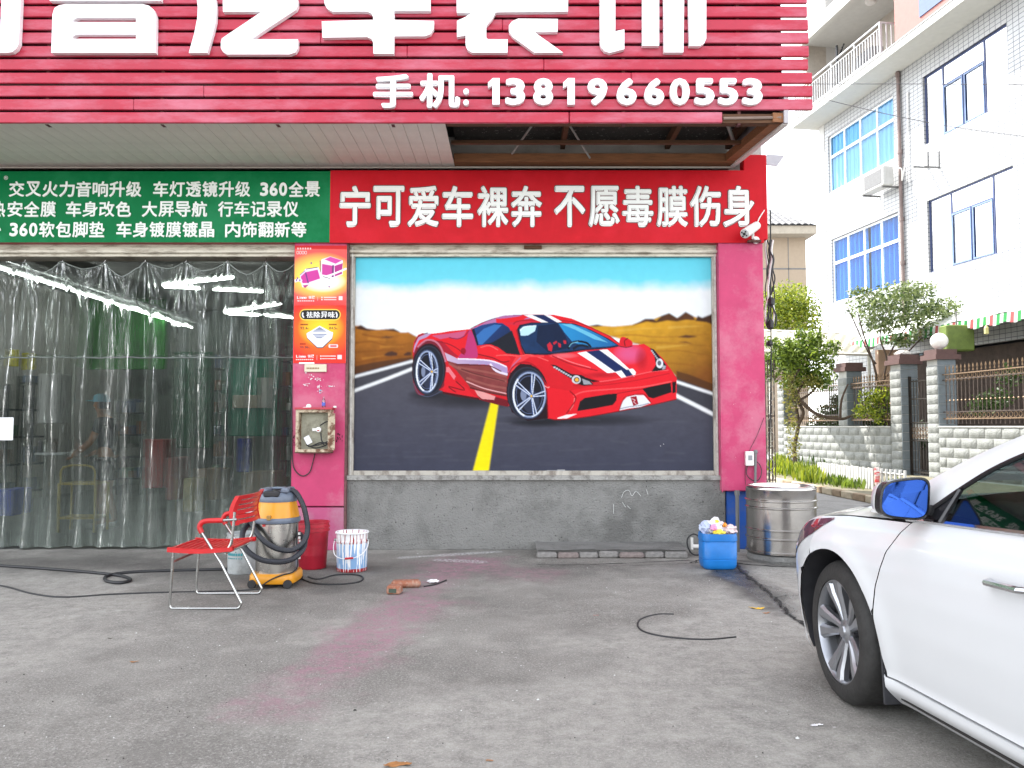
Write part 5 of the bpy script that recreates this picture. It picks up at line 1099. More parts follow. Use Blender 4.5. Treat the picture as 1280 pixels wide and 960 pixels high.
# ------------------------------------------------------------------ red armchair
ch = empty('garden_chair', (PX(256, 762, 5.85), 6.1, 0), 'red slatted plastic armchair on bent chrome tube legs', 'chair')
YA, YBc = G(256, 762.5).y, G(280, 743.5).y
redp = mat('red_plastic', (.52, .012, .015), .35, var=.12, scale=10, bump=.03)
def prof(pts, Y): return [P(x, y, YA) for x, y in pts], Y
leg = [(301-4, 690), (216.4, 690)]
def side_pts(Y):
    raw = [(216.6, 689), (214.5, 720), (212.4, 752), (213.6, 759), (219, 762), (250, 762.2), (291, 761.9), (298.5, 759.5), (301, 754), (298, 747), (276, 704), (252.5, 666)]
    out = []
    for x, y in raw: p = P(x, y, YA); out.append(Vector((p.x, Y, max(p.z, .012))))
    return out
off = PX(240.5, 736, YBc)-PX(212.6, 752, YA)
for Y, sfx, dx in ((YA, 0, 0), (YBc, 1, -.015)):
    pts = [p+Vector((dx, 0, 0)) for p in side_pts(Y)]
    m = MB(); q = [pts[0]]+cr_pts(pts[1:6], 5)[:]+cr_pts(pts[6:10], 5)+[pts[10], pts[11]]; m.tube(q, .0095, 10); part('leg_frame', m, steel, ch, smooth=True)
    dirv = Vector((dx, Y-YA, 0))
    arm = [P(252.5, 666, YA), P(249.6, 659, YA), P(252, 653.5, YA), P(258, 651.2, YA), P(270, 650.6, YA), P(279, 650.4, YA)]
    m = MB(); m.tube(cr_pts([a_+dirv for a_ in arm], 5), .0185, 10); part('armrest', m, redp, ch, smooth=True)
    m = MB(); m.tube([a_+dirv for a_ in (P(276, 650.6, YA), P(296, 649.4, YA))], .011, 8); part('arm_tube', m, steel, ch, smooth=True)
    bk_ = [P(272, 690, YA), P(281, 689, YA), P(287, 683, YA), P(290, 674, YA), P(292, 655, YA), P(293.5, 640, YA)]
    m = MB(); m.tube(cr_pts([a_+dirv for a_ in bk_], 5), .0105, 8); part('back_tube', m, steel, ch, smooth=True)
m = MB(); m.tube([P(216.8, 702, YA), Vector((P(216.8, 702, YA).x-.015, YBc, P(216.8, 702, YA).z))], .009, 8); part('crossbar', m, mat('rusty_bar', (.22, .09, .08), .5), ch)
m = MB(); m.tube([P(281, 692, YA), Vector((P(281, 692, YA).x, YBc, P(281, 692, YA).z))], .009, 8); part('crossbar', m, steel, ch)
zsf, zsr = P(211, 686, YA).z, P(288, 687, YA).z
xsf, xsr = P(209.5, 686, YA).x, P(291, 687, YA).x
nsl = 11
def seatz(u): return zsf+(zsr-zsf)*u-.018*math.sin(PI*min(1, u*1.0))*.8 + (.012*u)
m = MB()
for Ye in (YA-.012, YBc-.022):
    b2 = MB(); b2.grid(lambda u, v: (xsf+(xsr-xsf)*u, Ye+.034*v, seatz(u)+.006+.006*math.sin(PI*v)), 16, 3); b2.grid(lambda u, v: (xsf+(xsr-xsf)*u, Ye+.034*v, seatz(u)-.022), 16, 1)
    b2.grid(lambda u, v: (xsf+(xsr-xsf)*u, Ye, seatz(u)-.022+.028*v), 16, 1); b2.grid(lambda u, v: (xsf+(xsr-xsf)*u, Ye+.034, seatz(u)-.022+.028*v), 16, 1)
    part('seat_rim', b2, redp, ch)
for k in range(nsl):
    u = (k+.15)/nsl; xa = xsf+(xsr-xsf)*u; w = (xsr-xsf)/nsl*.62
    b2 = MB(); b2.bbox_bevel((xa, YA+.022, seatz(u)-.012), (xa+w, YBc-.022, seatz(u)+.006), .005); part('seat_slat', b2, redp, ch)
bl, bt_ = P(291.5, 657, YA), P(296.8, 620, YA); fl, ft = P(320.5, 637, YBc), P(323.8, 611.5, YBc)
fl = Vector((bl.x+.02, YBc, bl.z-.005)); ft = Vector((bt_.x+.02, YBc, bt_.z+.01))
def backp(u, v):  # u across, v up
    a = bl.lerp(fl, u); c_ = bt_.lerp(ft, u); p = a.lerp(c_, v); p.x += .05*math.sin(PI*u)-.03*math.sin(PI*v); return p
def slab_grid(u0, u1, v0, v1, nu, nv, th=.016):
    b2 = MB()
    for o_ in (-th/2, th/2): b2.grid(lambda u, v: backp(u0+(u1-u0)*u, v0+(v1-v0)*v)+Vector((o_, 0, 0)), nu, nv)
    for vv in (v0, v1): b2.grid(lambda u, v: backp(u0+(u1-u0)*u, vv)+Vector((-th/2+th*v, 0, 0)), nu, 1)
    for uu in (u0, u1): b2.grid(lambda u, v: backp(uu, v0+(v1-v0)*u)+Vector((-th/2+th*v, 0, 0)), nv, 1)
    return b2
for u0, u1 in ((0, .085), (.915, 1)): part('back_rim', slab_grid(u0, u1, 0, 1, 2, 10, .03), redp, ch)
for k in range(6): part('back_slat', slab_grid(.085, .915, .03+k*.165, .03+k*.165+(.12 if k < 5 else .14), 12, 1), redp, ch)

# ------------------------------------------------------------------ vacuum cleaner
VY = 6.78
vc = G(347, 733); vx = PX(346, 700, VY)
vac = empty('vacuum_cleaner', (vx, VY, 0), 'vacuum cleaner with steel drum, yellow head and black hose, right behind the red chair', 'vacuum cleaner')
zz = lambda py: max(PZ(py, VY-.17), 0)
yelp = mat('vac_yellow', (.72, .30, .015), .35, var=.06); greyp = mat('vac_grey', (.13, .155, .20), .4); drum = mat('vac_steel', (.50, .48, .45), .28, 1., var=.12, scale=4, rvar=.08)
R_ = .172
m = MB(); m.lathe([(R_*.99, zz(719)), (R_, zz(714)), (R_, zz(656))], (vx, VY, 0), 40, caps=False); m.lathe([(0, zz(718)), (R_*.99, zz(718))], (vx, VY, 0), 40, caps=False); part('drum', m, drum, vac, smooth=True)
m = MB(); m.lathe([(R_+.014, zz(655)), (R_+.018, zz(653)), (R_+.018, zz(650)), (R_+.012, zz(648.5))], (vx, VY, 0), 40); part('rim', m, greyp, vac, smooth=True)
m = MB(); m.lathe([(R_+.008, zz(648.4)), (R_+.006, zz(646)), (R_-.01, zz(634)), (R_-.018, zz(628.5))], (vx, VY, 0), 40); part('motor_head', m, yelp, vac, smooth=True)
m = MB(); m.lathe([(R_-.012, zz(628.4)), (R_-.008, zz(625)), (R_-.016, zz(620)), (R_-.035, zz(617)), (R_-.05, zz(616.5)), (0, zz(616.5))], (vx, VY, 0), 40); part('cap', m, greyp, vac, smooth=True)
m = MB(); m.bbox_bevel((vx-.125, VY-.12, zz(617.5)), (vx-.06, VY+.1, zz(611.5)), .012); m.bbox_bevel((vx+.055, VY-.12, zz(617.5)), (vx+.12, VY+.1, zz(611)), .012); m.bbox_bevel((vx-.06, VY+.02, zz(614)), (vx+.055, VY+.08, zz(611)), .008); part('handle', m, greyp, vac, smooth=True)
m = MB(); m.bbox_bevel((vx-.075, VY-.166, zz(621.5)), (vx+.055, VY-.10, zz(614.5)), .01); part('handle_recess', m, black, vac)
m = MB(); m.bbox_bevel((vx-.03, VY-R_-.035, zz(650)), (vx+.0, VY-R_+.01, zz(644)), .004); part('latch', m, mat('bronze_latch', (.35, .2, .05), .4), vac)
m = MB(); m.bbox_bevel((vx-.02, VY-R_-.012, zz(667)), (vx-.0, VY-R_+.01, zz(656.5)), .003); part('clip', m, steel, vac)
m = MB(); m.bb((vx-.075, VY-R_+.004, zz(658.5)), (vx-.05, VY-R_+.03, zz(655.8))); part('badge', m, mat('red_badge', (.5, .03, .03), .4), vac)
bw, bd = .185, .19
m = MB(); pts = [(vx+bw*math.copysign(abs(math.cos(q))**.45, math.cos(q)), VY+bd*math.copysign(abs(math.sin(q))**.45, math.sin(q))) for q in np.linspace(0, 2*PI, 48, endpoint=False)]
prof_ = [(1.0, .035), (1.04, .05), (1.03, .095), (.97, .115)]
vs = [((p[0]-vx)*k+vx, (p[1]-VY)*k+VY, z) for k, z in prof_ for p in pts]; fs = [(i*48+j, i*48+(j+1) % 48, (i+1)*48+(j+1) % 48, (i+1)*48+j) for i in range(3) for j in range(48)]+[tuple(range(48)), tuple(range(144, 192))]
m.add(vs, fs); part('base', m, yelp, vac, smooth=True, ang=50)
for sx in (-1, 1):
    for sy in (-1, 1):
        w = MB(); w.lathe([(.0, -.014), (.03, -.014), (.036, -.006), (.036, .006), (.03, .014), (0, .014)], (vx+sx*.145, VY+sy*.165-(.025 if sy < 0 else 0), .036), 20, 'Y'); part('wheel', w, black, vac, smooth=True)
def hp(x, y, Y): return P(x, y, Y)
hose = [hp(358, 613.5, VY-.02), hp(364, 613, VY-.03), hp(371, 617, VY-.05), hp(379, 632, VY-.08), hp(383, 648, VY-.1), hp(384.5, 662, VY-.12), hp(380, 677, VY-.17), hp(366, 687.5, VY-.21), hp(347, 686, VY-.23), hp(331, 677, VY-.23), hp(319.5, 664, VY-.18), hp(314, 652, VY-.05), hp(311.5, 655, VY+.05), hp(304, 664, VY-.1), hp(303.5, 679, VY-.2), hp(312, 691, VY-.25), hp(328, 700, VY-.27), hp(347, 702.5, VY-.27), hp(364, 699.5, VY-.25), hp(377, 689, VY-.18), hp(381, 676, VY-.08), hp(374, 667, VY+.04)]
hq = cr_pts(hose, 14); m = MB(); m.tube(hq, [.0215+.0018*(i % 2) for i in range(len(hq))], 10); part('hose', m, mat('hose_black', (.02, .022, .03), .42), vac, smooth=False)
for k, (x, y) in enumerate(((374, 667), (374.5, 672), (375, 676), (374, 697))): m = MB(); m.box(P(x, y, VY-.06), (.016, .02, .02)); part('clip', m, MATS['white_plug'], vac)
m = MB(); m.tube(cr_pts([P(326, 733, VY-.25), P(338, 725, VY-.22), P(352, 719, VY-.2), P(366, 715, VY-.16), P(372, 706, VY-.08), P(371, 680, VY-.05), P(371, 640, VY)], 8), .006, 6); part('power_cord', m, black, vac)

# ------------------------------------------------------------------ buckets
def bucket(name, px, pyb, pyt, rb, rt, m_, lab, cat='bucket', lid=None, Yc=None, ribs=True):
    g = G(px, pyb); Y = g.y+rb if Yc is None else Yc; x = PX(px, (pyb+pyt)/2, Y); h = PZ(pyt, Y-rt)
    e = empty(name, (x, Y, 0), lab, cat)
    m = MB(); pr = [(0, .004), (rb*.96, .004), (rb, .015), (rb+(rt-rb)*.8, h*.8)]
    if ribs: pr += [(rt+.008, h*.805), (rt+.008, h*.83), (rt, h*.835), (rt, h*.88), (rt+.01, h*.885), (rt+.01, h*.905), (rt, h*.91)]
    pr += [(rt, h-.012), (rt+.006, h-.008), (rt+.006, h), (rt-.008, h), (rt-.01, h*.6), (rt-.015, h*.3)]
    if lid is None: pr += [(0, h*.3)]
    m.lathe(pr, (x, Y, 0), 40, caps=False); part('pail', m, m_, e, smooth=True)
    return e, x, Y, h
bkred = mat('bucket_red', (.40, .012, .03), .4, var=.2, scale=6, bump=.05)
g = G(391, 711); Yr = g.y+.14
e, x, Y, h = bucket('bucket', 391, 713, 654, .125, .148, bkred, 'empty dark red plastic bucket between the vacuum cleaner and the paint pail', 'bucket')
m = MB(); pts = [(x+(.155)*math.cos(q), Y+.155*math.sin(q), h*.86-.05*abs(math.sin(q))) for q in np.linspace(PI*1.02, PI*1.98, 14)]; m.tube(pts, .005, 6); 
wmet = dirty('grey_white_pail', (.42, .44, .44), (.2, .2, .19), .6, 6, .6, fine=((.1, .1, .1), 20, .72))
e2, x2, Y2, h2_ = bucket('bucket', 303, 719, 668, .125, .133, wmet, 'dirty grey white pail with teal lettering behind the chair legs', 'bucket')
for k in range(7):
    q = -PI/2-.75+.17*k; m = MB(); c_ = Vector((x2+.132*math.cos(q), Y2+.132*math.sin(q), h2_*.50)); m.box(c_, (.016, .004, .022), rz=q+PI/2)
    m.box(c_+Vector((0, 0, -.035)), (.010, .004, .010), rz=q+PI/2); part('print_mark', m, mat('teal_print', (.04, .28, .32), .6), e2)
# paint splashed pail
g = G(440, 716.5); rb = .142; Yp = g.y+rb; xp = PX(440, 690, Yp); hp_ = PZ(667, Yp-rb)
pe = empty('paint_pail', (xp, Yp, 0), 'blue and white paint pail with white drips and a wire handle', 'paint pail')
def pail_mat():
    m = bpy.data.materials.new('drippy_paint'); m.use_nodes = True; N = m.node_tree.nodes; L = m.node_tree.links; b = N['Principled BSDF']
    tc = N.new('ShaderNodeTexCoord'); sx = N.new('ShaderNodeSeparateXYZ'); L.new(tc.outputs['Object'], sx.inputs[0])
    at = N.new('ShaderNodeMath'); at.operation = 'ARCTAN2'; L.new(sx.outputs['Y'], at.inputs[0]); L.new(sx.outputs['X'], at.inputs[1])
    cz = N.new('ShaderNodeCombineXYZ'); L.new(at.outputs[0], cz.inputs[0]); z2 = N.new('ShaderNodeMath'); z2.operation = 'MULTIPLY'; z2.inputs[1].default_value = .35; L.new(sx.outputs['Z'], z2.inputs[0]); L.new(z2.outputs[0], cz.inputs[1])
    dr = N.new('ShaderNodeTexNoise'); dr.inputs['Scale'].default_value = 9; dr.inputs['Detail'].default_value = 3; L.new(cz.outputs[0], dr.inputs[0])
    dz = N.new('ShaderNodeMath'); dz.operation = 'MULTIPLY_ADD'; dz.inputs[1].default_value = .42; L.new(sx.outputs['Z'], dz.inputs[0]); L.new(dr.outputs['Fac'], dz.inputs[2])
    st = N.new('ShaderNodeMath'); st.operation = 'GREATER_THAN'; st.inputs[1].default_value = .585; L.new(dz.outputs[0], st.inputs[0])
    band = N.new('ShaderNodeValToRGB'); band.color_ramp.interpolation = 'CONSTANT'; el = band.color_ramp.elements; el[0].color = (.32, .01, .015, 1); el[0].position = 0
    zn = N.new('ShaderNodeMath'); zn.operation = 'DIVIDE'; zn.inputs[1].default_value = hp_; L.new(sx.outputs['Z'], zn.inputs[0])
    el[1].position = .09; el[1].color = (.22, .38, .62, 1)
    e_ = el.new(.72); e_.color = (.30, .01, .015, 1)
    L.new(zn.outputs[0], band.inputs[0])
    mx = N.new('ShaderNodeMix'); mx.data_type = 'RGBA'; L.new(st.outputs[0], mx.inputs[0]); L.new(band.outputs[0], mx.inputs[6]); mx.inputs[7].default_value = (.84, .84, .85, 1)
    L.new(mx.outputs[2], b.inputs['Base Color']); b.inputs['Roughness'].default_value = .45; return m
pm = pail_mat()
m = MB(); m.lathe([(0, .004), (rb*.95, .004), (rb*.96, .02), (rb, hp_*.75), (rb+.004, hp_*.755), (rb+.004, hp_*.79), (rb, hp_*.795), (rb, hp_-.01), (rb+.01, hp_-.008), (rb+.01, hp_), (rb-.006, hp_), (rb-.012, hp_*.9), (rb-.014, hp_*.85), (0, hp_*.85)], (xp, Yp, 0), 44, caps=False); part('pail', m, pm, pe, smooth=True)
m = MB(); m.lathe([(rb+.011, hp_-.009), (rb+.0125, hp_-.002), (rb+.008, hp_+.004), (rb-.008, hp_+.001)], (xp, Yp, 0), 44, caps=False); part('rim', m, MATS['white_letter'], pe, smooth=True)
m = MB(); m.lathe([(0, hp_*.86), (rb-.016, hp_*.86)], (xp, Yp, 0), 30, caps=False); part('paint_skin', m, mat('dried_paint', (.5, .38, .5), .6, col2=(.85, .82, .85), scale=9, thr=(.4, .6)), pe)
qq = [Vector((xp-.155, Yp-.02, hp_*.80)), Vector((xp-.158, Yp-.06, hp_*.62)), Vector((xp-.13, Yp-.12, hp_*.45)), Vector((xp-.06, Yp-.165, hp_*.38)), Vector((xp+.04, Yp-.165, hp_*.39)), Vector((xp+.11, Yp-.12, hp_*.47)), Vector((xp+.15, Yp-.06, hp_*.62)), Vector((xp+.155, Yp-.02, hp_*.80))]
m = MB(); m.tube(cr_pts(qq, 6), .0035, 6); part('wire_handle', m, MATS['white_letter'], pe, smooth=True)
m = MB(); m.tube([Vector((xp-.03, Yp-.168, hp_*.378)), Vector((xp+.045, Yp-.168, hp_*.395))], .009, 8); part('grip', m, mat('grip_red', (.5, .02, .03), .5), pe)
for s in (-1, 1): m = MB(); m.lathe([(.012, -.01), (.012, .006)], (xp+s*.15, Yp-.02, hp_*.8), 8, 'X'); part('handle_ear', m, steel, pe)

# blue rubbish tub (cut down jerrycan)
g = G(897, 714); Yt = g.y+.15; xt = PX(897, 690, Yt); ht = PZ(668, Yt-.14); 
tub = empty('rubbish_tub', (xt, Yt, 0), 'bright blue cut-down plastic canister used as a litter bin', 'litter bin')
blu = mat('tub_blue', (.008, .16, .50), .38, var=.15, scale=4, bump=.08, bscale=12)
def sq(r, z, n=48, p=.42): return [(xt+r*math.copysign(abs(math.cos(q))**p, math.cos(q)), Yt+r*.82*math.copysign(abs(math.sin(q))**p, math.sin(q)), z) for q in np.linspace(0, 2*PI, n, endpoint=False)]
pr = [(.13, .004), (.150, .02), (.158, .05), (.161, ht*.28), (.156, ht*.29), (.156, ht*.31), (.161, ht*.32), (.161, ht*.76), (.156, ht*.775), (.157, ht*.79), (.165, ht*.80), (.165, ht*.9), (.16, ht), (.152, ht), (.150, ht*.6)]
m = MB(); vs = [v for r, z in pr for v in sq(r, z)]; n = 48; m.add(vs, [(i*n+j, i*n+(j+1) % n, (i+1)*n+(j+1) % n, (i+1)*n+j) for i in range(len(pr)-1) for j in range(n)]+[tuple(range(n)), tuple((len(pr)-1)*n+j for j in range(n))]); part('body', m, blu, tub, smooth=True, ang=50)
bagm = mat('plastic_bag', (.82, .80, .84), .3, var=.05, scale=8, trans=.15)
def crumple(name, c, r, m_, label, seed, sc=(1, 1, 1), cat='rubbish'):
    bm = bmesh.new(); bmesh.ops.create_icosphere(bm, subdivisions=3, radius=1)
    vs = []
    for v in bm.verts:
        d_ = v.co.normalized(); k = 1+.45*mnoise.noise(d_*2.3+Vector((seed, 0, 0)))+.22*mnoise.noise(d_*6+Vector((0, seed, 0)))
        vs.append((c[0]+d_.x*r*k*sc[0], c[1]+d_.y*r*k*sc[1], c[2]+d_.z*r*k*sc[2]))
    m = MB(); m.add(vs, [tuple(v.index for v in f.verts) for f in bm.faces]); bm.free()
    o = link(name, mesh(m, name, m_, True, 25)); return tag(o, label, cat)
crumple('plastic_bag', (xt-.03, Yt-.01, ht+.05), .085, bagm, 'large crumpled white plastic bag heaped in the blue bin', 1.3, (1.1, 1, .9), 'bag')
crumple('plastic_bag', (xt-.12, Yt-.04, ht+.05), .055, mat('bag_blueish', (.55, .62, .85), .3, trans=.2), 'pale blue film bag over the left rim of the blue bin', 3.1, (1, 1, 1.1), 'bag')
crumple('plastic_bag', (xt+.11, Yt-.03, ht+.025), .06, mat('bag_pinkish', (.78, .62, .62), .35, trans=.1), 'pinkish crumpled wrapper at the right rim of the blue bin', 5.2, (1.1, 1, .8), 'bag')
crumple('plastic_bag', (xt-.01, Yt-.105, ht+.012), .035, mat('bag_yellow', (.75, .6, .06), .4), 'small yellow wrapper at the front rim of the blue bin', 7.7, (1.4, .7, .8), 'bag')
crumple('snack_wrapper', (xt-.02, Yt-.06, ht+.10), .022, MATS['bag_yellow'], 'tiny yellow wrapper on top of the rubbish', 2.7)
crumple('snack_wrapper', (xt+.055, Yt-.05, ht+.075), .02, mat('wrap_orange', (.8, .3, .03), .4), 'tiny orange and black wrapper right of the white bag', 9.1)
crumple('snack_wrapper', (xt-.055, Yt-.09, ht+.055), .03, mat('wrap_pink', (.8, .3, .5), .4), 'tiny pink wrapper against the white bag', 4.4)
# white pvc pipe stub with black cable behind the tub
m = MB(); a = P(866, 683, 8.3); m.tube([a, a+Vector((.14, 0, 0))], .022, 12); m.tube([a+Vector((-.008, 0, -.03)), a+Vector((-.008, 0, .09))], .014, 10); solo('pipe_stub', m, MATS['white_plug'], 'white plastic pipe elbow sticking out left of the blue bin', 'pipe', smooth=True)
m = MB(); c_ = P(868, 680, 8.25); m.tube(cr_pts([c_+Vector((.1, 0, .03)), c_+Vector((.06, 0, .07)), c_+Vector((-.01, 0, .10)), c_+Vector((-.07, 0, .05)), c_+Vector((-.06, 0, -.05)), c_+Vector((.0, 0, -.11)), c_+Vector((.1, 0, -.10))], 8), .008, 6); solo('cable_loop', m, black, 'black cable loop around the white pipe elbow', 'cable')
# standing pipe beside blue post
m = MB(); a = G(926, 692); m.tube([(a.x, D-.2, 0), (a.x, D-.2, PZ(617, D-.2))], .02, 10); m.lathe([(.028, PZ(619, D-.2)), (.028, PZ(613, D-.2))], (a.x, D-.2, 0), 10); solo('standpipe', m, mat('pipe_grey', (.15, .15, .15), .5), 'thin grey standpipe in front of the blue post', 'pipe', smooth=True)
# switch box and conduit on right pillar
m = MB(); y_ = D-.125; m.bbox_bevel((PX(931, 580, y_), y_-.05, PZ(582, y_)), (PX(941, 580, y_), y_, PZ(564, y_)), .006); e = solo('switch_box', m, MATS['white_plug'], 'small white outdoor socket box on the right pink pillar', 'socket')
m = MB(); m.bb((PX(933.5, 570, y_), y_-.053, PZ(575, y_)), (PX(938.5, 570, y_), y_-.0501, PZ(569, y_))); part('socket_face', m, mat('grey_face', (.25, .25, .27), .4), e)
m = MB(); m.tube([P(944, 606, y_-.03), P(944.5, 565, y_-.03)], .014, 8); m.lathe([(.02, 0), (.024, .02), (.016, .04)], P(944.5, 567, y_-.03), 10); solo('valve_pipe', m, MATS['pipe_grey'], 'grey pipe with a valve on the right pink pillar next to the socket box', 'pipe', smooth=True)
m = MB(); m.tube(cr_pts([P(942, 575, y_-.02), P(949, 580, y_-.03), P(952, 590, y_-.03), P(948, 600, y_-.03), P(940, 600, y_-.03), P(933, 592, y_-.02), P(935, 580, y_-.02)], 6), .005, 6); m.tube(cr_pts([P(933, 615, y_-.01), P(931.5, 590, y_-.01), P(936, 566, y_-.01), P(946, 545, y_-.01), P(955, 522, y_-.01)], 6), .003, 5); solo('socket_cable', m, black, 'black cable curled around the socket box on the right pillar', 'cable')

# ------------------------------------------------------------------ steel drum on a plinth
g = G(977, 712); rD = .335; Yd = 8.02; xd = PX(976.5, 660, Yd); zr = lambda py: PZ(py, Yd-rD)
dr = empty('steel_tank', (xd, Yd, 0), 'big ribbed stainless steel tank standing on a concrete disc beside the pillar', 'water tank')
tankm = dirty('tank_steel', (.50, .48, .46), (.26, .24, .21), .7, 2.2, .20, 1., bump=.12, bscale=5, sharp=(.5, .7))
m = MB(); h = .0; z0 = .075; zt_ = PZ(606, Yd)
prf = [(0, z0), (rD-.02, z0), (rD+.004, z0+.012), (rD+.004, z0+.04)]
def rib(z): return [(rD, z-.012), (rD+.012, z-.005), (rD+.012, z+.005), (rD, z+.012)]
for py in (693, 676, 665, 637, 628): prf += rib(zr(py))
prf += [(rD, zt_-.05), (rD+.006, zt_-.04), (rD+.002, zt_-.012), (rD-.01, zt_-.004), (rD-.02, zt_-.0), (rD-.03, zt_-.006), (rD-.035, zt_-.05), (0, zt_-.05)]
m.lathe(prf, (xd, Yd, 0), 64, caps=False); part('shell', m, tankm, dr, smooth=True, ang=50)
m = MB(); m.lathe([(rD-.035, zt_-.048), (rD-.036, zt_-.046), (0, zt_-.046)], (xd, Yd, 0), 40, caps=False); part('lid', m, mat('tank_lid', (.14, .13, .12), .6, .3), dr)
m = MB(); m.lathe([(rD-.01, 0), (rD-.0, .03), (rD-.01, .072), (0, .074)], (xd, Yd, 0), 40); part('plinth', m, sillm, dr)
for k in range(12):
    q = -PI/2+(k-6)*.2; m = MB(); m.box((xd+(rD+.007)*math.cos(q), Yd+(rD+.007)*math.sin(q), z0+.025), (.012, .006, .012), rz=q+PI/2); part('rivet', m, MATS['dark_rust'], dr)

# ------------------------------------------------------------------ small things on the ground
def gtube(name, px_pts, r, m_, label, cat, z=None, n=10, sides=8):
    m = MB(); m.tube(cr_pts([G(x, y)+Vector((0, 0, (z or r))) for x, y in px_pts], n), r, sides); return solo(name, m, m_, label, cat, smooth=True)
gtube('black_hose', [(-80, 704), (0, 709), (60, 713), (120, 718), (152, 722), (163, 727), (150, 730.5), (133, 728), (134, 722), (160, 717.5), (220, 715), (280, 713.5), (312, 711)], .014, black, 'black hose lying along the curtain with one small loop', 'hose')
gtube('thin_cable', [(-60, 728), (0, 733), (40, 743), (80, 747.5), (140, 744), (210, 741.5), (300, 739.5), (345, 734), (372, 722)], .007, black, 'thin black cable on the concrete, running under the chair', 'cable')
gtube('thin_cable', [(376, 724), (392, 730), (420, 731.5), (446, 729), (454, 724), (446, 719.5), (420, 719.5), (398, 725), (385, 722)], .007, black, 'thin black cable looping in front of the paint pail', 'cable')
gtube('bent_wire', [(842, 769), (822, 769), (803, 774), (797, 781), (802, 789), (820, 795), (850, 799), (885, 800.5), (920, 797.5)], .006, black, 'black piece of wire lying in a C shape on the open concrete', 'wire')
bm_ = dirty('old_brick', (.34, .13, .075), (.5, .36, .28), .6, 16, .9, bump=.8, bscale=60)
m = MB(); m.bbox_bevel((-.12, -.055, 0), (.12, .055, .055), .02); o = solo('brick', m, bm_, 'long orange brick lying flat on the concrete', 'brick', smooth=True); g = G(507, 735); o.location = (g.x, g.y+.03, .003); o.rotation_euler.z = .12
m = MB(); m.bbox_bevel((-.055, -.05, 0), (.055, .05, .065), .01); o = solo('brick', m, bm_, 'short broken brick with a dark end, in front of the long one', 'brick', smooth=True); g = G(494, 741); o.location = (g.x, g.y-.03, .003); o.rotation_euler.z = -.1
m = MB(); m.bb((-.035, -.052, .012), (.025, -.0501, .045)); q_ = link('brick_mark', mesh(m, 'brick_mark', mat('dark_green_mark', (.06, .08, .06), .9)), o)
g = G(541, 729); crumple('crumpled_tissue', (g.x, g.y, .018), .028, MATS['white_letter'], 'crumpled white tissue next to the bricks', 3.3, (1.7, 1, .5), 'tissue')
gtube('black_stick', [(530, 734), (545, 731), (558, 726)], .006, black, 'short black stick under the white tissue', 'stick')
lf = mat('dry_leaf', (.36, .16, .05), .8, var=.4, scale=20); yl = mat('yellow_peel', (.80, .48, .03), .5)
def scrap(name, px, py, s, m_, label, cat, seed, z=.004):
    g = G(px, py); rr = random.Random(seed); m = MB(); n = 9
    def fn(u, v):
        a = (u-.5)*2; b_ = (v-.5)*2; k = math.sqrt(max(0, 1-a*a)); return (g.x+a*s, g.y+b_*s*.38*k*(1+.4*mnoise.noise(Vector((a*2+seed, 0, 0))))+.25*s*math.sin(a*2+seed), z+s*.22*abs(mnoise.noise(Vector((a*2.5, b_*2, seed))))+s*.10*a*a)
    m.grid(fn, 12, 4); return solo(name, m, m_, label, cat, smooth=True)
scrap('dry_leaf', 497, 958, .055, lf, 'brown dry leaf at the bottom edge of the picture', 'leaf', 1)
scrap('dry_leaf', 612, 952, .016, lf, 'tiny reddish leaf near the bottom edge, right of the brown leaf', 'leaf', 2)
scrap('fruit_peel', 946, 761, .055, yl, 'yellow fruit peel by the crack in front of the blue bin', 'peel', 4)
scrap('fruit_peel', 958, 767, .03, mat('brown_peel', (.4, .17, .06), .6), 'brownish end of peel beside the yellow one', 'peel', 6)
scrap('plaster_flake', 1021, 908, .03, MATS['white_letter'], 'pale crumb of plaster by the front wheel of the white car', 'crumb', 7)
scrap('plaster_flake', 745, 770, .02, mat('brick_crumb', (.5, .12, .08), .8), 'red crumb of brick on the open concrete left of the wire', 'crumb', 8)
scrap('dry_leaf', 137, 799, .02, mat('dark_leaf', (.05, .045, .03), .8), 'dark curled leaf on the left of the concrete', 'leaf', 9)
scrap('dry_leaf', 168, 828, .025, lf, 'small brown leaf on the left foreground concrete', 'leaf', 12)
deb = MB(); rr = random.Random(12)
for k in range(420):
    x, y = (rr.uniform(0, 1000), rr.uniform(692, 955)) if rr.random() < .75 else (rr.gauss(560, 45), rr.gauss(700, 9))
    if y < 690: continue
    g = G(x, y); s = rr.uniform(.002, .006) if rr.random() < .96 else rr.uniform(.007, .012); deb.m = rr.choice([0, 1, 1, 1, 2])
    a0 = rr.uniform(0, 6); p_ = [Vector((g.x+s*math.cos(a0+q)*rr.uniform(.6, 1.2), g.y+s*math.sin(a0+q)*rr.uniform(.6, 1.2), .004)) for q in (0, 1.3, 2.6, 3.9, 5.2)]; t_ = Vector((g.x, g.y, .006+s*.6))
    deb.add(p_+[t_], [(0,1,5),(1,2,5),(2,3,5),(3,4,5),(4,0,5)])
o = solo('gravel_crumbs', deb, [mat('crumb_white', (.6, .6, .58), .8), mat('crumb_grey', (.25, .24, .22), .9), mat('crumb_dark', (.05, .045, .04), .9)], 'scattered crumbs of plaster and grit on the concrete', 'grit'); o['kind'] = 'stuff'

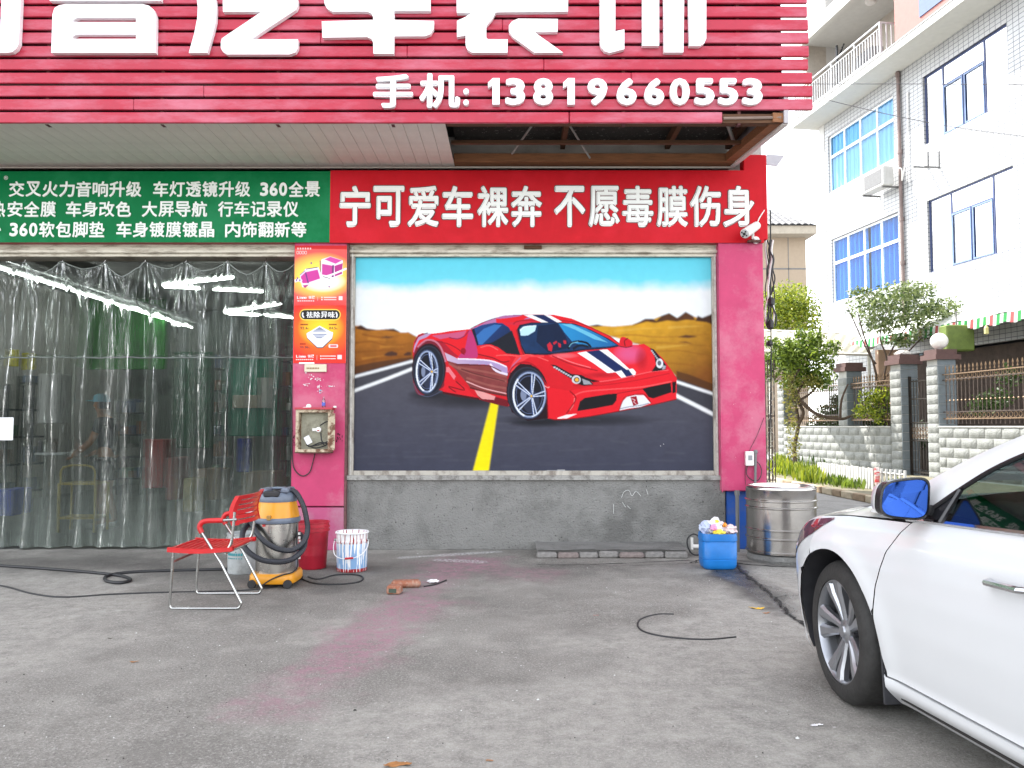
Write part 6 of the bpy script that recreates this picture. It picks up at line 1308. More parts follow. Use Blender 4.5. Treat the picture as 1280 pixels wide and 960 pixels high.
# ------------------------------------------------------------------ camera and cables at the shop corner
cy_ = D-.22
cm = empty('security_camera', P(941, 300, cy_), 'white security camera on the lower right corner of the red banner', 'security camera')
m = MB(); a = P(931, 292, cy_-.12); b2 = P(946, 282, cy_+.05); d_ = (b2-a).normalized(); m.tube([a, a+(b2-a)*.5, b2], [.052, .052, .046], 14); part('housing', m, MATS['white_plug'], cm, smooth=True, ang=50)
m = MB(); m.tube([a-d_*.012, a-d_*.001], .046, 14); part('faceplate', m, mat('lens_plate', (.5, .5, .5), .3), cm)
sd_ = d_.cross(Vector((0, 0, 1))).normalized(); up_ = sd_.cross(d_)
m = MB(); m.tube([a-d_*.016, a-d_*.0125], .016, 12); part('lens', m, black, cm)
for k in range(4):
    q = PI/4+k*PI/2; c_ = a-d_*.0145+(sd_*math.cos(q)+up_*math.sin(q))*.03; m = MB(); m.tube([c_-d_*.002, c_+d_*.002], .009, 8); part('infrared_led', m, black, cm)
m = MB(); c_ = P(941, 297, cy_-.02); m.tube([a.lerp(b2, .6)-up_*.03, c_, P(944, 301, D-.05)], .016, 8); m.lathe([(.04, -.0), (.04, .02)], P(945, 300, D-.16), 14, 'Y'); part('bracket', m, MATS['white_plug'], cm, smooth=True)
m = MB(); m.bb((PX(934, 302, D-.15), D-.2, PZ(303.5, D-.15)), (PX(950, 302, D-.15), D-.14, PZ(301, D-.15))); part('rusty_plate', m, MATS['dark_rust'], cm)
m = MB(); m.tube(cr_pts([b2, P(948, 275, cy_+.06), P(952, 268, cy_+.07), P(956, 262, cy_+.1)], 5), .007, 6); part('cable', m, MATS['white_plug'], cm)
rr = random.Random(8)
for k in range(7):
    pts = []; x0 = 956+rr.uniform(0, 4)
    for i, y in enumerate(range(300, 420, 12)): pts.append(P(x0+4+5*math.sin(i*.5+k)+rr.uniform(-2, 2)+i*.25, y, D+.08+.03*k))
    m = MB(); m.tube(cr_pts(pts, 4), rr.uniform(.006, .011), 5)
    solo('wall_cable', m, MATS['white_plug'] if k in (1, 4) else black, ('black cable nearest the pink pillar in the tangle at the shop corner', 'pale cable nearest the pink pillar in the tangle at the shop corner', 'black cable just behind the front pale one in the tangle', 'black cable in the middle of the tangle at the shop corner', 'pale cable further back in the tangle at the shop corner', 'black cable next to the back pale one in the tangle', 'rearmost black cable of the tangle at the shop corner')[k], 'cable', 'cables tangled at the shop corner')
for k, (y0, y1) in enumerate(((372, 383), (400, 412), (426, 433))):
    m = MB(); m.bbox_bevel((PX(960-k, y0, D+.1), D+.05, PZ(y1, D+.1)), (PX(967-k, y0, D+.1), D+.14, PZ(y0, D+.1)), .02); solo('cable_joint', m, black, ('upper black junction lump in the cables at the shop corner', 'middle black junction lump in the cables at the shop corner', 'lowest black junction lump in the cables at the shop corner')[k], 'junction box')
m = MB(); m.tube([P(963, 262, D+.6), P(964, 470, D+.6), P(961, 600, D+.6)], .008, 6); solo('drop_cable', m, black, 'straight thin black cable dropping beside the shop corner', 'cable')
m = MB(); y_ = D+.3; a = P(955, 198, y_); m.add([P(958, 193, y_), P(980, 194, y_), P(971, 207, y_-.2), P(957, 205, y_-.2), P(958, 195, y_), P(980, 196, y_), P(971, 208.5, y_-.2), P(957, 206.5, y_-.2)], [(0,1,2,3),(4,5,6,7),(0,1,5,4),(1,2,6,5),(2,3,7,6),(3,0,4,7)]); solo('flood_lamp', m, MATS['grey_cladding'], 'grey floodlight hood sticking out at the top right corner of the red banner', 'floodlight')
m = MB(); y_ = 10.4; m.bbox_bevel((XR+.02, 10.0, PZ(404, y_)), (XR+.30, 10.75, PZ(318, y_)), .02); ac = solo('wall_unit', m, MATS['white_plug'], 'white air conditioning box hanging on the lane side of the shop', 'air conditioner')
# ------------------------------------------------------------------ white saloon car
paint = mat('white_paint', (.63, .64, .65), .22, var=.012, scale=2, coat=.6, spec=.5)
chrome = mat('chrome', (.7, .7, .72), .08, 1., var=.02)
cglass = glass('tinted_glass', (.20, .27, .27), .05)
trimb = mat('gloss_black', (.012, .012, .014), .25)
rubber = mat('tyre_rubber', (.022, .021, .020), .75, var=.35, scale=12, bump=.2, bscale=50)
alloy = mat('alloy_silver', (.36, .37, .395), .32, .85, var=.08, scale=12)
plast = mat('dark_plastic', (.03, .03, .035), .6, var=.3)
mirrg = mat('mirror_glass', (.025, .07, .30), .03, 1., var=.02)
def interp(x, xs, ys): return float(np.interp(x, xs, ys))
ZB, LB = [.12, .16, .20, .235, .26, .34, .48, .62, .72, .80, .88, .935], [.79, .82, .85, .862, .856, .872, .893, .905, .905, .897, .872, .835]
def zsh(s): return interp(s, [-.95, -.85, -.6, -.3, 0, .3, .56, 1.25, 2.5, 3.2, 3.75], [.60, .67, .765, .85, .893, .913, .93, .955, .985, .985, .95])
NC = cr_pts([(-.2, 1, 0), (-.40, .965, 0), (-.55, .90, 0), (-.70, .78, 0), (-.82, .61, 0), (-.90, .42, 0), (-.94, .22, 0), (-.955, 0, 0)], 4)
RC = cr_pts([(3.0, 1, 0), (3.3, .975, 0), (3.5, .91, 0), (3.65, .75, 0), (3.73, .5, 0), (3.76, .22, 0), (3.765, 0, 0)], 4)
def curve_k(Cv, t):
    f = min(max(t, 0), 1)*(len(Cv)-1); i = min(int(f), len(Cv)-2); u = f-i; p = Cv[i].lerp(Cv[i+1], u); return p.x, p.y
def lat(s, z, k=1.):
    zn = z/zsh(s)*.935; l = interp(zn, ZB, LB)
    a = 0
    for c_ in (0, 2.72):
        d = math.hypot(s-c_, z-.335); a += .014*math.exp(-((d-.40)/.055)**2)
    return (l+a*.9)*k
def car_part(name, m, mt, parent, sides=(1, -1), smooth=True, ang=40, label=None, recalc=True):
    out = []
    for sg in sides:
        q = MB(); q.v = [(v[0], v[1]*sg, v[2]) for v in m.v]; q.f = [f if sg > 0 else tuple(reversed(f)) for f in m.f]; q.mi = list(m.mi)
        out.append(part(name, q, mt, parent, smooth, ang, world=False, label=label, recalc=recalc))
    return out
def build_car():
    e = empty('parked_car', (0, 0, 0), '', 'car')
    AR = .388; WC = (0, 2.72); WZ = .338
    def arch_skip(c_):
        return lambda q: math.hypot(-sum(v[0] for v in q)/4-c_, sum(v[2] for v in q)/4-WZ) < AR
    def snap(m, c_):
        for i, v in enumerate(m.v):
            d = math.hypot(-v[0]-c_, v[2]-WZ)
            if d < AR+.02 and d > 1e-6 and d > AR-.035:
                s = c_+(-v[0]-c_)*AR/d; z = WZ+(v[2]-WZ)*AR/d
                if z > .12: m.v[i] = (-s, v[1], z)
    zd0 = .243
    df = lambda z: interp(z, [.14, .24, .32, .49, .63, .78, .915, .95], [.41, .40, .378, .362, .385, .455, .555, .60])
    d2 = lambda z: interp(z, [.14, .24, .5, .95], [1.52, 1.52, 1.50, 1.52])
    d3 = lambda z: interp(z, [.14, .24, .40, .62, .75, .98], [2.30, 2.28, 2.30, 2.42, 2.55, 2.62])
    gp = .0035
    # front wing: plain part plus the wrapped nose (bumper below, wing above)
    m = MB()
    m.grid(lambda u, v: (lambda z: (lambda s: (-s, lat(s, z), z))(-.2+(df(z)-gp+.2)*u))(.16+(zsh(.1)-.16)*0+(zsh(-.2+(df(.5)+.2)*u)-.16)*v), 60, 70, arch_skip(0))
    snap(m, 0)
    car_part('wing', m, paint, e)
    m = MB(); m.grid(lambda u, v: (lambda sk: (-sk[0], lat(sk[0], (.16+(zsh(sk[0])-.16)*v), sk[1]), .16+(zsh(sk[0])-.16)*v))(curve_k(NC, u)), 32, 50, arch_skip(0)); snap(m, 0)
    car_part('bumper', m, paint, e)
    m = MB(); m.grid(lambda u, v: (lambda z, s0: (lambda s: (-s, lat(s, z), z))(df(z)+gp+(d2(z)-gp-df(z)-gp)*u))(zd0+gp+(zsh(.56+.9*u)-.004-zd0-gp)*v, 0), 40, 40)
    doors = car_part('front_door', m, paint, e)
    m = MB(); m.grid(lambda u, v: (lambda z: (lambda s: (-s, lat(s, z), z))(d2(z)+gp+(d3(z)-gp-d2(z)-gp)*u))(zd0+gp+(zsh(1.5+.9*u)-.004-zd0-gp)*v), 30, 40, arch_skip(2.72)); snap(m, 2.72)
    rdoors = car_part('rear_door', m, paint, e)
    m = MB(); m.grid(lambda u, v: (lambda s: (lambda z: (-(s if v > -1 else 0), lat(s, z), z))(.16+(zsh(s)-.16)*v))(3.0-(3.0-(d3(.16+.8*v)+gp))*(1-u)), 50, 60, arch_skip(2.72)); snap(m, 2.72)
    m.grid(lambda u, v: (lambda sk: (-sk[0], lat(sk[0], (.16+(zsh(sk[0])-.16)*v), sk[1]), .16+(zsh(sk[0])-.16)*v))(curve_k(RC, u)), 24, 40, arch_skip(2.72))
    car_part('rear_wing', m, paint, e)
    m = MB(); m.grid(lambda u, v: (lambda s, z: (-s, lat(s, z)+.012*math.sin(PI*v), z))(.39+1.92*u, .125+(zd0-gp-.125)*v), 40, 8); m.grid(lambda u, v: (-(.39+1.92*u), lat(.6, .235)+.005-.05*v, zd0-gp+.0005), 40, 1)
    car_part('sill', m, paint, e)
    m = MB(); m.grid(lambda u, v: (lambda s, z: (-s, lat(s, z)-.02, z))(.34+2.3*u, .14+.76*v), 40, 20, lambda q: math.hypot(-sum(v[0] for v in q)/4-2.72, sum(v[2] for v in q)/4-WZ) < AR+.05 or math.hypot(-sum(v[0] for v in q)/4, sum(v[2] for v in q)/4-WZ) < AR+.02)
    car_part('gap_backing', m, trimb, e, recalc=False)  # dark shell behind the panels, put in to blacken the door gaps
    # bonnet, boot lid
    def dz(s): return interp(s, [-.95, -.8, -.4, .1, .5], [0, .035, .075, .10, .12])
    ss = [(x, 1.) for x in np.linspace(.42, -.2, 14)]+[curve_k(NC, t) for t in np.linspace(0, 1, 22)[1:]]
    m = MB()
    def hood(u, v):
        f = u*(len(ss)-1); i = min(int(f), len(ss)-2); t = f-i; s = ss[i][0]*(1-t)+ss[i+1][0]*t; k = ss[i][1]*(1-t)+ss[i+1][1]*t
        l = lat(s, zsh(s), k); return (-s, l*(1-v), zsh(s)+dz(s)*(1-(1-v)**2.6))
    m.grid(hood, 60, 16); m.v = [v for v in m.v]; car_part('bonnet', m, paint, e)
    m = MB(); m.grid(lambda u, v: (lambda sk: (-sk[0], lat(sk[0], zsh(sk[0]), sk[1])*(1-v), zsh(sk[0])+.06*(1-(1-v)**2.6)*min(1, (3.77-sk[0])/.2)))((3.0-.0+0*u, 1) if False else ((2.95+.05*u*8, 1) if u < .125 else curve_k(RC, (u-.125)/.875))), 32, 12); car_part('boot_lid', m, paint, e)
    # greenhouse
    OC = cr_pts([(.22, .95, 0), (.45, 1.03, 0), (.60, 1.105, 0), (.75, 1.185, 0), (.9, 1.253, 0), (1.1, 1.33, 0), (1.35, 1.395, 0), (1.8, 1.435, 0), (2.3, 1.42, 0), (2.7, 1.335, 0), (3.0, 1.21, 0), (3.35, 1.02, 0)], 5)
    GC = cr_pts([(.60, .952, 0), (.68, 1.0, 0), (.79, 1.08, 0), (.92, 1.165, 0), (1.07, 1.235, 0), (1.22, 1.29, 0), (1.42, 1.34, 0), (1.8, 1.372, 0), (2.25, 1.352, 0), (2.6, 1.27, 0), (2.85, 1.15, 0), (3.05, 1.02, 0)], 5)
    def cp(Cv, t): f = min(max(t, 0), 1)*(len(Cv)-1); i = min(int(f), len(Cv)-2); return Cv[i].lerp(Cv[i+1], f-i)
    gl_ = lambda z: .842-.40*(z-.94)-.30*(z-.94)**2
    m = MB(); m.grid(lambda u, v: (lambda a, b_: (lambda p: (-p.x, gl_(p.y)+.012*math.sin(PI*v)*1.0+.002, p.y))(a.lerp(b_, v)))(cp(GC, u), cp(OC, u)), 60, 6); car_part('pillar_frame', m, paint, e)
    bel = lambda s: zsh(s)+.006
    def win(s0, s1, name, mt=cglass, o=0.):
        m = MB()
        def fn(u, v):
            s = s0+(s1-s0)*u; zt_ = np.interp(s, [p.x for p in GC], [p.y for p in GC]) if s > .6 else bel(s); z = bel(s)+(max(zt_, bel(s)+.001)-bel(s))*v; return (-s, gl_(z)-.006+o, z)
        m.grid(fn, 16, 10); return car_part(name, m, mt, e)
    win(.79, 1.50, 'window'); win(1.58, 2.45, 'window'); win(.605, .765, 'quarter_panel', trimb, .004); win(1.505, 1.575, 'pillar_cover', trimb, .003); win(2.48, 3.0, 'quarter_panel', trimb)
    m = MB(); m.tube([(-p.x, gl_(p.y)+.002, p.y-.004) for p in GC[3:-2]], .009, 6); car_part('window_seal', m, trimb, e)
    m = MB(); m.tube([(-.755, gl_(bel(.76))+.006, bel(.76)), (-.80, gl_(1.07)+.004, 1.075)], .011, 6); car_part('window_divider', m, trimb, e)
    m = MB(); m.tube([(-s, lat(s, zsh(s))-.002+.004, zsh(s)+.004) for s in np.linspace(.52, 2.9, 24)], .011, 6); car_part('belt_chrome', m, chrome, e)
    def top(u0, u1, name, mt):
        m = MB()
        def fn(u, v):
            p = cp(OC, u0+(u1-u0)*u); c_ = 1-(1-v)**2.2; bs = interp(p.x, [.2, 1.0, 1.3, 2.3, 2.8, 3.3], [.30, .18, .02, 0, -.10, -.2])
            return (-(p.x-bs*c_), (gl_(p.y)+.002)*(1-v), p.y+c_*interp(p.x, [.2, .6, 1.3, 2.6, 3.4], [.10, .06, .035, .03, .02]))
        m.grid(fn, 24, 14); return car_part(name, m, mt, e)
    top(0, .50, 'windscreen', cglass); top(.50, .80, 'roof', paint); top(.80, 1, 'rear_window', cglass)
    m = MB(); m.grid(lambda u, v: (-(.42-.30*(v)+0*u), lat(.42, zsh(.42))*(1-u)-.02, .945+.06*u), 8, 4); car_part('cowl', m, plast, e)
    # arches, underbody, wheels
    kk = lambda s: float(np.interp(-s, [-p.x for p in NC], [p.y for p in NC])) if s < -.2 else (float(np.interp(s, [p.x for p in RC], [p.y for p in RC])) if s > 3 else 1.)
    for c_ in WC:
        m = MB(); m.grid(lambda u, v: (lambda q: (-(c_+(AR+.004)*math.cos(q)), (lat(c_+AR*math.cos(q), max(WZ+AR*math.sin(q), .14), kk(c_+AR*math.cos(q)))-.012)*(1-v)+.52*v, WZ+(AR+.004)*math.sin(q)))(-.45+(PI+.9)*u), 30, 2); car_part('arch_liner', m, plast, e, recalc=False)
        m = MB(); m.grid(lambda u, v: (-(c_+AR*math.cos(PI*2*u)*v), .52, WZ+AR*math.sin(PI*2*u)*v), 24, 1); car_part('inner_arch', m, dark, e, recalc=False)
        for sg in (1, -1):
            def out(prof, n=48, M_=rubber): pass
            TR, TW = .345, .21; y0 = .885*sg; w = empty_child('wheel', e)
            if c_ == 0: Mw = Matrix.Translation((0, sg*.80, 0)) @ Matrix.Rotation(math.radians(-5.5), 4, 'Z') @ Matrix.Translation((0, -sg*.80, 0)) @ Matrix.Scale(.968, 4); w.matrix_local = Mw @ Matrix.Translation((0, sg*.025, 0))
            m = MB(); pr = [(.246, .02), (.252, .002), (.275, -.004), (.315, .004), (.335, .022), (TR, .045), (TR, TW-.045), (.335, TW-.02), (.30, TW), (.246, TW-.02)]
            m.lathe([(r, y0-sg*h) for r, h in pr], (-c_, 0, WZ+.007), 56, 'Y', caps=False)
            part('tyre', m, rubber, w, True, 45, world=False)
            m = MB(); m.lathe([(.247, y0-sg*.018), (.252, y0-sg*.008), (.244, y0-sg*.006), (.236, y0-sg*.02), (.231, y0-sg*.06), (.229, y0-sg*.18)], (-c_, 0, WZ+.007), 56, 'Y', caps=False); part('rim', m, alloy, w, True, 45, world=False)
            m = MB(); m.lathe([(.0, y0-sg*.088), (.231, y0-sg*.088)], (-c_, 0, WZ+.007), 40, 'Y', caps=False); part('brake_backing', m, mat('brake_dark', (.03, .03, .032), .6), w, world=False)  # disc spread dark across the rim to blacken the spoke gaps
            m = MB(); m.lathe([(0, y0-sg*.028), (.028, y0-sg*.026), (.032, y0-sg*.034), (.058, y0-sg*.046), (.062, y0-sg*.08)], (-c_, 0, WZ+.007), 24, 'Y', caps=False); part('hub', m, alloy, w, True, world=False)
            for k in range(10):
                q = k*2*PI/10+(.10 if k % 2 else -.10)+.3; u_ = Vector((math.cos(q), 0, math.sin(q))); t_ = Vector((-math.sin(q), 0, math.cos(q))); O_ = Vector((-c_, 0, WZ+.007))
                sec = []
                for r, ww, h in ((.045, .014, .045), (.12, .019, .034), (.19, .029, .018), (.240, .041, .012)):
                    for a_, hh in ((-1, .012), (-.55, 0), (.55, 0), (1, .012), (.9, .04), (-.9, .04)): sec.append(O_+u_*r+t_*(a_*ww)+Vector((0, y0-sg*(h+hh), 0)))
                m = MB(); m.add(sec, [(i*6+j, i*6+(j+1) % 6, (i+1)*6+(j+1) % 6, (i+1)*6+j) for i in range(3) for j in range(6)]+[tuple(range(6)), tuple(range(18, 24))]); part('spoke', m, alloy, w, True, 30, world=False)
            for k in range(5):
                q = k*2*PI/5+.6; m = MB(); m.lathe([(.009, y0-sg*.075), (.009, y0-sg*.05), (0, y0-sg*.048)], (-c_+.05*math.cos(q)*1.6, 0, WZ+.007+.05*math.sin(q)*1.6), 8, 'Y'); part('wheel_nut', m, plast, w, world=False)
    m = MB(); m.bb((-3.6, -.52, .16), (.75, .52, .30)); m.bb((-2.3, -.84, .16), (-.45, .84, .24)); part('underbody', m, dark, e, world=False)
    m = MB(); m.add([(-.352, .60, .44), (-.352, .875, .44), (-.375, .875, .12), (-.375, .60, .12), (-.366, .60, .44), (-.366, .875, .44), (-.389, .875, .12), (-.389, .60, .12)], [(0,1,2,3),(4,5,6,7),(0,1,5,4),(1,2,6,5),(2,3,7,6),(3,0,4,7)]); car_part('mud_flap', m, plast, e, smooth=False)
    # mirrors
    for sg in (1, -1):
        w = empty_child('door_mirror', e); c0 = Vector((-.66, sg*.945, 1.03))
        m = MB()
        def hs(u, v):
            q = 2*PI*u; a_ = [(0, .0), (.45, .06), (.8, .10), (1.0, .075), (1.0, .0)][min(4, int(v*4+.01))]
            r = a_[0]; px_ = math.copysign(abs(math.cos(q))**.6, math.cos(q)); pz = math.copysign(abs(math.sin(q))**.6, math.sin(q)); return (c0.x+.12-v*.13-(.0 if v < .9 else .0), c0.y+sg*px_*.125*r*(1+.12*pz*0), c0.z+pz*.083*r+(-.01 if pz < 0 else 0)*px_)
        m.grid(hs, 32, 4)
        pts = []
        rings = [(.115, .02), (.105, .5), (.07, .85), (.02, 1.0), (-.02, 1.02), (-.022, .93)]
        m = MB(); vs = []
        for dx, r in rings:
            for k in range(32):
                q = 2*PI*k/32; cx = math.copysign(abs(math.cos(q))**.5, math.cos(q)); cz = math.copysign(abs(math.sin(q))**.5, math.sin(q)); vs.append((c0.x+dx+.02*cx*1.0, c0.y+sg*(cx*.092-.008*cz)*r, c0.z+(cz*.080-.012*cx*(1 if cz > 0 else -.6))*r))
        m.add(vs, [(i*32+k, i*32+(k+1) % 32, (i+1)*32+(k+1) % 32, (i+1)*32+k) for i in range(5) for k in range(32)]); 
        m.mi = [0 if i < 3 else 1 for i in range(5) for k in range(32)]
        part('shell', m, [paint, trimb], w, True, 50, world=False)
        m = MB(); vs = [(lambda cx, cz: (c0.x-.020+.02*cx, c0.y+sg*(cx*.092-.008*cz)*.91, c0.z+(cz*.080-.012*cx*(1 if cz > 0 else -.6))*.90))(math.copysign(abs(math.cos(q))**.5, math.cos(q)), math.copysign(abs(math.sin(q))**.5, math.sin(q))) for q in np.linspace(0, 2*PI, 32, endpoint=False)]; m.add(vs, [tuple(range(32))]); part('glass', m, mirrg, w, world=False)
        m = MB(); m.add([(c0.x+.09, sg*.80, .955), (c0.x-.03, sg*.80, .955), (c0.x+.0, sg*.90, .975), (c0.x+.07, sg*.90, .975), (c0.x+.09, sg*.79, 1.0), (c0.x-.03, sg*.79, 1.0), (c0.x+.0, sg*.90, 1.01), (c0.x+.07, sg*.90, 1.01)], [(0,1,2,3),(4,5,6,7),(0,3,7,4),(1,2,6,5),(0,1,5,4),(2,3,7,6)]); part('arm', m, trimb, w, world=False)
        m = MB(); m.box((c0.x+.06, c0.y+sg*.06, c0.z-.055), (.05, .05, .012)); part('indicator', m, mat('clear_lens', (.6, .6, .6), .2), w, world=False)
    # handles, lamps
    for k, dd in enumerate(doors+rdoors):
        sg = 1 if k % 2 == 0 else -1; s0 = 1.10 if k < 2 else 2.18
        m = MB(); l = lat(s0+.1, .785)
        m.tube([(-s0, sg*(l+.004), .782), (-s0-.02, sg*(l+.034), .783), (-s0-.17, sg*(l+.036), .786), (-s0-.20, sg*(l+.006), .787)], .014, 8)
        for i in range(len(m.v)): m.v[i] = (m.v[i][0], m.v[i][1], .784+(m.v[i][2]-.784)*.9)
        part('door_handle', m, chrome, dd, True, world=False)
    m = MB(); m.grid(lambda u, v: (lambda sk: (lambda z: (-sk[0], lat(sk[0], z, sk[1])+.004, z))(zsh(sk[0])-.012-(.16*min(1, u*1.5)+.008)*v))((-.06-.14*u*4, 1) if u < .25 else curve_k(NC, (u-.25)/.75*.55)), 24, 8)
    car_part('headlight', m, mat('lamp_glass', (.13, .035, .05), .08, var=.5, scale=18, coat=1), e)
    m = MB(); m.grid(lambda u, v: (lambda sk: (lambda z: (-sk[0], lat(sk[0], z, sk[1])+.004, z))(.76+.16*v))(curve_k(RC, .1+.6*u)), 16, 8); car_part('tail_light', m, mat('tail_red', (.4, .01, .01), .15), e)
    m = MB(); m.grid(lambda u, v: (lambda sk: (-sk[0]+.004, lat(sk[0], .4, sk[1]), .36+.28*v))(curve_k(NC, .72+.28*u)), 12, 6); car_part('grille', m, trimb, e)
    # cabin
    m = MB(); m.bb((-3.0, -.80, .3), (-.4, .80, .42)); part('cabin_floor', m, dark, e, world=False)
    seatm = mat('seat_grey', (.05, .05, .055), .7, var=.2)
    for sy in (-.38, .38):
        m = MB(); m.bbox_bevel((-2.0, sy-.25, .42), (-1.35, sy+.25, .60), .05); m.bbox_bevel((-2.12, sy-.24, .55), (-1.92, sy+.24, 1.12), .05); m.bbox_bevel((-2.1, sy-.12, 1.14), (-1.98, sy+.12, 1.28), .04); part('seat', m, seatm, e, True, world=False)
    m = MB(); m.bbox_bevel((-2.95, -.65, .42), (-2.45, .65, .62), .05); m.bbox_bevel((-3.05, -.65, .55), (-2.8, .65, 1.08), .06); part('rear_seat', m, seatm, e, True, world=False)
    m = MB(); m.grid(lambda u, v: (-(.35+.62*u), -.76+1.52*v, .985-.05*u*u-.0*v), 8, 8); m.grid(lambda u, v: (-(.97), -.76+1.52*v, .93-.4*u), 4, 8); part('dashboard', m, mat('dash', (.06, .075, .08), .5), e, True, world=False)
    m = MB(); cc = Vector((-1.12, .38, .93)); ax = Matrix.Rotation(math.radians(-62), 3, 'Y'); m.tube([cc+ax @ Vector((.18*math.cos(q), .18*math.sin(q), 0)) for q in np.linspace(0, 2*PI, 28, endpoint=False)], .014, 8, closed=True); m.tube([cc+ax @ Vector((-.17, 0, 0)), cc+ax @ Vector((.17, 0, 0))], .014, 6); m.tube([cc, cc+ax @ Vector((0, .17, 0))], .014, 6); m.tube([cc, cc+Vector((.2, 0, -.1))], .03, 8); part('steering_wheel', m, plast, e, True, world=False)
    m = MB(); m.tube([(-1.05, 0, 1.30), (-1.1, 0, 1.26)], .01, 6); m.bbox_bevel((-1.13, -.12, 1.20), (-1.10, .12, 1.26), .01); part('rear_view_mirror', m, trimb, e, world=False)
    return e
def empty_child(name, parent):
    return link(name, None, parent)
car = build_car()
og = G(1047, 878); Fv = Vector((-.11, 1, 0)).normalized(); Lv = Vector((-Fv.y, Fv.x, 0))
car.location = (og.x-Lv.x*.885, og.y-Lv.y*.885, .0); car.rotation_euler = (0, 0, math.atan2(Fv.y, Fv.x))
car['label'] = 'white saloon car in the right foreground with blue tinted door mirror and ten-spoke alloy wheel'

# ------------------------------------------------------------------ lane side: fence frame
nF = math.hypot(.115, 1); fd = Vector((-.115, 1, 0))/nF; fn_ = Vector((1, .115, 0))/nF      # along the fence (away), into the yard
F0 = Vector((12.37, 0, 0))
rzF = math.atan2(-fd.x, fd.y)
def FP(Y, w=0., z=0.): return Vector((12.37-.115*Y, Y, z))+fn_*w
blk = dirty('split_stone', (.26, .27, .26), (.17, .18, .175), .5, 4, .9, bump=.8, bscale=30)
mort = mat('mortar', (.42, .42, .40), .9)
blk2 = mat('smooth_block_shaded', (.17, .20, .22), .85, var=.12, scale=8, bump=.2, bscale=50)  # camera-facing pillar blocks, with shade put into the darker tone
capm = mat('cap_brown', (.10, .055, .05), .8, var=.2, scale=6)
iron = mat('fence_iron', (.07, .05, .04), .5, .5, var=.5, scale=16); gold = mat('fence_gold', (.20, .13, .075), .5, .4, var=.3, scale=20)
def pillow(L_, h_, dep=.035):
    """rock faced block: street face on local -y.. x along, y out of the wall, raised ridge face"""
    m = MB(); nx, nz = 6, 3
    def f(u, v):
        e = min(u, 1-u, .15)/.15*min(v, 1-v, .25)/.25
        return (L_*u, -dep*(.25+.75*min(1, e))-.018*mnoise.noise(Vector((u*3+L_*9, v*3, 1)))*e - .012*abs(math.sin(6*u))*e, h_*v)
    m.grid(f, nx, nz); return m
bh = .232; bl_ = .52
pil_sh = []
def lay(parent, Y0, Y1, z0, nrow, half=True, mt=blk):
    """courses of blocks along the street face from Y0 (near) to Y1 (far)"""
    L_ = (Y1-Y0)*nF
    for r in range(nrow):
        x = -(bl_/2 if (r % 2 and half) else 0)
        while x < L_-.02:
            a = max(x, 0); b_ = min(x+bl_, L_); x += bl_
            if b_-a < .06: continue
            key = ('b', round(b_-a, 2))
            if key not in GL: GL[key] = mesh(pillow(b_-a-.014, bh-.014), 'block', mt, True, 50)
            Mx = Matrix.Translation(FP(Y1-b_/nF, -.002, z0+r*bh+.007)) @ Matrix.Rotation(rzF-PI/2+PI, 4, 'Z')
            # local +x must run along -fd? keep: x along the fence away from the camera
            p0 = FP(Y1-a/nF, -.002, z0+r*bh+.007)
            R_ = Matrix(((-fd.x, fn_.x, 0, p0.x), (-fd.y, fn_.y, 0, p0.y), (0, 0, 1, p0.z), (0, 0, 0, 1)))
            link('block', GL[key], parent, worldm(parent).inverted() @ R_)
def fbox(m, Ya, Yb, wa, wb, za, zb):
    ps = [FP(Ya, wa), FP(Yb, wa), FP(Yb, wb), FP(Ya, wb)]
    m.add([p+Vector((0, 0, za)) for p in ps]+[p+Vector((0, 0, zb)) for p in ps], [(0,1,2,3),(4,5,6,7),(0,1,5,4),(1,2,6,5),(2,3,7,6),(3,0,4,7)]); return m
def wall_sec(Ya, Yb, lab):
    w = empty('stone_wall', FP((Ya+Yb)/2), lab, 'wall', rz=rzF)
    part('core', fbox(MB(), Ya, Yb, .0, .22, 0, 1.30), mort, w); part('coping', fbox(MB(), Ya, Yb, -.035, .25, 1.30, 1.33), mat('coping', (.45, .45, .43), .8), w)
    lay(w, Ya, Yb, .13, 5); return w
P1, P2, P3, P4 = (23.16, 23.64), (20.55, 21.02), (19.08, 19.5), (27.2, 27.65)
wall_sec(P2[1], P4[0], 'low rock-faced stone wall left of the narrow gate, with tree shadows on it')
wall_sec(13.5, P3[0], 'low rock-faced stone wall right of the narrow gate, behind the white car')
def pillar(pr, lab, full=True):
    e = empty('gate_pillar', FP(pr[0]), lab, 'pillar', rz=rzF); z0 = 0 if full else 1.34; w0 = .46
    part('core', fbox(MB(), pr[0]+.01, pr[1]-.01, .01, w0-.01, z0, 2.92), mort, e)
    n = int((2.9-z0)/bh)+1
    for r in range(n):
        z = z0+r*bh+.006; zt_ = min(z+bh-.012, 2.92); L_ = pr[1]-pr[0]
        if zt_-z < .05: continue
        if z < 2.65:
            key = ('p', round(L_, 2))
            if key not in GL: GL[key] = mesh(pillow(L_-.01, bh-.014, .03), 'block', blk, True, 50)
            p0 = FP(pr[1], .0, z); R_ = Matrix(((-fd.x, fn_.x, 0, p0.x), (-fd.y, fn_.y, 0, p0.y), (0, 0, 1, p0.z), (0, 0, 0, 1))); link('block', GL[key], e, worldm(e).inverted() @ R_)
        m = fbox(MB(), pr[0]-.008, pr[0]+.012, .0, w0, z, zt_); part('side_block', m, blk2, e)
    part('cap', fbox(MB(), pr[0]-.09, pr[1]+.09, -.10, w0+.09, 2.92, 3.04), capm, e); part('cap_top', fbox(MB(), pr[0]-.03, pr[1]+.03, -.04, w0+.03, 3.041, 3.17), capm, e)
    return e
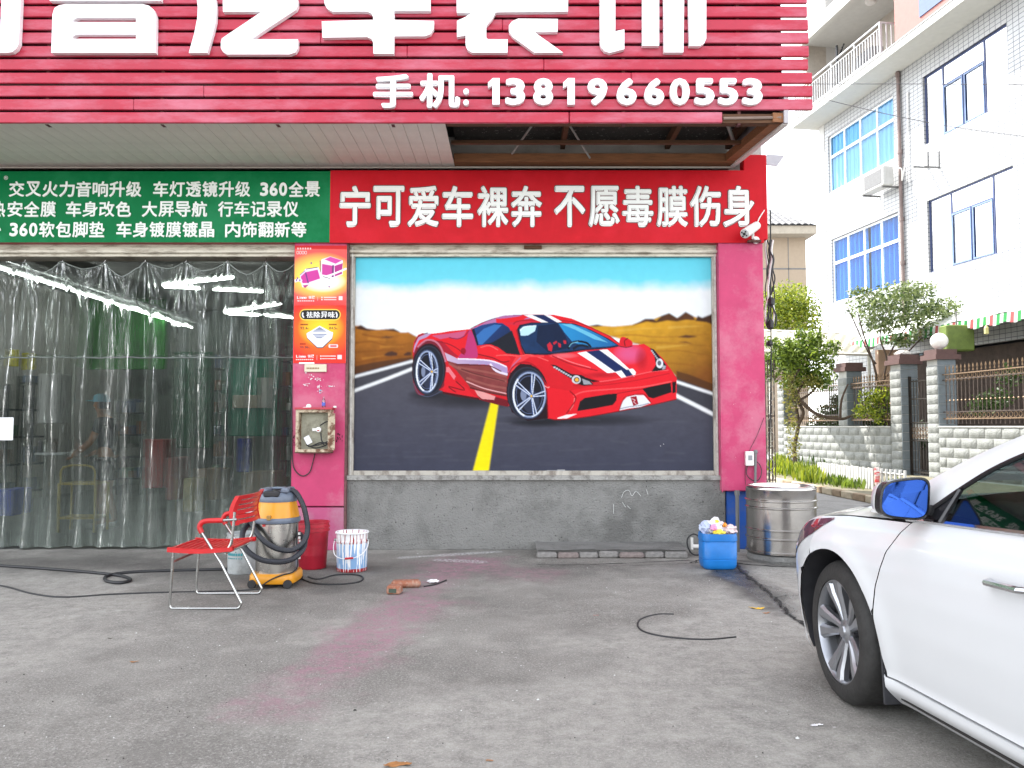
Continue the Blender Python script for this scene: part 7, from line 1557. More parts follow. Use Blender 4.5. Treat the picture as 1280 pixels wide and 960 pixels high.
pillar(P2, 'stone gate pillar left of the narrow gate, with a white stone on its brown cap'); pillar(P3, 'stone gate pillar right of the narrow gate, carrying the white globe lamp'); pillar(P1, 'stone pillar rising from the left wall behind the small tree', False); pillar(P4, 'far stone pillar at the left end of the wall, near the pink shop corner')
m = MB(); p = FP(P3[0]+.2, .2, 3.17); m.lathe([(.07, 0), (.07, .04)]+[(.20*math.sin(q), .21-.20*math.cos(q)) for q in np.linspace(.4, PI, 12)], p, 24); solo('globe_lamp', m, mat('globe_white', (.8, .78, .75), .35, var=.05), 'white globe lamp on the pillar right of the gate', 'lamp', smooth=True)
crumple('white_stone', FP(P2[0]+.2, .2, 3.22), .14, MATS['split_stone'] if False else mat('pale_stone', (.7, .68, .64), .8), 'pale stone lying on the cap of the pillar left of the gate', 2.2, (1.3, 1.2, .5), 'stone')
# railings with spear heads and rings
def bar_mesh(h):
    m = MB(); m.tube([(0, 0, 0), (0, 0, h)], .011, 5); 
    m.m = 1; m.lathe([(0, h-.02), (.022, h), (.008, h+.05), (.024, h+.09), (0, h+.17)], n=6); m.lathe([(0, .52), (.028, .55), (0, .58)], n=6); m.lathe([(.02, .1), (.024, .12), (.02, .14)], n=6)
    m.lathe([(.02, h-.22), (.026, h-.19), (.02, h-.16)], n=6); return mesh(m, 'bar', [iron, gold], True)
bm1 = bar_mesh(1.22)
def railing(Ya, Yb, lab, w=.11):
    e = empty('iron_railing', FP((Ya+Yb)/2, w, 1.34), lab, 'railing', rz=rzF)
    for z, mt in ((1.50, gold), (1.66, iron), (2.42, iron), (2.55, gold)): part('rail', fbox(MB(), Ya, Yb, w-.012, w+.012, z-.012, z+.012), mt, e)
    Y = Ya+.08
    while Y < Yb-.03:
        link('bar', bm1, e, worldm(e).inverted() @ Matrix.Translation(FP(Y, w+.024, 1.38))); Y += .135
    for z in (1.58, 2.485):
        m = MB(); Y = Ya+.08
        while Y < Yb-.12:
            c_ = FP(Y+.067, w, z); m.tube([c_+fd*(.05*math.cos(q))+Vector((0, 0, .055*math.sin(q))) for q in np.linspace(0, 2*PI, 9)[:-1]], .008, 4, closed=True); Y += .135
        part('rings', m, gold, e)['kind'] = 'stuff'
railing(P2[1]+.02, P1[0]-.02, 'iron spear railing between the two left stone pillars'); railing(P1[1]+.02, P4[0]-.02, 'iron spear railing half hidden behind the small tree'); railing(13.5, P3[0]-.02, 'long iron spear railing right of the gate with a white car behind it')
ge = empty('iron_gate', FP(20.0, .2), 'narrow dark iron gate between the two tall stone pillars', 'gate', rz=rzF)
Y = P3[1]+.06
gm = mat('gate_iron', (.035, .028, .022), .5, .4, var=.5, scale=20)
while Y < P2[0]-.04: m = MB(); m.tube([FP(Y, .22, .12), FP(Y, .22, 2.5)], .012, 5); part('bar', m, gm, ge); Y += .115
for z in (.15, .95, 1.4, 2.0, 2.45): part('rail', fbox(MB(), P3[1]+.01, P2[0]-.01, .20, .235, z, z+.03), gm, ge)
part('post', fbox(MB(), P3[1]+.005, P3[1]+.05, .19, .25, .02, 2.6), gm, ge); part('post', fbox(MB(), P2[0]-.05, P2[0]-.005, .19, .25, .02, 2.6), gm, ge)
m = MB()
for k in range(14):
    c_ = FP(P3[1]+.12+.13*(k % 7), .215, 1.08+.16*(k//7)); m.tube([c_+fd*(.05*math.cos(q))+Vector((0, 0, .06*math.sin(q))) for q in np.linspace(0, 2*PI, 9)[:-1]], .01, 4, closed=True)
part('scrollwork', m, gold, ge)['kind'] = 'stuff'
part('sheet', fbox(MB(), P3[1]+.06, P2[0]-.06, .26, .27, 1.0, 1.38), mat('gate_sheet', (.5, .5, .48), .6), ge)
# planting strip, kerb, picket fence
m = MB(); ps = [(6.25, 10), (FP(10).x+.1, 10), (FP(28).x+.1, 28), (5.9, 28)]
m.add([(x, y, .0) for x, y in ps]+[(x, y, .09) for x, y in ps], [(0,1,2,3),(4,5,6,7),(0,1,5,4),(1,2,6,5),(2,3,7,6),(3,0,4,7)]); struct('verge', m, mat('verge_soil', (.17, .155, .10), .95, var=.35, scale=5, bump=.5))
ks = [mat('kerb_a', (.42, .36, .26), .9, var=.3, scale=7, bump=.5), mat('kerb_b', (.26, .19, .12), .9, var=.3, scale=7, bump=.5)]
y = 11.0; k = 0
ke = empty('kerb', (6.2, 11, 0), '', ''); ke['kind'] = 'structure'
while y < 25:
    L_ = random.uniform(.35, .5); m = MB(); m.bbox_bevel((-.09, 0, 0), (.05, L_-.02, .13), .015); link('kerb_stone', mesh(m, 'kerb_stone', ks[k % 2 if random.random() < .7 else 0]), ke, worldm(ke).inverted() @ Matrix.Translation((6.30-.02*(y-10)-.0, y, .0)) @ Matrix.Rotation(.02, 4, 'Z')); y += L_; k += 1
pf = empty('picket_fence', G(1075, 612), 'low white picket fence in front of the stone wall', 'fence')
wp = mat('picket_white', (.50, .50, .49), .6, var=.08)
A0, A1 = G(1024, 605), G(1091, 617.5); n = 22
for k in range(n):
    p = A0.lerp(A1, k/(n-1)); m = MB(); m.bb((p.x-.012, p.y-.04, .09), (p.x+.012, p.y+.05, .50+random.uniform(-.01, .01))); part('picket', m, wp, pf)
m = MB(); m.tube([A0+Vector((.03, 0, .22)), A1+Vector((.03, 0, .22))], .02, 4); m.tube([A0+Vector((.03, 0, .40)), A1+Vector((.03, 0, .40))], .02, 4); part('rail', m, wp, pf)
p = G(1097, 618); m = MB(); m.tube([p, p+Vector((0, 0, .52))], .045, 10); o = solo('marker_post', m, mat('post_red_white', (.75, .73, .72), .5, col2=(.6, .04, .05), scale=14, thr=(.45, .55), stretch=(.2, .2, 1)), 'short red and white striped post beside the picket fence', 'post')
B0, B1 = G(1103, 618), G(1132, 622)
pf2 = empty('picket_fence', B0, 'short white picket gate right of the red and white post', 'fence')
for k in range(6):
    p = B0.lerp(B1, k/5); m = MB(); m.bb((p.x-.02, p.y-.02, .05), (p.x+.02, p.y+.02, .50)); part('picket', m, wp, pf2)
for z in (.2, .42): m = MB(); m.tube([B0+Vector((0, .02, z)), B1+Vector((0, .02, z))], .02, 4); part('rail', m, wp, pf2)

# ------------------------------------------------------------------ trees
def leaf_mat(name, c1_, c2_, trans=.35):
    m = bpy.data.materials.new(name); m.use_nodes = True; N = m.node_tree.nodes; L = m.node_tree.links; b = N['Principled BSDF']
    g_ = N.new('ShaderNodeNewGeometry'); cr_ = N.new('ShaderNodeValToRGB'); cr_.color_ramp.elements[0].color = (*c1_, 1); cr_.color_ramp.elements[1].color = (*c2_, 1); L.new(g_.outputs['Random Per Island'], cr_.inputs[0]); L.new(cr_.outputs[0], b.inputs['Base Color'])
    b.inputs['Roughness'].default_value = .5; t = N.new('ShaderNodeBsdfTranslucent'); L.new(cr_.outputs[0], t.inputs[0]); mx = N.new('ShaderNodeMixShader'); mx.inputs[0].default_value = trans; L.new(b.outputs[0], mx.inputs[1]); L.new(t.outputs[0], mx.inputs[2]); L.new(mx.outputs[0], N['Material Output'].inputs[0]); return m
lm1 = leaf_mat('leaf_green', (.02, .055, .006), (.27, .37, .04)); lm2 = leaf_mat('leaf_pale', (.03, .07, .012), (.30, .36, .14)); lm3 = leaf_mat('leaf_yellow', (.06, .12, .008), (.38, .42, .03)); lm4 = leaf_mat('leaf_dark', (.02, .05, .012), (.08, .13, .03)); lm5 = leaf_mat('leaf_rust', (.10, .13, .02), (.34, .30, .07))
def leaves(clumps, n, size, seed=1):
    r = np.random.default_rng(seed); m = MB(); tot = sum(c[3]**2 for c in clumps)
    for c in clumps:
        k = int(n*c[3]**2/tot); cen = np.array(c[:3]); sq_ = c[4] if len(c) > 4 else .8
        for _ in range(k):
            d_ = r.normal(size=3); d_ /= np.linalg.norm(d_); rr_ = c[3]*r.random()**.45*(1+.3*mnoise.noise(Vector(d_*2.2+cen))); p = cen+d_*rr_*np.array([1, 1, sq_])
            a = Vector(r.normal(size=3)).normalized(); b_ = a.cross(Vector(r.normal(size=3))).normalized(); s = size*r.uniform(.6, 1.3); P_ = Vector(p)
            m.add([P_-a*s, P_-b_*s*.42, P_+a*s, P_+b_*s*.42], [(0, 1, 2), (0, 2, 3)])
    return m
def tree(name, base, lab, clumps, n, size, lmat, trunks, cat='tree', seed=1, bark=None, extra=None):
    e = empty(name, base, lab, cat)
    part('crown', leaves(clumps, n, size, seed), lmat, e, recalc=False)
    if trunks:
        m = MB()
        for pts, r0, r1 in trunks:
            q = cr_pts(pts, 5); m.tube(q, [r0+(r1-r0)*i/(len(q)-1) for i in range(len(q))], 7)
        part('trunk', m, bark or mat('bark', (.075, .05, .035), .9, var=.4, scale=12, bump=.6), e, smooth=True)
    return e
def C3(px, py, Y, r, sq_=.8): p = P(px, py, Y); return (p.x, p.y, p.z, r, sq_)
Y = 22.3
t1 = tree('small_tree', G(995, 592), 'small leafy green tree growing before the left stone wall next to the shop', [C3(random.uniform(962, 1046), random.uniform(428, 486), Y+random.uniform(-.4, .4), random.uniform(.2, .42), random.uniform(.6, 1)) for _ in range(24)]+[C3(1003, 450, Y, .6), C3(1020, 424, Y, .3), C3(1000, 418, Y, .22)], 5600, .066, lm1,
     [([G(995, 592), P(993, 560, 22.6), P(998, 530, 22.4), P(994, 505, 22.3), P(990, 480, 22.2), P(1000, 460, 22.2)], .065, .03), ([P(998, 530, 22.4), P(1004, 515, 22.2), P(996, 495, 22.2), P(1010, 470, 22.1)], .06, .03), ([P(990, 488, 22.2), P(1005, 505, 22.1), P(1022, 518, 22.0), P(1050, 524, 22.1), P(1063, 520, 22.2)], .06, .035), ([P(1050, 524, 22.1), P(1052, 500, 22.1), P(1060, 480, 22.1)], .04, .02), ([P(1000, 500, 22.2), P(1015, 490, 22.1), P(1030, 470, 22.1)], .04, .02)])
part('vine', leaves([C3(988, 480, 22, .32, 1.2), C3(988, 505, 22, .25, 1.6), C3(990, 530, 22, .22, 1.6), C3(992, 560, 22, .22, 1.6), C3(1015, 478, 21.9, .3, .8)], 900, .05, 5), lm5, t1, recalc=False)
Y = 22.0
t2 = tree('flowering_tree', FP(22.0, .9), 'pale flowering tree behind the railing, against the white building', [C3(1090, 385, Y, .7, .6), C3(1120, 370, Y, .7, .6), C3(1145, 365, Y, .55, .6), C3(1105, 405, Y, .6, .5), C3(1145, 395, Y, .75, .5), C3(1175, 385, Y, .6, .5), C3(1190, 400, Y, .4, .5), C3(1075, 365, Y, .35, .5), C3(1160, 415, Y, .5, .5), C3(1125, 425, Y, .5, .4), C3(1175, 410, Y, .4, .5)], 5600, .06, lm2,
     [([FP(22, .9), P(1100, 490, 22), P(1092, 455, 22), P(1080, 420, 22), P(1072, 390, 22)], .045, .012), ([P(1100, 490, 22), P(1108, 450, 22), P(1100, 420, 22), P(1110, 385, 22)], .035, .01), ([P(1108, 450, 22), P(1125, 420, 22), P(1150, 385, 22)], .03, .01), ([P(1100, 480, 22), P(1135, 440, 22), P(1175, 400, 22)], .035, .01), ([P(1095, 455, 22), P(1085, 440, 22), P(1060, 385, 22)], .03, .01)], seed=2)
tree('hedge_tree', (11.3, 33, 0), 'bright yellow green rounded tree between the shop corner and the white building', [C3(985, 375, 33, 1.0, .8), C3(1003, 382, 33, .9, .9), C3(970, 385, 33, .9, .9), C3(1010, 405, 33, .9, .9), C3(985, 402, 32.8, 1.0, 1), C3(965, 410, 33, .8, 1)], 5200, .085, lm3, [([(11.3, 33, 0), (11.3, 33, 4.5)], .16, .1)], seed=3)
tree('garden_shrub', FP(21.7, .7), 'yellow green shrub behind the railing beside the left gate pillar', [C3(1090, 500, 22, .45, .8), C3(1105, 495, 21.6, .4, .8), C3(1080, 515, 22, .35, .6), C3(1100, 520, 21.6, .3)], 900, .06, lm3, [([FP(21.7, .7), FP(21.7, .7, 1.6)], .04, .02)], 'shrub', 4)
tree('garden_shrub', FP(17.5, 1.0), 'dark green shrub in the yard behind the long railing', [C3(1245, 500, 19, .4, .8), C3(1225, 508, 19.5, .35, .8), C3(1262, 470, 19, .35)], 700, .06, lm4, [([FP(17.5, 1.0), FP(17.5, 1, 1.5)], .04, .02)], 'shrub', 6)
tree('garden_hedge', FP(24.2, .9), 'dark green garden hedge filling the space behind the left railing', [(*FP(Yh, 1.0, zh), rh, .8) for Yh, zh, rh in ((21.6, 1.1, .5), (22.4, 1.5, .55), (23.2, 1.2, .6), (24, 1.7, .6), (24.8, 1.3, .6), (25.6, 1.7, .6), (26.4, 1.3, .6), (22.8, 2.0, .4), (25.2, 2.1, .4))], 6500, .07, lm4, [([FP(24.2, .9), FP(24.2, 1, 1.5)], .05, .03)], 'hedge', 8)
def weeds(name, spots, n, hh, mt, lab, seed):
    r = random.Random(seed); m = MB()
    for _ in range(n):
        x, y, s = r.choice(spots); g = G(x+r.gauss(0, s), y+r.gauss(0, 2.0)); z0 = .085; h = hh*r.uniform(.4, 1.2); a = r.uniform(0, 2*PI); w = r.uniform(.015, .04); t = Vector((math.cos(a), math.sin(a), 0)); n_ = Vector((-t.y, t.x, 0)); b_ = Vector((g.x, g.y, z0)); tip = b_+n_*h*r.uniform(-.5, .5)+Vector((0, 0, h))
        mid = b_.lerp(tip, .55); m.add([b_-t*w*.3, b_+t*w*.3, mid+t*w, tip, mid-t*w], [(0, 1, 2, 4), (4, 2, 3)])
    o = solo(name, m, mt, lab, 'weeds'); o['kind'] = 'stuff'; return o
weeds('weeds', [(968, 590, 7), (985, 596, 9), (1003, 598, 8), (1010, 604, 8), (975, 582, 6), (1020, 606, 6)], 1500, .30, lm3, 'bright yellow green weeds at the foot of the small tree', 3)
weeds('weeds', [(1030, 606, 9), (1050, 611, 9), (1068, 614, 9), (1120, 618, 8)], 500, .20, lm1, 'green weeds along the foot of the picket fence', 4)
weeds('weeds', [(1020, 585, 14), (1045, 582, 18), (1080, 585, 14)], 350, .35, lm4, 'dark weeds growing against the stone wall', 5)

# ------------------------------------------------------------------ white apartment building
bB = Vector((16.0-.15*20, 20, 0)); rzB = math.atan(.15)
white_b = empty('apartment_building', bB, 'white tiled apartment building with a balcony, blue-framed windows and a drainpipe', 'building', rz=rzB)
WBm = worldm(white_b); WBi = WBm.inverted()
def onB(px, py, off=0.):
    """pixel -> (local y, z) on the wall plane (shifted out by off)"""
    o_ = WBi @ Vector((0, 0, H)); r = WBi.to_3x3() @ Vector(ray(px, py)); t = (-off-o_.x)/r.x; p = o_+r*t; return p.y, p.z
def tile_mat(name, base, mortar, bw, bh_):
    m = mat(name, base, .35, var=.05, scale=1.5); nt = m.node_tree; N = nt.nodes; L = nt.links; b = N['Principled BSDF']; src = b.inputs['Base Color'].links[0].from_socket
    tc = N.new('ShaderNodeTexCoord'); sx = N.new('ShaderNodeSeparateXYZ'); L.new(tc.outputs['Object'], sx.inputs[0]); cb = N.new('ShaderNodeCombineXYZ'); L.new(sx.outputs['Y'], cb.inputs[0]); L.new(sx.outputs['Z'], cb.inputs[1])
    bt = N.new('ShaderNodeTexBrick'); bt.inputs['Scale'].default_value = 1; bt.inputs['Brick Width'].default_value = bw; bt.inputs['Row Height'].default_value = bh_; bt.inputs['Mortar Size'].default_value = .009; bt.offset = 0.0; bt.inputs['Mortar'].default_value = (*mortar, 1)
    L.new(cb.outputs[0], bt.inputs['Vector']); L.new(src, bt.inputs['Color1']); L.new(src, bt.inputs['Color2']); L.new(bt.outputs['Color'], b.inputs['Base Color']); 
    bp = N.new('ShaderNodeBump'); bp.inputs['Strength'].default_value = .4; bp.inputs['Distance'].default_value = .01; bp.invert = True; L.new(bt.outputs['Fac'], bp.inputs['Height']); L.new(bp.outputs[0], b.inputs['Normal']); return m
tile = tile_mat('white_tile', (.46, .47, .48), (.10, .11, .13), .20, .125)
plaster = mat('white_plaster', (.55, .55, .54), .7, var=.04); slabm = mat('slab_white', (.58, .58, .55), .7, var=.05)
yN, yFar = -9.0, onB(1027, 300)[0]
WZS = [(1153, 1258.5, 97, 183), (1158.5, 1266, 251.5, 342), (1034.5, 1116, 171.5, 243), (1039, 1122, 300, 380)]
wins = []
for a_, b_, t_, bo in WZS:
    ya, z1 = onB(a_, t_); _, z0 = onB(a_, bo); yb, _ = onB(b_, t_-50); wins.append((yb, ya, z0, z1))
def wall_with_holes(y0, y1, z0, z1, holes, th):
    ys = sorted({y0, y1, *[v for h in holes for v in h[:2]]}); zs_ = sorted({z0, z1, *[v for h in holes for v in h[2:]]}); m = MB()
    for i in range(len(ys)-1):
        for j in range(len(zs_)-1):
            cy_, cz = (ys[i]+ys[i+1])/2, (zs_[j]+zs_[j+1])/2
            if any(h[0] < cy_ < h[1] and h[2] < cz < h[3] for h in holes): continue
            m.add([(0, ys[i], zs_[j]), (0, ys[i+1], zs_[j]), (0, ys[i+1], zs_[j+1]), (0, ys[i], zs_[j+1])], [(0, 1, 2, 3)])
    for (a_, b_, c_, d_) in holes:
        m.add([(0, a_, c_), (0, b_, c_), (0, b_, d_), (0, a_, d_), (th, a_, c_), (th, b_, c_), (th, b_, d_), (th, a_, d_)], [(0,1,5,4),(1,2,6,5),(2,3,7,6),(3,0,4,7)])
    return m
zslab = onB(1024, 160)[1]
gdoor = (onB(1270, 400)[0]-3, onB(1112, 400)[0], .0, 3.55)
part('front_wall', wall_with_holes(yN, yFar, 0, zslab, wins+[gdoor], .18), tile, white_b, world=False, recalc=False)
m = MB(); m.add([(0, yFar, 0), (10, yFar, 0), (10, yFar, 19), (0, yFar, zslab)], []); m = MB(); m.bb((.19, yFar-.25, 0), (10, yFar, 19)); m.bb((.19, yN, 0), (10, yN+.25, 19)); m.bb((9.8, yN+.25, 0), (10, yFar-.25, 19)); m.bb((.19, yN+.25, 18.8), (9.8, yFar-.25, 19)); part('side_wall', m, plaster, white_b, world=False)
m = MB(); m.bb((-.02, yFar-.35, 0), (.0, yFar+.0, zslab)); part('corner_trim', m, plaster, white_b, world=False)
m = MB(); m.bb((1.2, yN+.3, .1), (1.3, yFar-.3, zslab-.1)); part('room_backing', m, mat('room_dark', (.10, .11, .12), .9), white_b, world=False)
m = MB(); m.bb((.25, gdoor[0], .0), (.3, gdoor[1], 3.5)); part('ground_floor_dark', m, mat('gf_dark', (.07, .05, .04), .9, var=.3), white_b, world=False)  # dark sheet standing in for the shaded open ground floor
navy = mat('navy_frame', (.035, .055, .16), .4); whf = mat('white_frame', (.78, .79, .80), .4)
gsky = mat('window_glass_bright', (.55, .60, .66), .06, var=.05, spec=1.); gblue = glass('window_glass_clear', (.72, .88, 1.), .0, mul=.05); gbri = glass('window_glass_mirroring', (.9, .95, 1.), .4)
curb = mat('blue_curtain', (.006, .17, .50), .8, var=.35, scale=7, stretch=(1, 8, .3)); curw = mat('pale_curtain', (.30, .52, .70), .8, var=.08, scale=6, stretch=(1, 8, .3)); curg = mat('sky_white_curtain', (.82, .84, .86), .8, var=.06, scale=6, stretch=(1, 8, .3))
def wavy(y0, y1, z0, z1, x, amp=.03):
    m = MB(); m.grid(lambda u, v: (x+amp*math.sin(u*(y1-y0)*26)+.5*amp*math.sin(u*(y1-y0)*51+2), y0+(y1-y0)*u, z0+(z1-z0)*v), int((y1-y0)*40), 2); return m
for k, (y0, y1, z0, z1) in enumerate(wins):
    fr = navy if k < 2 else whf; th = .05 if k < 2 else .075
    w = empty_child('window', white_b)
    def bar(a_, b_, c_, d_, x=.07, dd=.05): m = MB(); m.bb((x, a_, c_), (x+dd, b_, d_)); part('frame', m, fr, w, world=False)
    bar(y0, y1, z1-th, z1); bar(y0, y1, z0, z0+th*.8); bar(y0, y0+th, z0+th*.8, z1-th); bar(y1-th, y1, z0+th*.8, z1-th)
    W_ = y1-y0
    if k < 2:
        pxs = ((1178.6, 1204.5, 1231.5), (1184.5, 1210, 1237.5))[k]; yc = [onB(x, 200)[0] for x in pxs]; zm = z1-(z1-z0)*.30
        for y_ in (yc[0], yc[2]): bar(y_-.03, y_+.03, z0+th*.8, z1-th)
        bar(yc[1]-.035, yc[1]+.035, z0+th*.8, zm); bar(yc[2]+.03, yc[0]-.03, zm-.0, zm+.05)
        for (a_, b_) in ((yc[2]+.03, yc[1]-.035), (yc[1]+.035, yc[0]-.03)):
            for q in ((a_, b_, z0+.045, z0+.085), (a_, b_, zm-.04, zm), (a_, a_+.035, z0+.085, zm-.04), (b_-.035, b_, z0+.085, zm-.04)): m = MB(); m.bb((.05, q[0], q[2]), (.069, q[1], q[3])); part('sash', m, mat('sash_blue', (.16, .24, .42), .4), w, world=False)
        cells = [(y0+th, yc[2]-.03, z0+.04, z1-th), (yc[2]+.03, yc[0]-.03, zm+.05, z1-th), (yc[2]+.065, yc[1]-.07, z0+.085, zm-.04), (yc[1]+.07, yc[0]-.065, z0+.085, zm-.04), (yc[0]+.03, y1-th, z0+.04, z1-th)]
        for c_ in cells: m = MB(); m.add([(.088, c_[0], c_[2]), (.088, c_[1], c_[2]), (.088, c_[1], c_[3]), (.088, c_[0], c_[3])], [(0, 1, 2, 3)]); part('pane', m, gbri, w, world=False)
        part('curtain', wavy(y0, y1, z0, z1, .17), curg, w, world=False, recalc=False, smooth=True)  # white curtain put in to brighten panes that mirror the sky
    else:
        zm = z0+(z1-z0)*.60; bar(y0+th, y1-th, zm, zm+.10, .055)
        n = 4
        for i in range(1, n): y_ = y0+W_*i/n; bar(y_-.04, y_+.04, z0+th*.8, zm); bar(y_-.04, y_+.04, zm+.10, z1-th)
        for i in range(n):
            a_, b_ = y0+W_*i/n+.045, y0+W_*(i+1)/n-.045
            for c_, d_ in ((z0+.06, zm), (zm+.10, z1-th)): m = MB(); m.add([(.088, a_, c_), (.088, b_, c_), (.088, b_, d_), (.088, a_, d_)], [(0, 1, 2, 3)]); part('pane', m, gblue, w, world=False)
        if k == 3:
            for a_, b_ in ((y0+.02, y0+W_*.46), (y0+W_*.50, y1-.02)): part('curtain', wavy(a_, b_, z0, z1, .20, .045), curb, w, world=False, recalc=False, smooth=True)
        else: part('curtain', wavy(y0, y1, z0, z1, .17), curw, w, world=False, recalc=False, smooth=True)
# slab, balcony, upper floor
ybal = onB(1119, 60, .8)[0]-.0
m = MB(); m.bb((-1.0, yN, zslab), (.3, yFar+.25, zslab+.22)); part('floor_slab', m, slabm, white_b, world=False)
m = MB(); m.bb((-1.02, yN, zslab+.221), (.3, yFar+.26, zslab+.26)); part('slab_edge', m, mat('edge_grey', (.35, .35, .36), .6), white_b, world=False)  # darker grey strip capping the slab
zf = zslab+.26
m = MB(); m.bb((-.8, yN, zf), (0, ybal, 18.9)); part('upper_wall', m, mat('salmon_tile', (.34, .13, .11), .6, var=.08, scale=5), white_b, world=False)
m = MB(); m.bb((1.0, ybal+.01, zf), (1.1, yFar-.26, zf+3.0)); m.bb((-.6, yFar-.25, zf), (.19, yFar, zf+3.0)); part('balcony_wall', m, mat('balcony_plaster', (.42, .38, .33), .8), white_b, world=False)
m = MB(); m.bb((-1.0, ybal+.01, zf+2.75), (1.2, yFar+.25, zf+3.05)); m.bb((-1.0, ybal+.01, zf+2.55), (-.8, yFar+.25, zf+2.749)); part('balcony_ceiling', m, slabm, white_b, world=False)
m = MB(); ya, yb = onB(1150, 20, .8)[0], onB(1185, 5, .8)[0]; m.bb((-.83, yb, onB(1150, 22, .8)[1]), (-.8, ya, zf+2.6)); part('upper_window', m, mat('dark_window', (.05, .09, .2), .1, spec=1.), white_b, world=False)
rail = mat('rail_white', (.50, .51, .52), .4)
br = empty_child('balcony_railing', white_b); y0, y1 = ybal+.55, yFar+.1
for z, hh in ((zf+1.05, .05), (zf+.10, .035), (zf+.88, .025)): m = MB(); m.bb((-.93, y0, z), (-.88, y1, z+hh)); part('rail', m, rail, br, world=False)
me_b = None; y_ = y0; k = 0
while y_ < y1:
    big = k % 9 == 0; m = MB(); m.bb((-.925, y_, zf), (-.885, y_+(.06 if big else .028), zf+(1.049 if big else .879))); part('baluster', m, rail, br, world=False); y_ += .155; k += 1
x_ = -.88
while x_ < .0: m = MB(); m.bb((x_, y0, zf), (x_+.03, y0+.03, zf+1.05)); part('baluster', m, rail, br, world=False); x_ += .17
m = MB(); m.bb((-.87, y0-.0, zf+1.05), (0, y0+.05, zf+1.1)); part('rail', m, rail, br, world=False)
# things on the balcony
yv, zv = onB(1052, 70, .3)
yv, zt2 = onB(1046, 57, .3); zv = zf; m = MB(); m.tube([(-.3, yv, zv), (-.3, yv, zt2)], .04, 6); m.tube([(-.3, yv, zt2-.55), (-.3, yv-.45, zt2-.15)], .03, 6); m.v = [tuple(WBm @ Vector(v)) for v in m.v]; solo('drying_rack', m, trimb, 'dark Y-shaped stand on the balcony behind the railing', 'stand')
m = MB(); m.bb((-.7, onB(1090, 70, .7)[0], zf+.02), (-.3, onB(1070, 80, .7)[0], zf+.72)); m.v = [tuple(WBm @ Vector(v)) for v in m.v]; solo('dark_crate', m, trimb, 'dark crate standing on the balcony floor behind the railing', 'crate')
m = MB(); m.lathe([(.0, -.12), (.14, -.09), (.2, .0), (.2, .03)], WBm @ Vector((-.1, onB(1092, 5)[0], zf+2.72)), 16); solo('ceiling_lamp', m, MATS['white_plug'], 'round white ceiling lamp under the balcony roof', 'lamp', smooth=True)
# drainpipe
yd = onB(1127.5, 200)[0]; m = MB(); m.tube([(-.07, yd, 3.9), (-.07, yd, onB(1127, 84)[1])], .055, 8); part('drainpipe', m, mat('pipe_brown', (.20, .15, .14), .6, var=.3, scale=2), white_b, world=False, smooth=True)
for py in (92, 190, 275, 330): z = onB(1127, py)[1]; m = MB(); m.tube([(-.07, yd, z-.06), (-.07, yd, z+.06)], .075, 8); part('pipe_collar', m, MATS['pipe_brown'], white_b, world=False)
# air conditioner
ya, yb = onB(1109, 235, .5)[0], onB(1079, 235, .5)[0]; z1 = onB(1079, 222, .5)[1]; z0 = z1-.62
m = MB(); m.bbox_bevel((-.62, ya, z0), (-.25, yb, z1), .03); m.v = [tuple(WBm @ Vector(v)) for v in m.v]; ac = solo('air_conditioner', m, mat('ac_white', (.52, .52, .51), .5), 'white air conditioner on a bracket under the upper left window', 'air conditioner')
m = MB(); m.bb((-.63, ya+.1, z0+.08), (-.621, yb-.25, z1-.08)); m.v = [tuple(WBm @ Vector(v)) for v in m.v]; part('grille', m, mat('grille_grey', (.14, .14, .14), .5, var=.4, scale=40), ac)
m = MB(); m.bb((-.6, ya+.1, z0-.05), (.0, ya+.14, z0-.001)); m.bb((-.6, yb-.14, z0-.05), (0, yb-.1, z0-.001)); m.v = [tuple(WBm @ Vector(v)) for v in m.v]; part('bracket', m, MATS['pipe_grey'], ac)
m = MB(); m.tube(cr_pts([WBm @ Vector(v) for v in ((-.3, ya-.02, z1-.1), (-.2, ya-.3, z1-.2), (-.15, ya-.25, z0+.1), (-.05, ya-.4, z1+.6), (-.03, ya-.45, z1+2.2))], 6), .02, 6); part('hose', m, MATS['white_plug'], ac)
for px, lab in ((1161, 'left of the two empty wall brackets between the right windows'), (1175, 'right of the two empty wall brackets between the right windows')):
    yq, zq = onB(px, 210); m = MB(); m.bb((-.02, yq, zq), (.0, yq+.05, zq+.5)); m.bb((-.5, yq, zq), (-.021, yq+.04, zq+.04)); m.v = [tuple(WBm @ Vector(v)) for v in m.v]; solo('wall_bracket', m, MATS['pipe_grey'], lab, 'bracket')
# awning with green stripes
aY0, aY1 = 15.5, 25.6
def AW(Y, o_=0., z=0.): return Vector((14.2-.13*Y+o_, Y, z))
aw = empty('awning', AW(20, 0, 3.7), 'white awning with a green and red striped scalloped valance over the yard', 'awning')
m = MB(); m.grid(lambda u, v: AW(aY0+(aY1-aY0)*u, 1.55*v, 4.02+.75*v+.03*math.sin(u*40)*(1-v)), 60, 6); part('canopy', m, mat('awning_white', (.74, .75, .72), .7, var=.06, scale=4), aw, recalc=False, smooth=True)
vm = [mat('valance_white', (.5, .52, .49), .7), mat('valance_green', (.01, .22, .04), .7), mat('valance_red', (.28, .05, .05), .7)]
m = MB(); n = 90
for k in range(n):
    Ya, Yb = aY0+(aY1-aY0)*k/n, aY0+(aY1-aY0)*(k+1)/n; m.m = (1, 0, 1, 0, 2, 0)[k % 6]; zb_ = 3.78+.03*math.sin(k*1.1)
    m.add([AW(Ya, 0, 4.02), AW(Yb, 0, 4.02), AW(Yb, -.02, zb_), AW(Ya, -.02, zb_)], [(0, 1, 2, 3)])
part('valance', m, vm, aw, recalc=False)
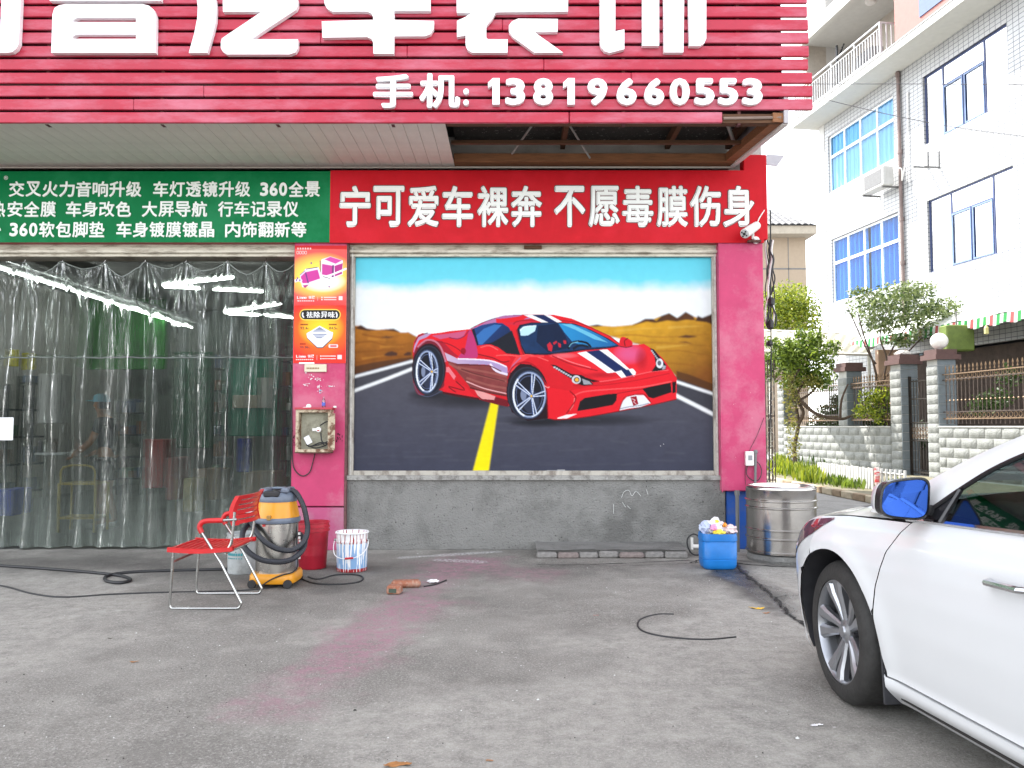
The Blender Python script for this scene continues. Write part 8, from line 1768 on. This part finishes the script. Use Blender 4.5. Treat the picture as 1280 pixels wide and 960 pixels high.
for Y in (aY0+.1, 20.5, aY1-.1): m = MB(); m.tube([AW(Y, .05, 4.0), AW(Y, 1.5, 4.7)], .025, 6); part('support', m, MATS['pipe_grey'], aw)
# planter box on a ledge, hanging lamp
yp_ = 20.2; c_ = P(1201, 422, yp_); m = MB(); m.bbox_bevel((c_.x-.35, yp_, c_.z-.33), (c_.x+.36, yp_+.4, c_.z+.33), .03); solo('meter_cabinet', m, mat('lime_box', (.12, .17, .03), .6, var=.25, scale=5), 'lime green box hanging under the awning behind the globe lamp', 'box')
m = MB(); q_ = P(1201, 405, yp_); m.tube([q_+Vector((0, .2, 0)), q_+Vector((0, .2, .35))], .02, 6); solo('hanger', m, MATS['pipe_grey'], 'short rod holding the lime green box to the awning', 'rod')
m = MB(); p = P(1233, 413, 18.6); m.lathe([(.01, .12), (.05, .06), (.05, -.08), (0, -.1)], p, 10); m.tube([p+Vector((0, 0, .12)), p+Vector((0, 0, .4))], .006, 4); solo('hanging_lamp', m, mat('amber_lamp', (.55, .5, .2), .3), 'tiny yellowish lamp hanging under the awning', 'lamp')
# window grille of the ground floor
e = empty('window_grille', FP(18, 2.2, 1.5), 'pale barred grille in the dark ground floor under the awning', 'grille', rz=rzF)
for k in range(22): m = MB(); Y = 15.6+k*.16; m.tube([FP(Y, 2.2, 1.4), FP(Y, 2.2, 3.45)], .012, 4); part('bar', m, mat('grille_pale', (.45, .46, .40), .6), e)
for z in (1.4, 2.4, 3.45): part('rail', fbox(MB(), 15.6, 19.0, 2.19, 2.21, z, z+.03), MATS['grille_pale'], e)
m = MB(); a = P(1083, 440, 25); m.bb((a.x, 24.2, 0), (a.x+.9, 24.4, P(1083, 437, 24.2).z)); solo('peach_wall', m, mat('peach', (.62, .42, .30), .8), 'peach coloured end wall under the awning beside the carport', 'wall')
# carport
cp_ = empty('carport', (9.5, 25.5, 3.6), 'pale corrugated carport roof behind the small tree', 'carport')
q = [P(950, 437, 23.6), P(1088, 441, 23.6), P(1110, 419, 28.5), P(950, 413, 28.5)]
m = MB(); m.grid(lambda u, v: (q[0].lerp(q[1], u)).lerp(q[3].lerp(q[2], u), v)+Vector((0, 0, .03*math.sin(u*70))), 120, 4); part('sheet', m, mat('carport_sheet', (.34, .32, .25), .6, var=.2, scale=3), cp_, recalc=False)
m = MB(); m.tube([q[0]+Vector((0, 0, -.05)), q[1]+Vector((0, 0, -.05))], .05, 4); m.tube([q[3], q[2]], .05, 4); part('edge_beam', m, mat('beam_white', (.7, .68, .62), .6), cp_)
for px in (962, 1086): a = P(px, 440, 23.7); m = MB(); m.tube([(a.x, 23.7, 0), (a.x, 23.7, a.z)], .05, 8); part('post', m, MATS['beam_white'], cp_)
# rusty lane gate by the shop corner
lg = empty('lane_gate', (XR+.35, 13.2, 0), 'rusty brown folded iron gate just beside the pink shop corner', 'gate')
for k in range(7): a = P(957.5+1.9*k, 560, 13.2); m = MB(); m.tube([(a.x, 13.2+.06*(k % 2), .05), (a.x, 13.2+.06*(k % 2), PZ(450, 13.2))], .010, 5); part('bar', m, iron, lg)
for y in (455, 470, 520, 560, 600): z = PZ(y, 13.2); m = MB(); m.tube([P(957.5, y, 13.2), P(969, y, 13.2)], .01, 4); part('rail', m, gold if y in (470, 560) else iron, lg)
m = MB()
for k in range(8):
    c_ = P(963, 478+17*k, 13.18); m.tube([c_+Vector((.06*math.cos(t), 0, .09*math.sin(t))) for t in np.linspace(0, 2*PI, 9)[:-1]], .008, 4, closed=True)
part('scrollwork', m, mat('scroll_pale', (.4, .36, .3), .6), lg)['kind'] = 'stuff'
# far house with tiled roof
fy = 42.0; h0 = P(945, 430, fy); fh_ = empty('far_house', (P(980, 500, fy).x, fy, 0), 'beige panelled house with a grey tiled hip roof far behind the lane', 'house')
X0, X1 = P(930, 300, fy).x, P(1007, 300, fy).x; Zw = P(980, 297, fy).z
m = MB(); m.bb((X0, fy, 0), (X1, fy+8, Zw)); part('wall', m, mat('house_beige', (.36, .29, .22), .8, var=.05), fh_)
for a_ in (985,): m = MB(); x_ = P(a_, 300, fy).x; m.bb((x_-.02, fy-.012, 0), (x_+.02, fy-.001, Zw)); part('panel_joint', m, MATS['pipe_grey'], fh_)
m = MB(); z_ = P(980, 336, fy).z; m.bb((X0, fy-.012, z_-.04), (X1, fy-.0012, z_+.04)); part('panel_joint', m, MATS['pipe_grey'], fh_)
ev = P(1022, 288, fy-1.0); m = MB(); m.bb((X0-1, fy-.9, Zw), (ev.x, fy+8.9, Zw+.42)); part('eaves', m, mat('eaves_beige', (.40, .36, .30), .8), fh_)
rt = mat('roof_tile', (.16, .16, .165), .7, var=.3, scale=3)
zE = Zw+.425; ap = P(930, 262, fy+3).z
n_ = 7
for r in range(n_):
    for k in range(26):
        u0 = r/n_; x0 = X0-1+k*.34; xr2 = ev.x-(ev.x-X0)*.55*u0
        if x0+.3 > xr2: continue
        yy = fy-1.0+3.6*u0; z_ = zE+(ap-zE)*u0
        if 'tile' not in GL:
            t_ = MB(); t_.grid(lambda u, v: (.34*u, .62*v, .07*math.sin(PI*u)+.30*v*(ap-zE)/3.6*2), 5, 1); GL['tile'] = mesh(t_, 'roof_tile', rt, True, recalc=False)
        link('roof_tile', GL['tile'], fh_, WM[fh_.name].inverted() @ Matrix.Translation((x0, yy, z_+.02)))
m = MB(); m.add([(X0-1, fy-1, zE), (ev.x, fy-1, zE), (X0+2, fy+3.5, ap), (X0-1, fy+3.5, ap), (ev.x, fy+9, zE), (X0-1, fy+9, zE)], [(0, 1, 2, 3), (1, 4, 2), (2, 4, 5, 3)]); part('roof', m, rt, fh_, recalc=False)
# overhead wires
for pts, lab in ((((1015, 105, 19), (1150, 105, 18), (1290, 106, 17)), 'upper overhead wire crossing before the white building, nearly level'), (((1030, 124, 19), (1115, 144, 18.4), (1200, 160, 17.6), (1290, 172, 17)), 'lower overhead wire sagging to the right before the white building')):
    m = MB(); m.tube(cr_pts([P(*p) for p in pts], 8), .009, 5); solo('overhead_wire', m, mat('wire_grey', (.12, .12, .13), .6), lab, 'wire')
# the second car, in the yard
c2_ = copy_tree(car); c2_.location = FP(14.9, 1.25, 0); c2_.rotation_euler = (0, 0, math.atan2(fd.y, fd.x)); c2_['label'] = 'white car parked in the yard behind the long railing'
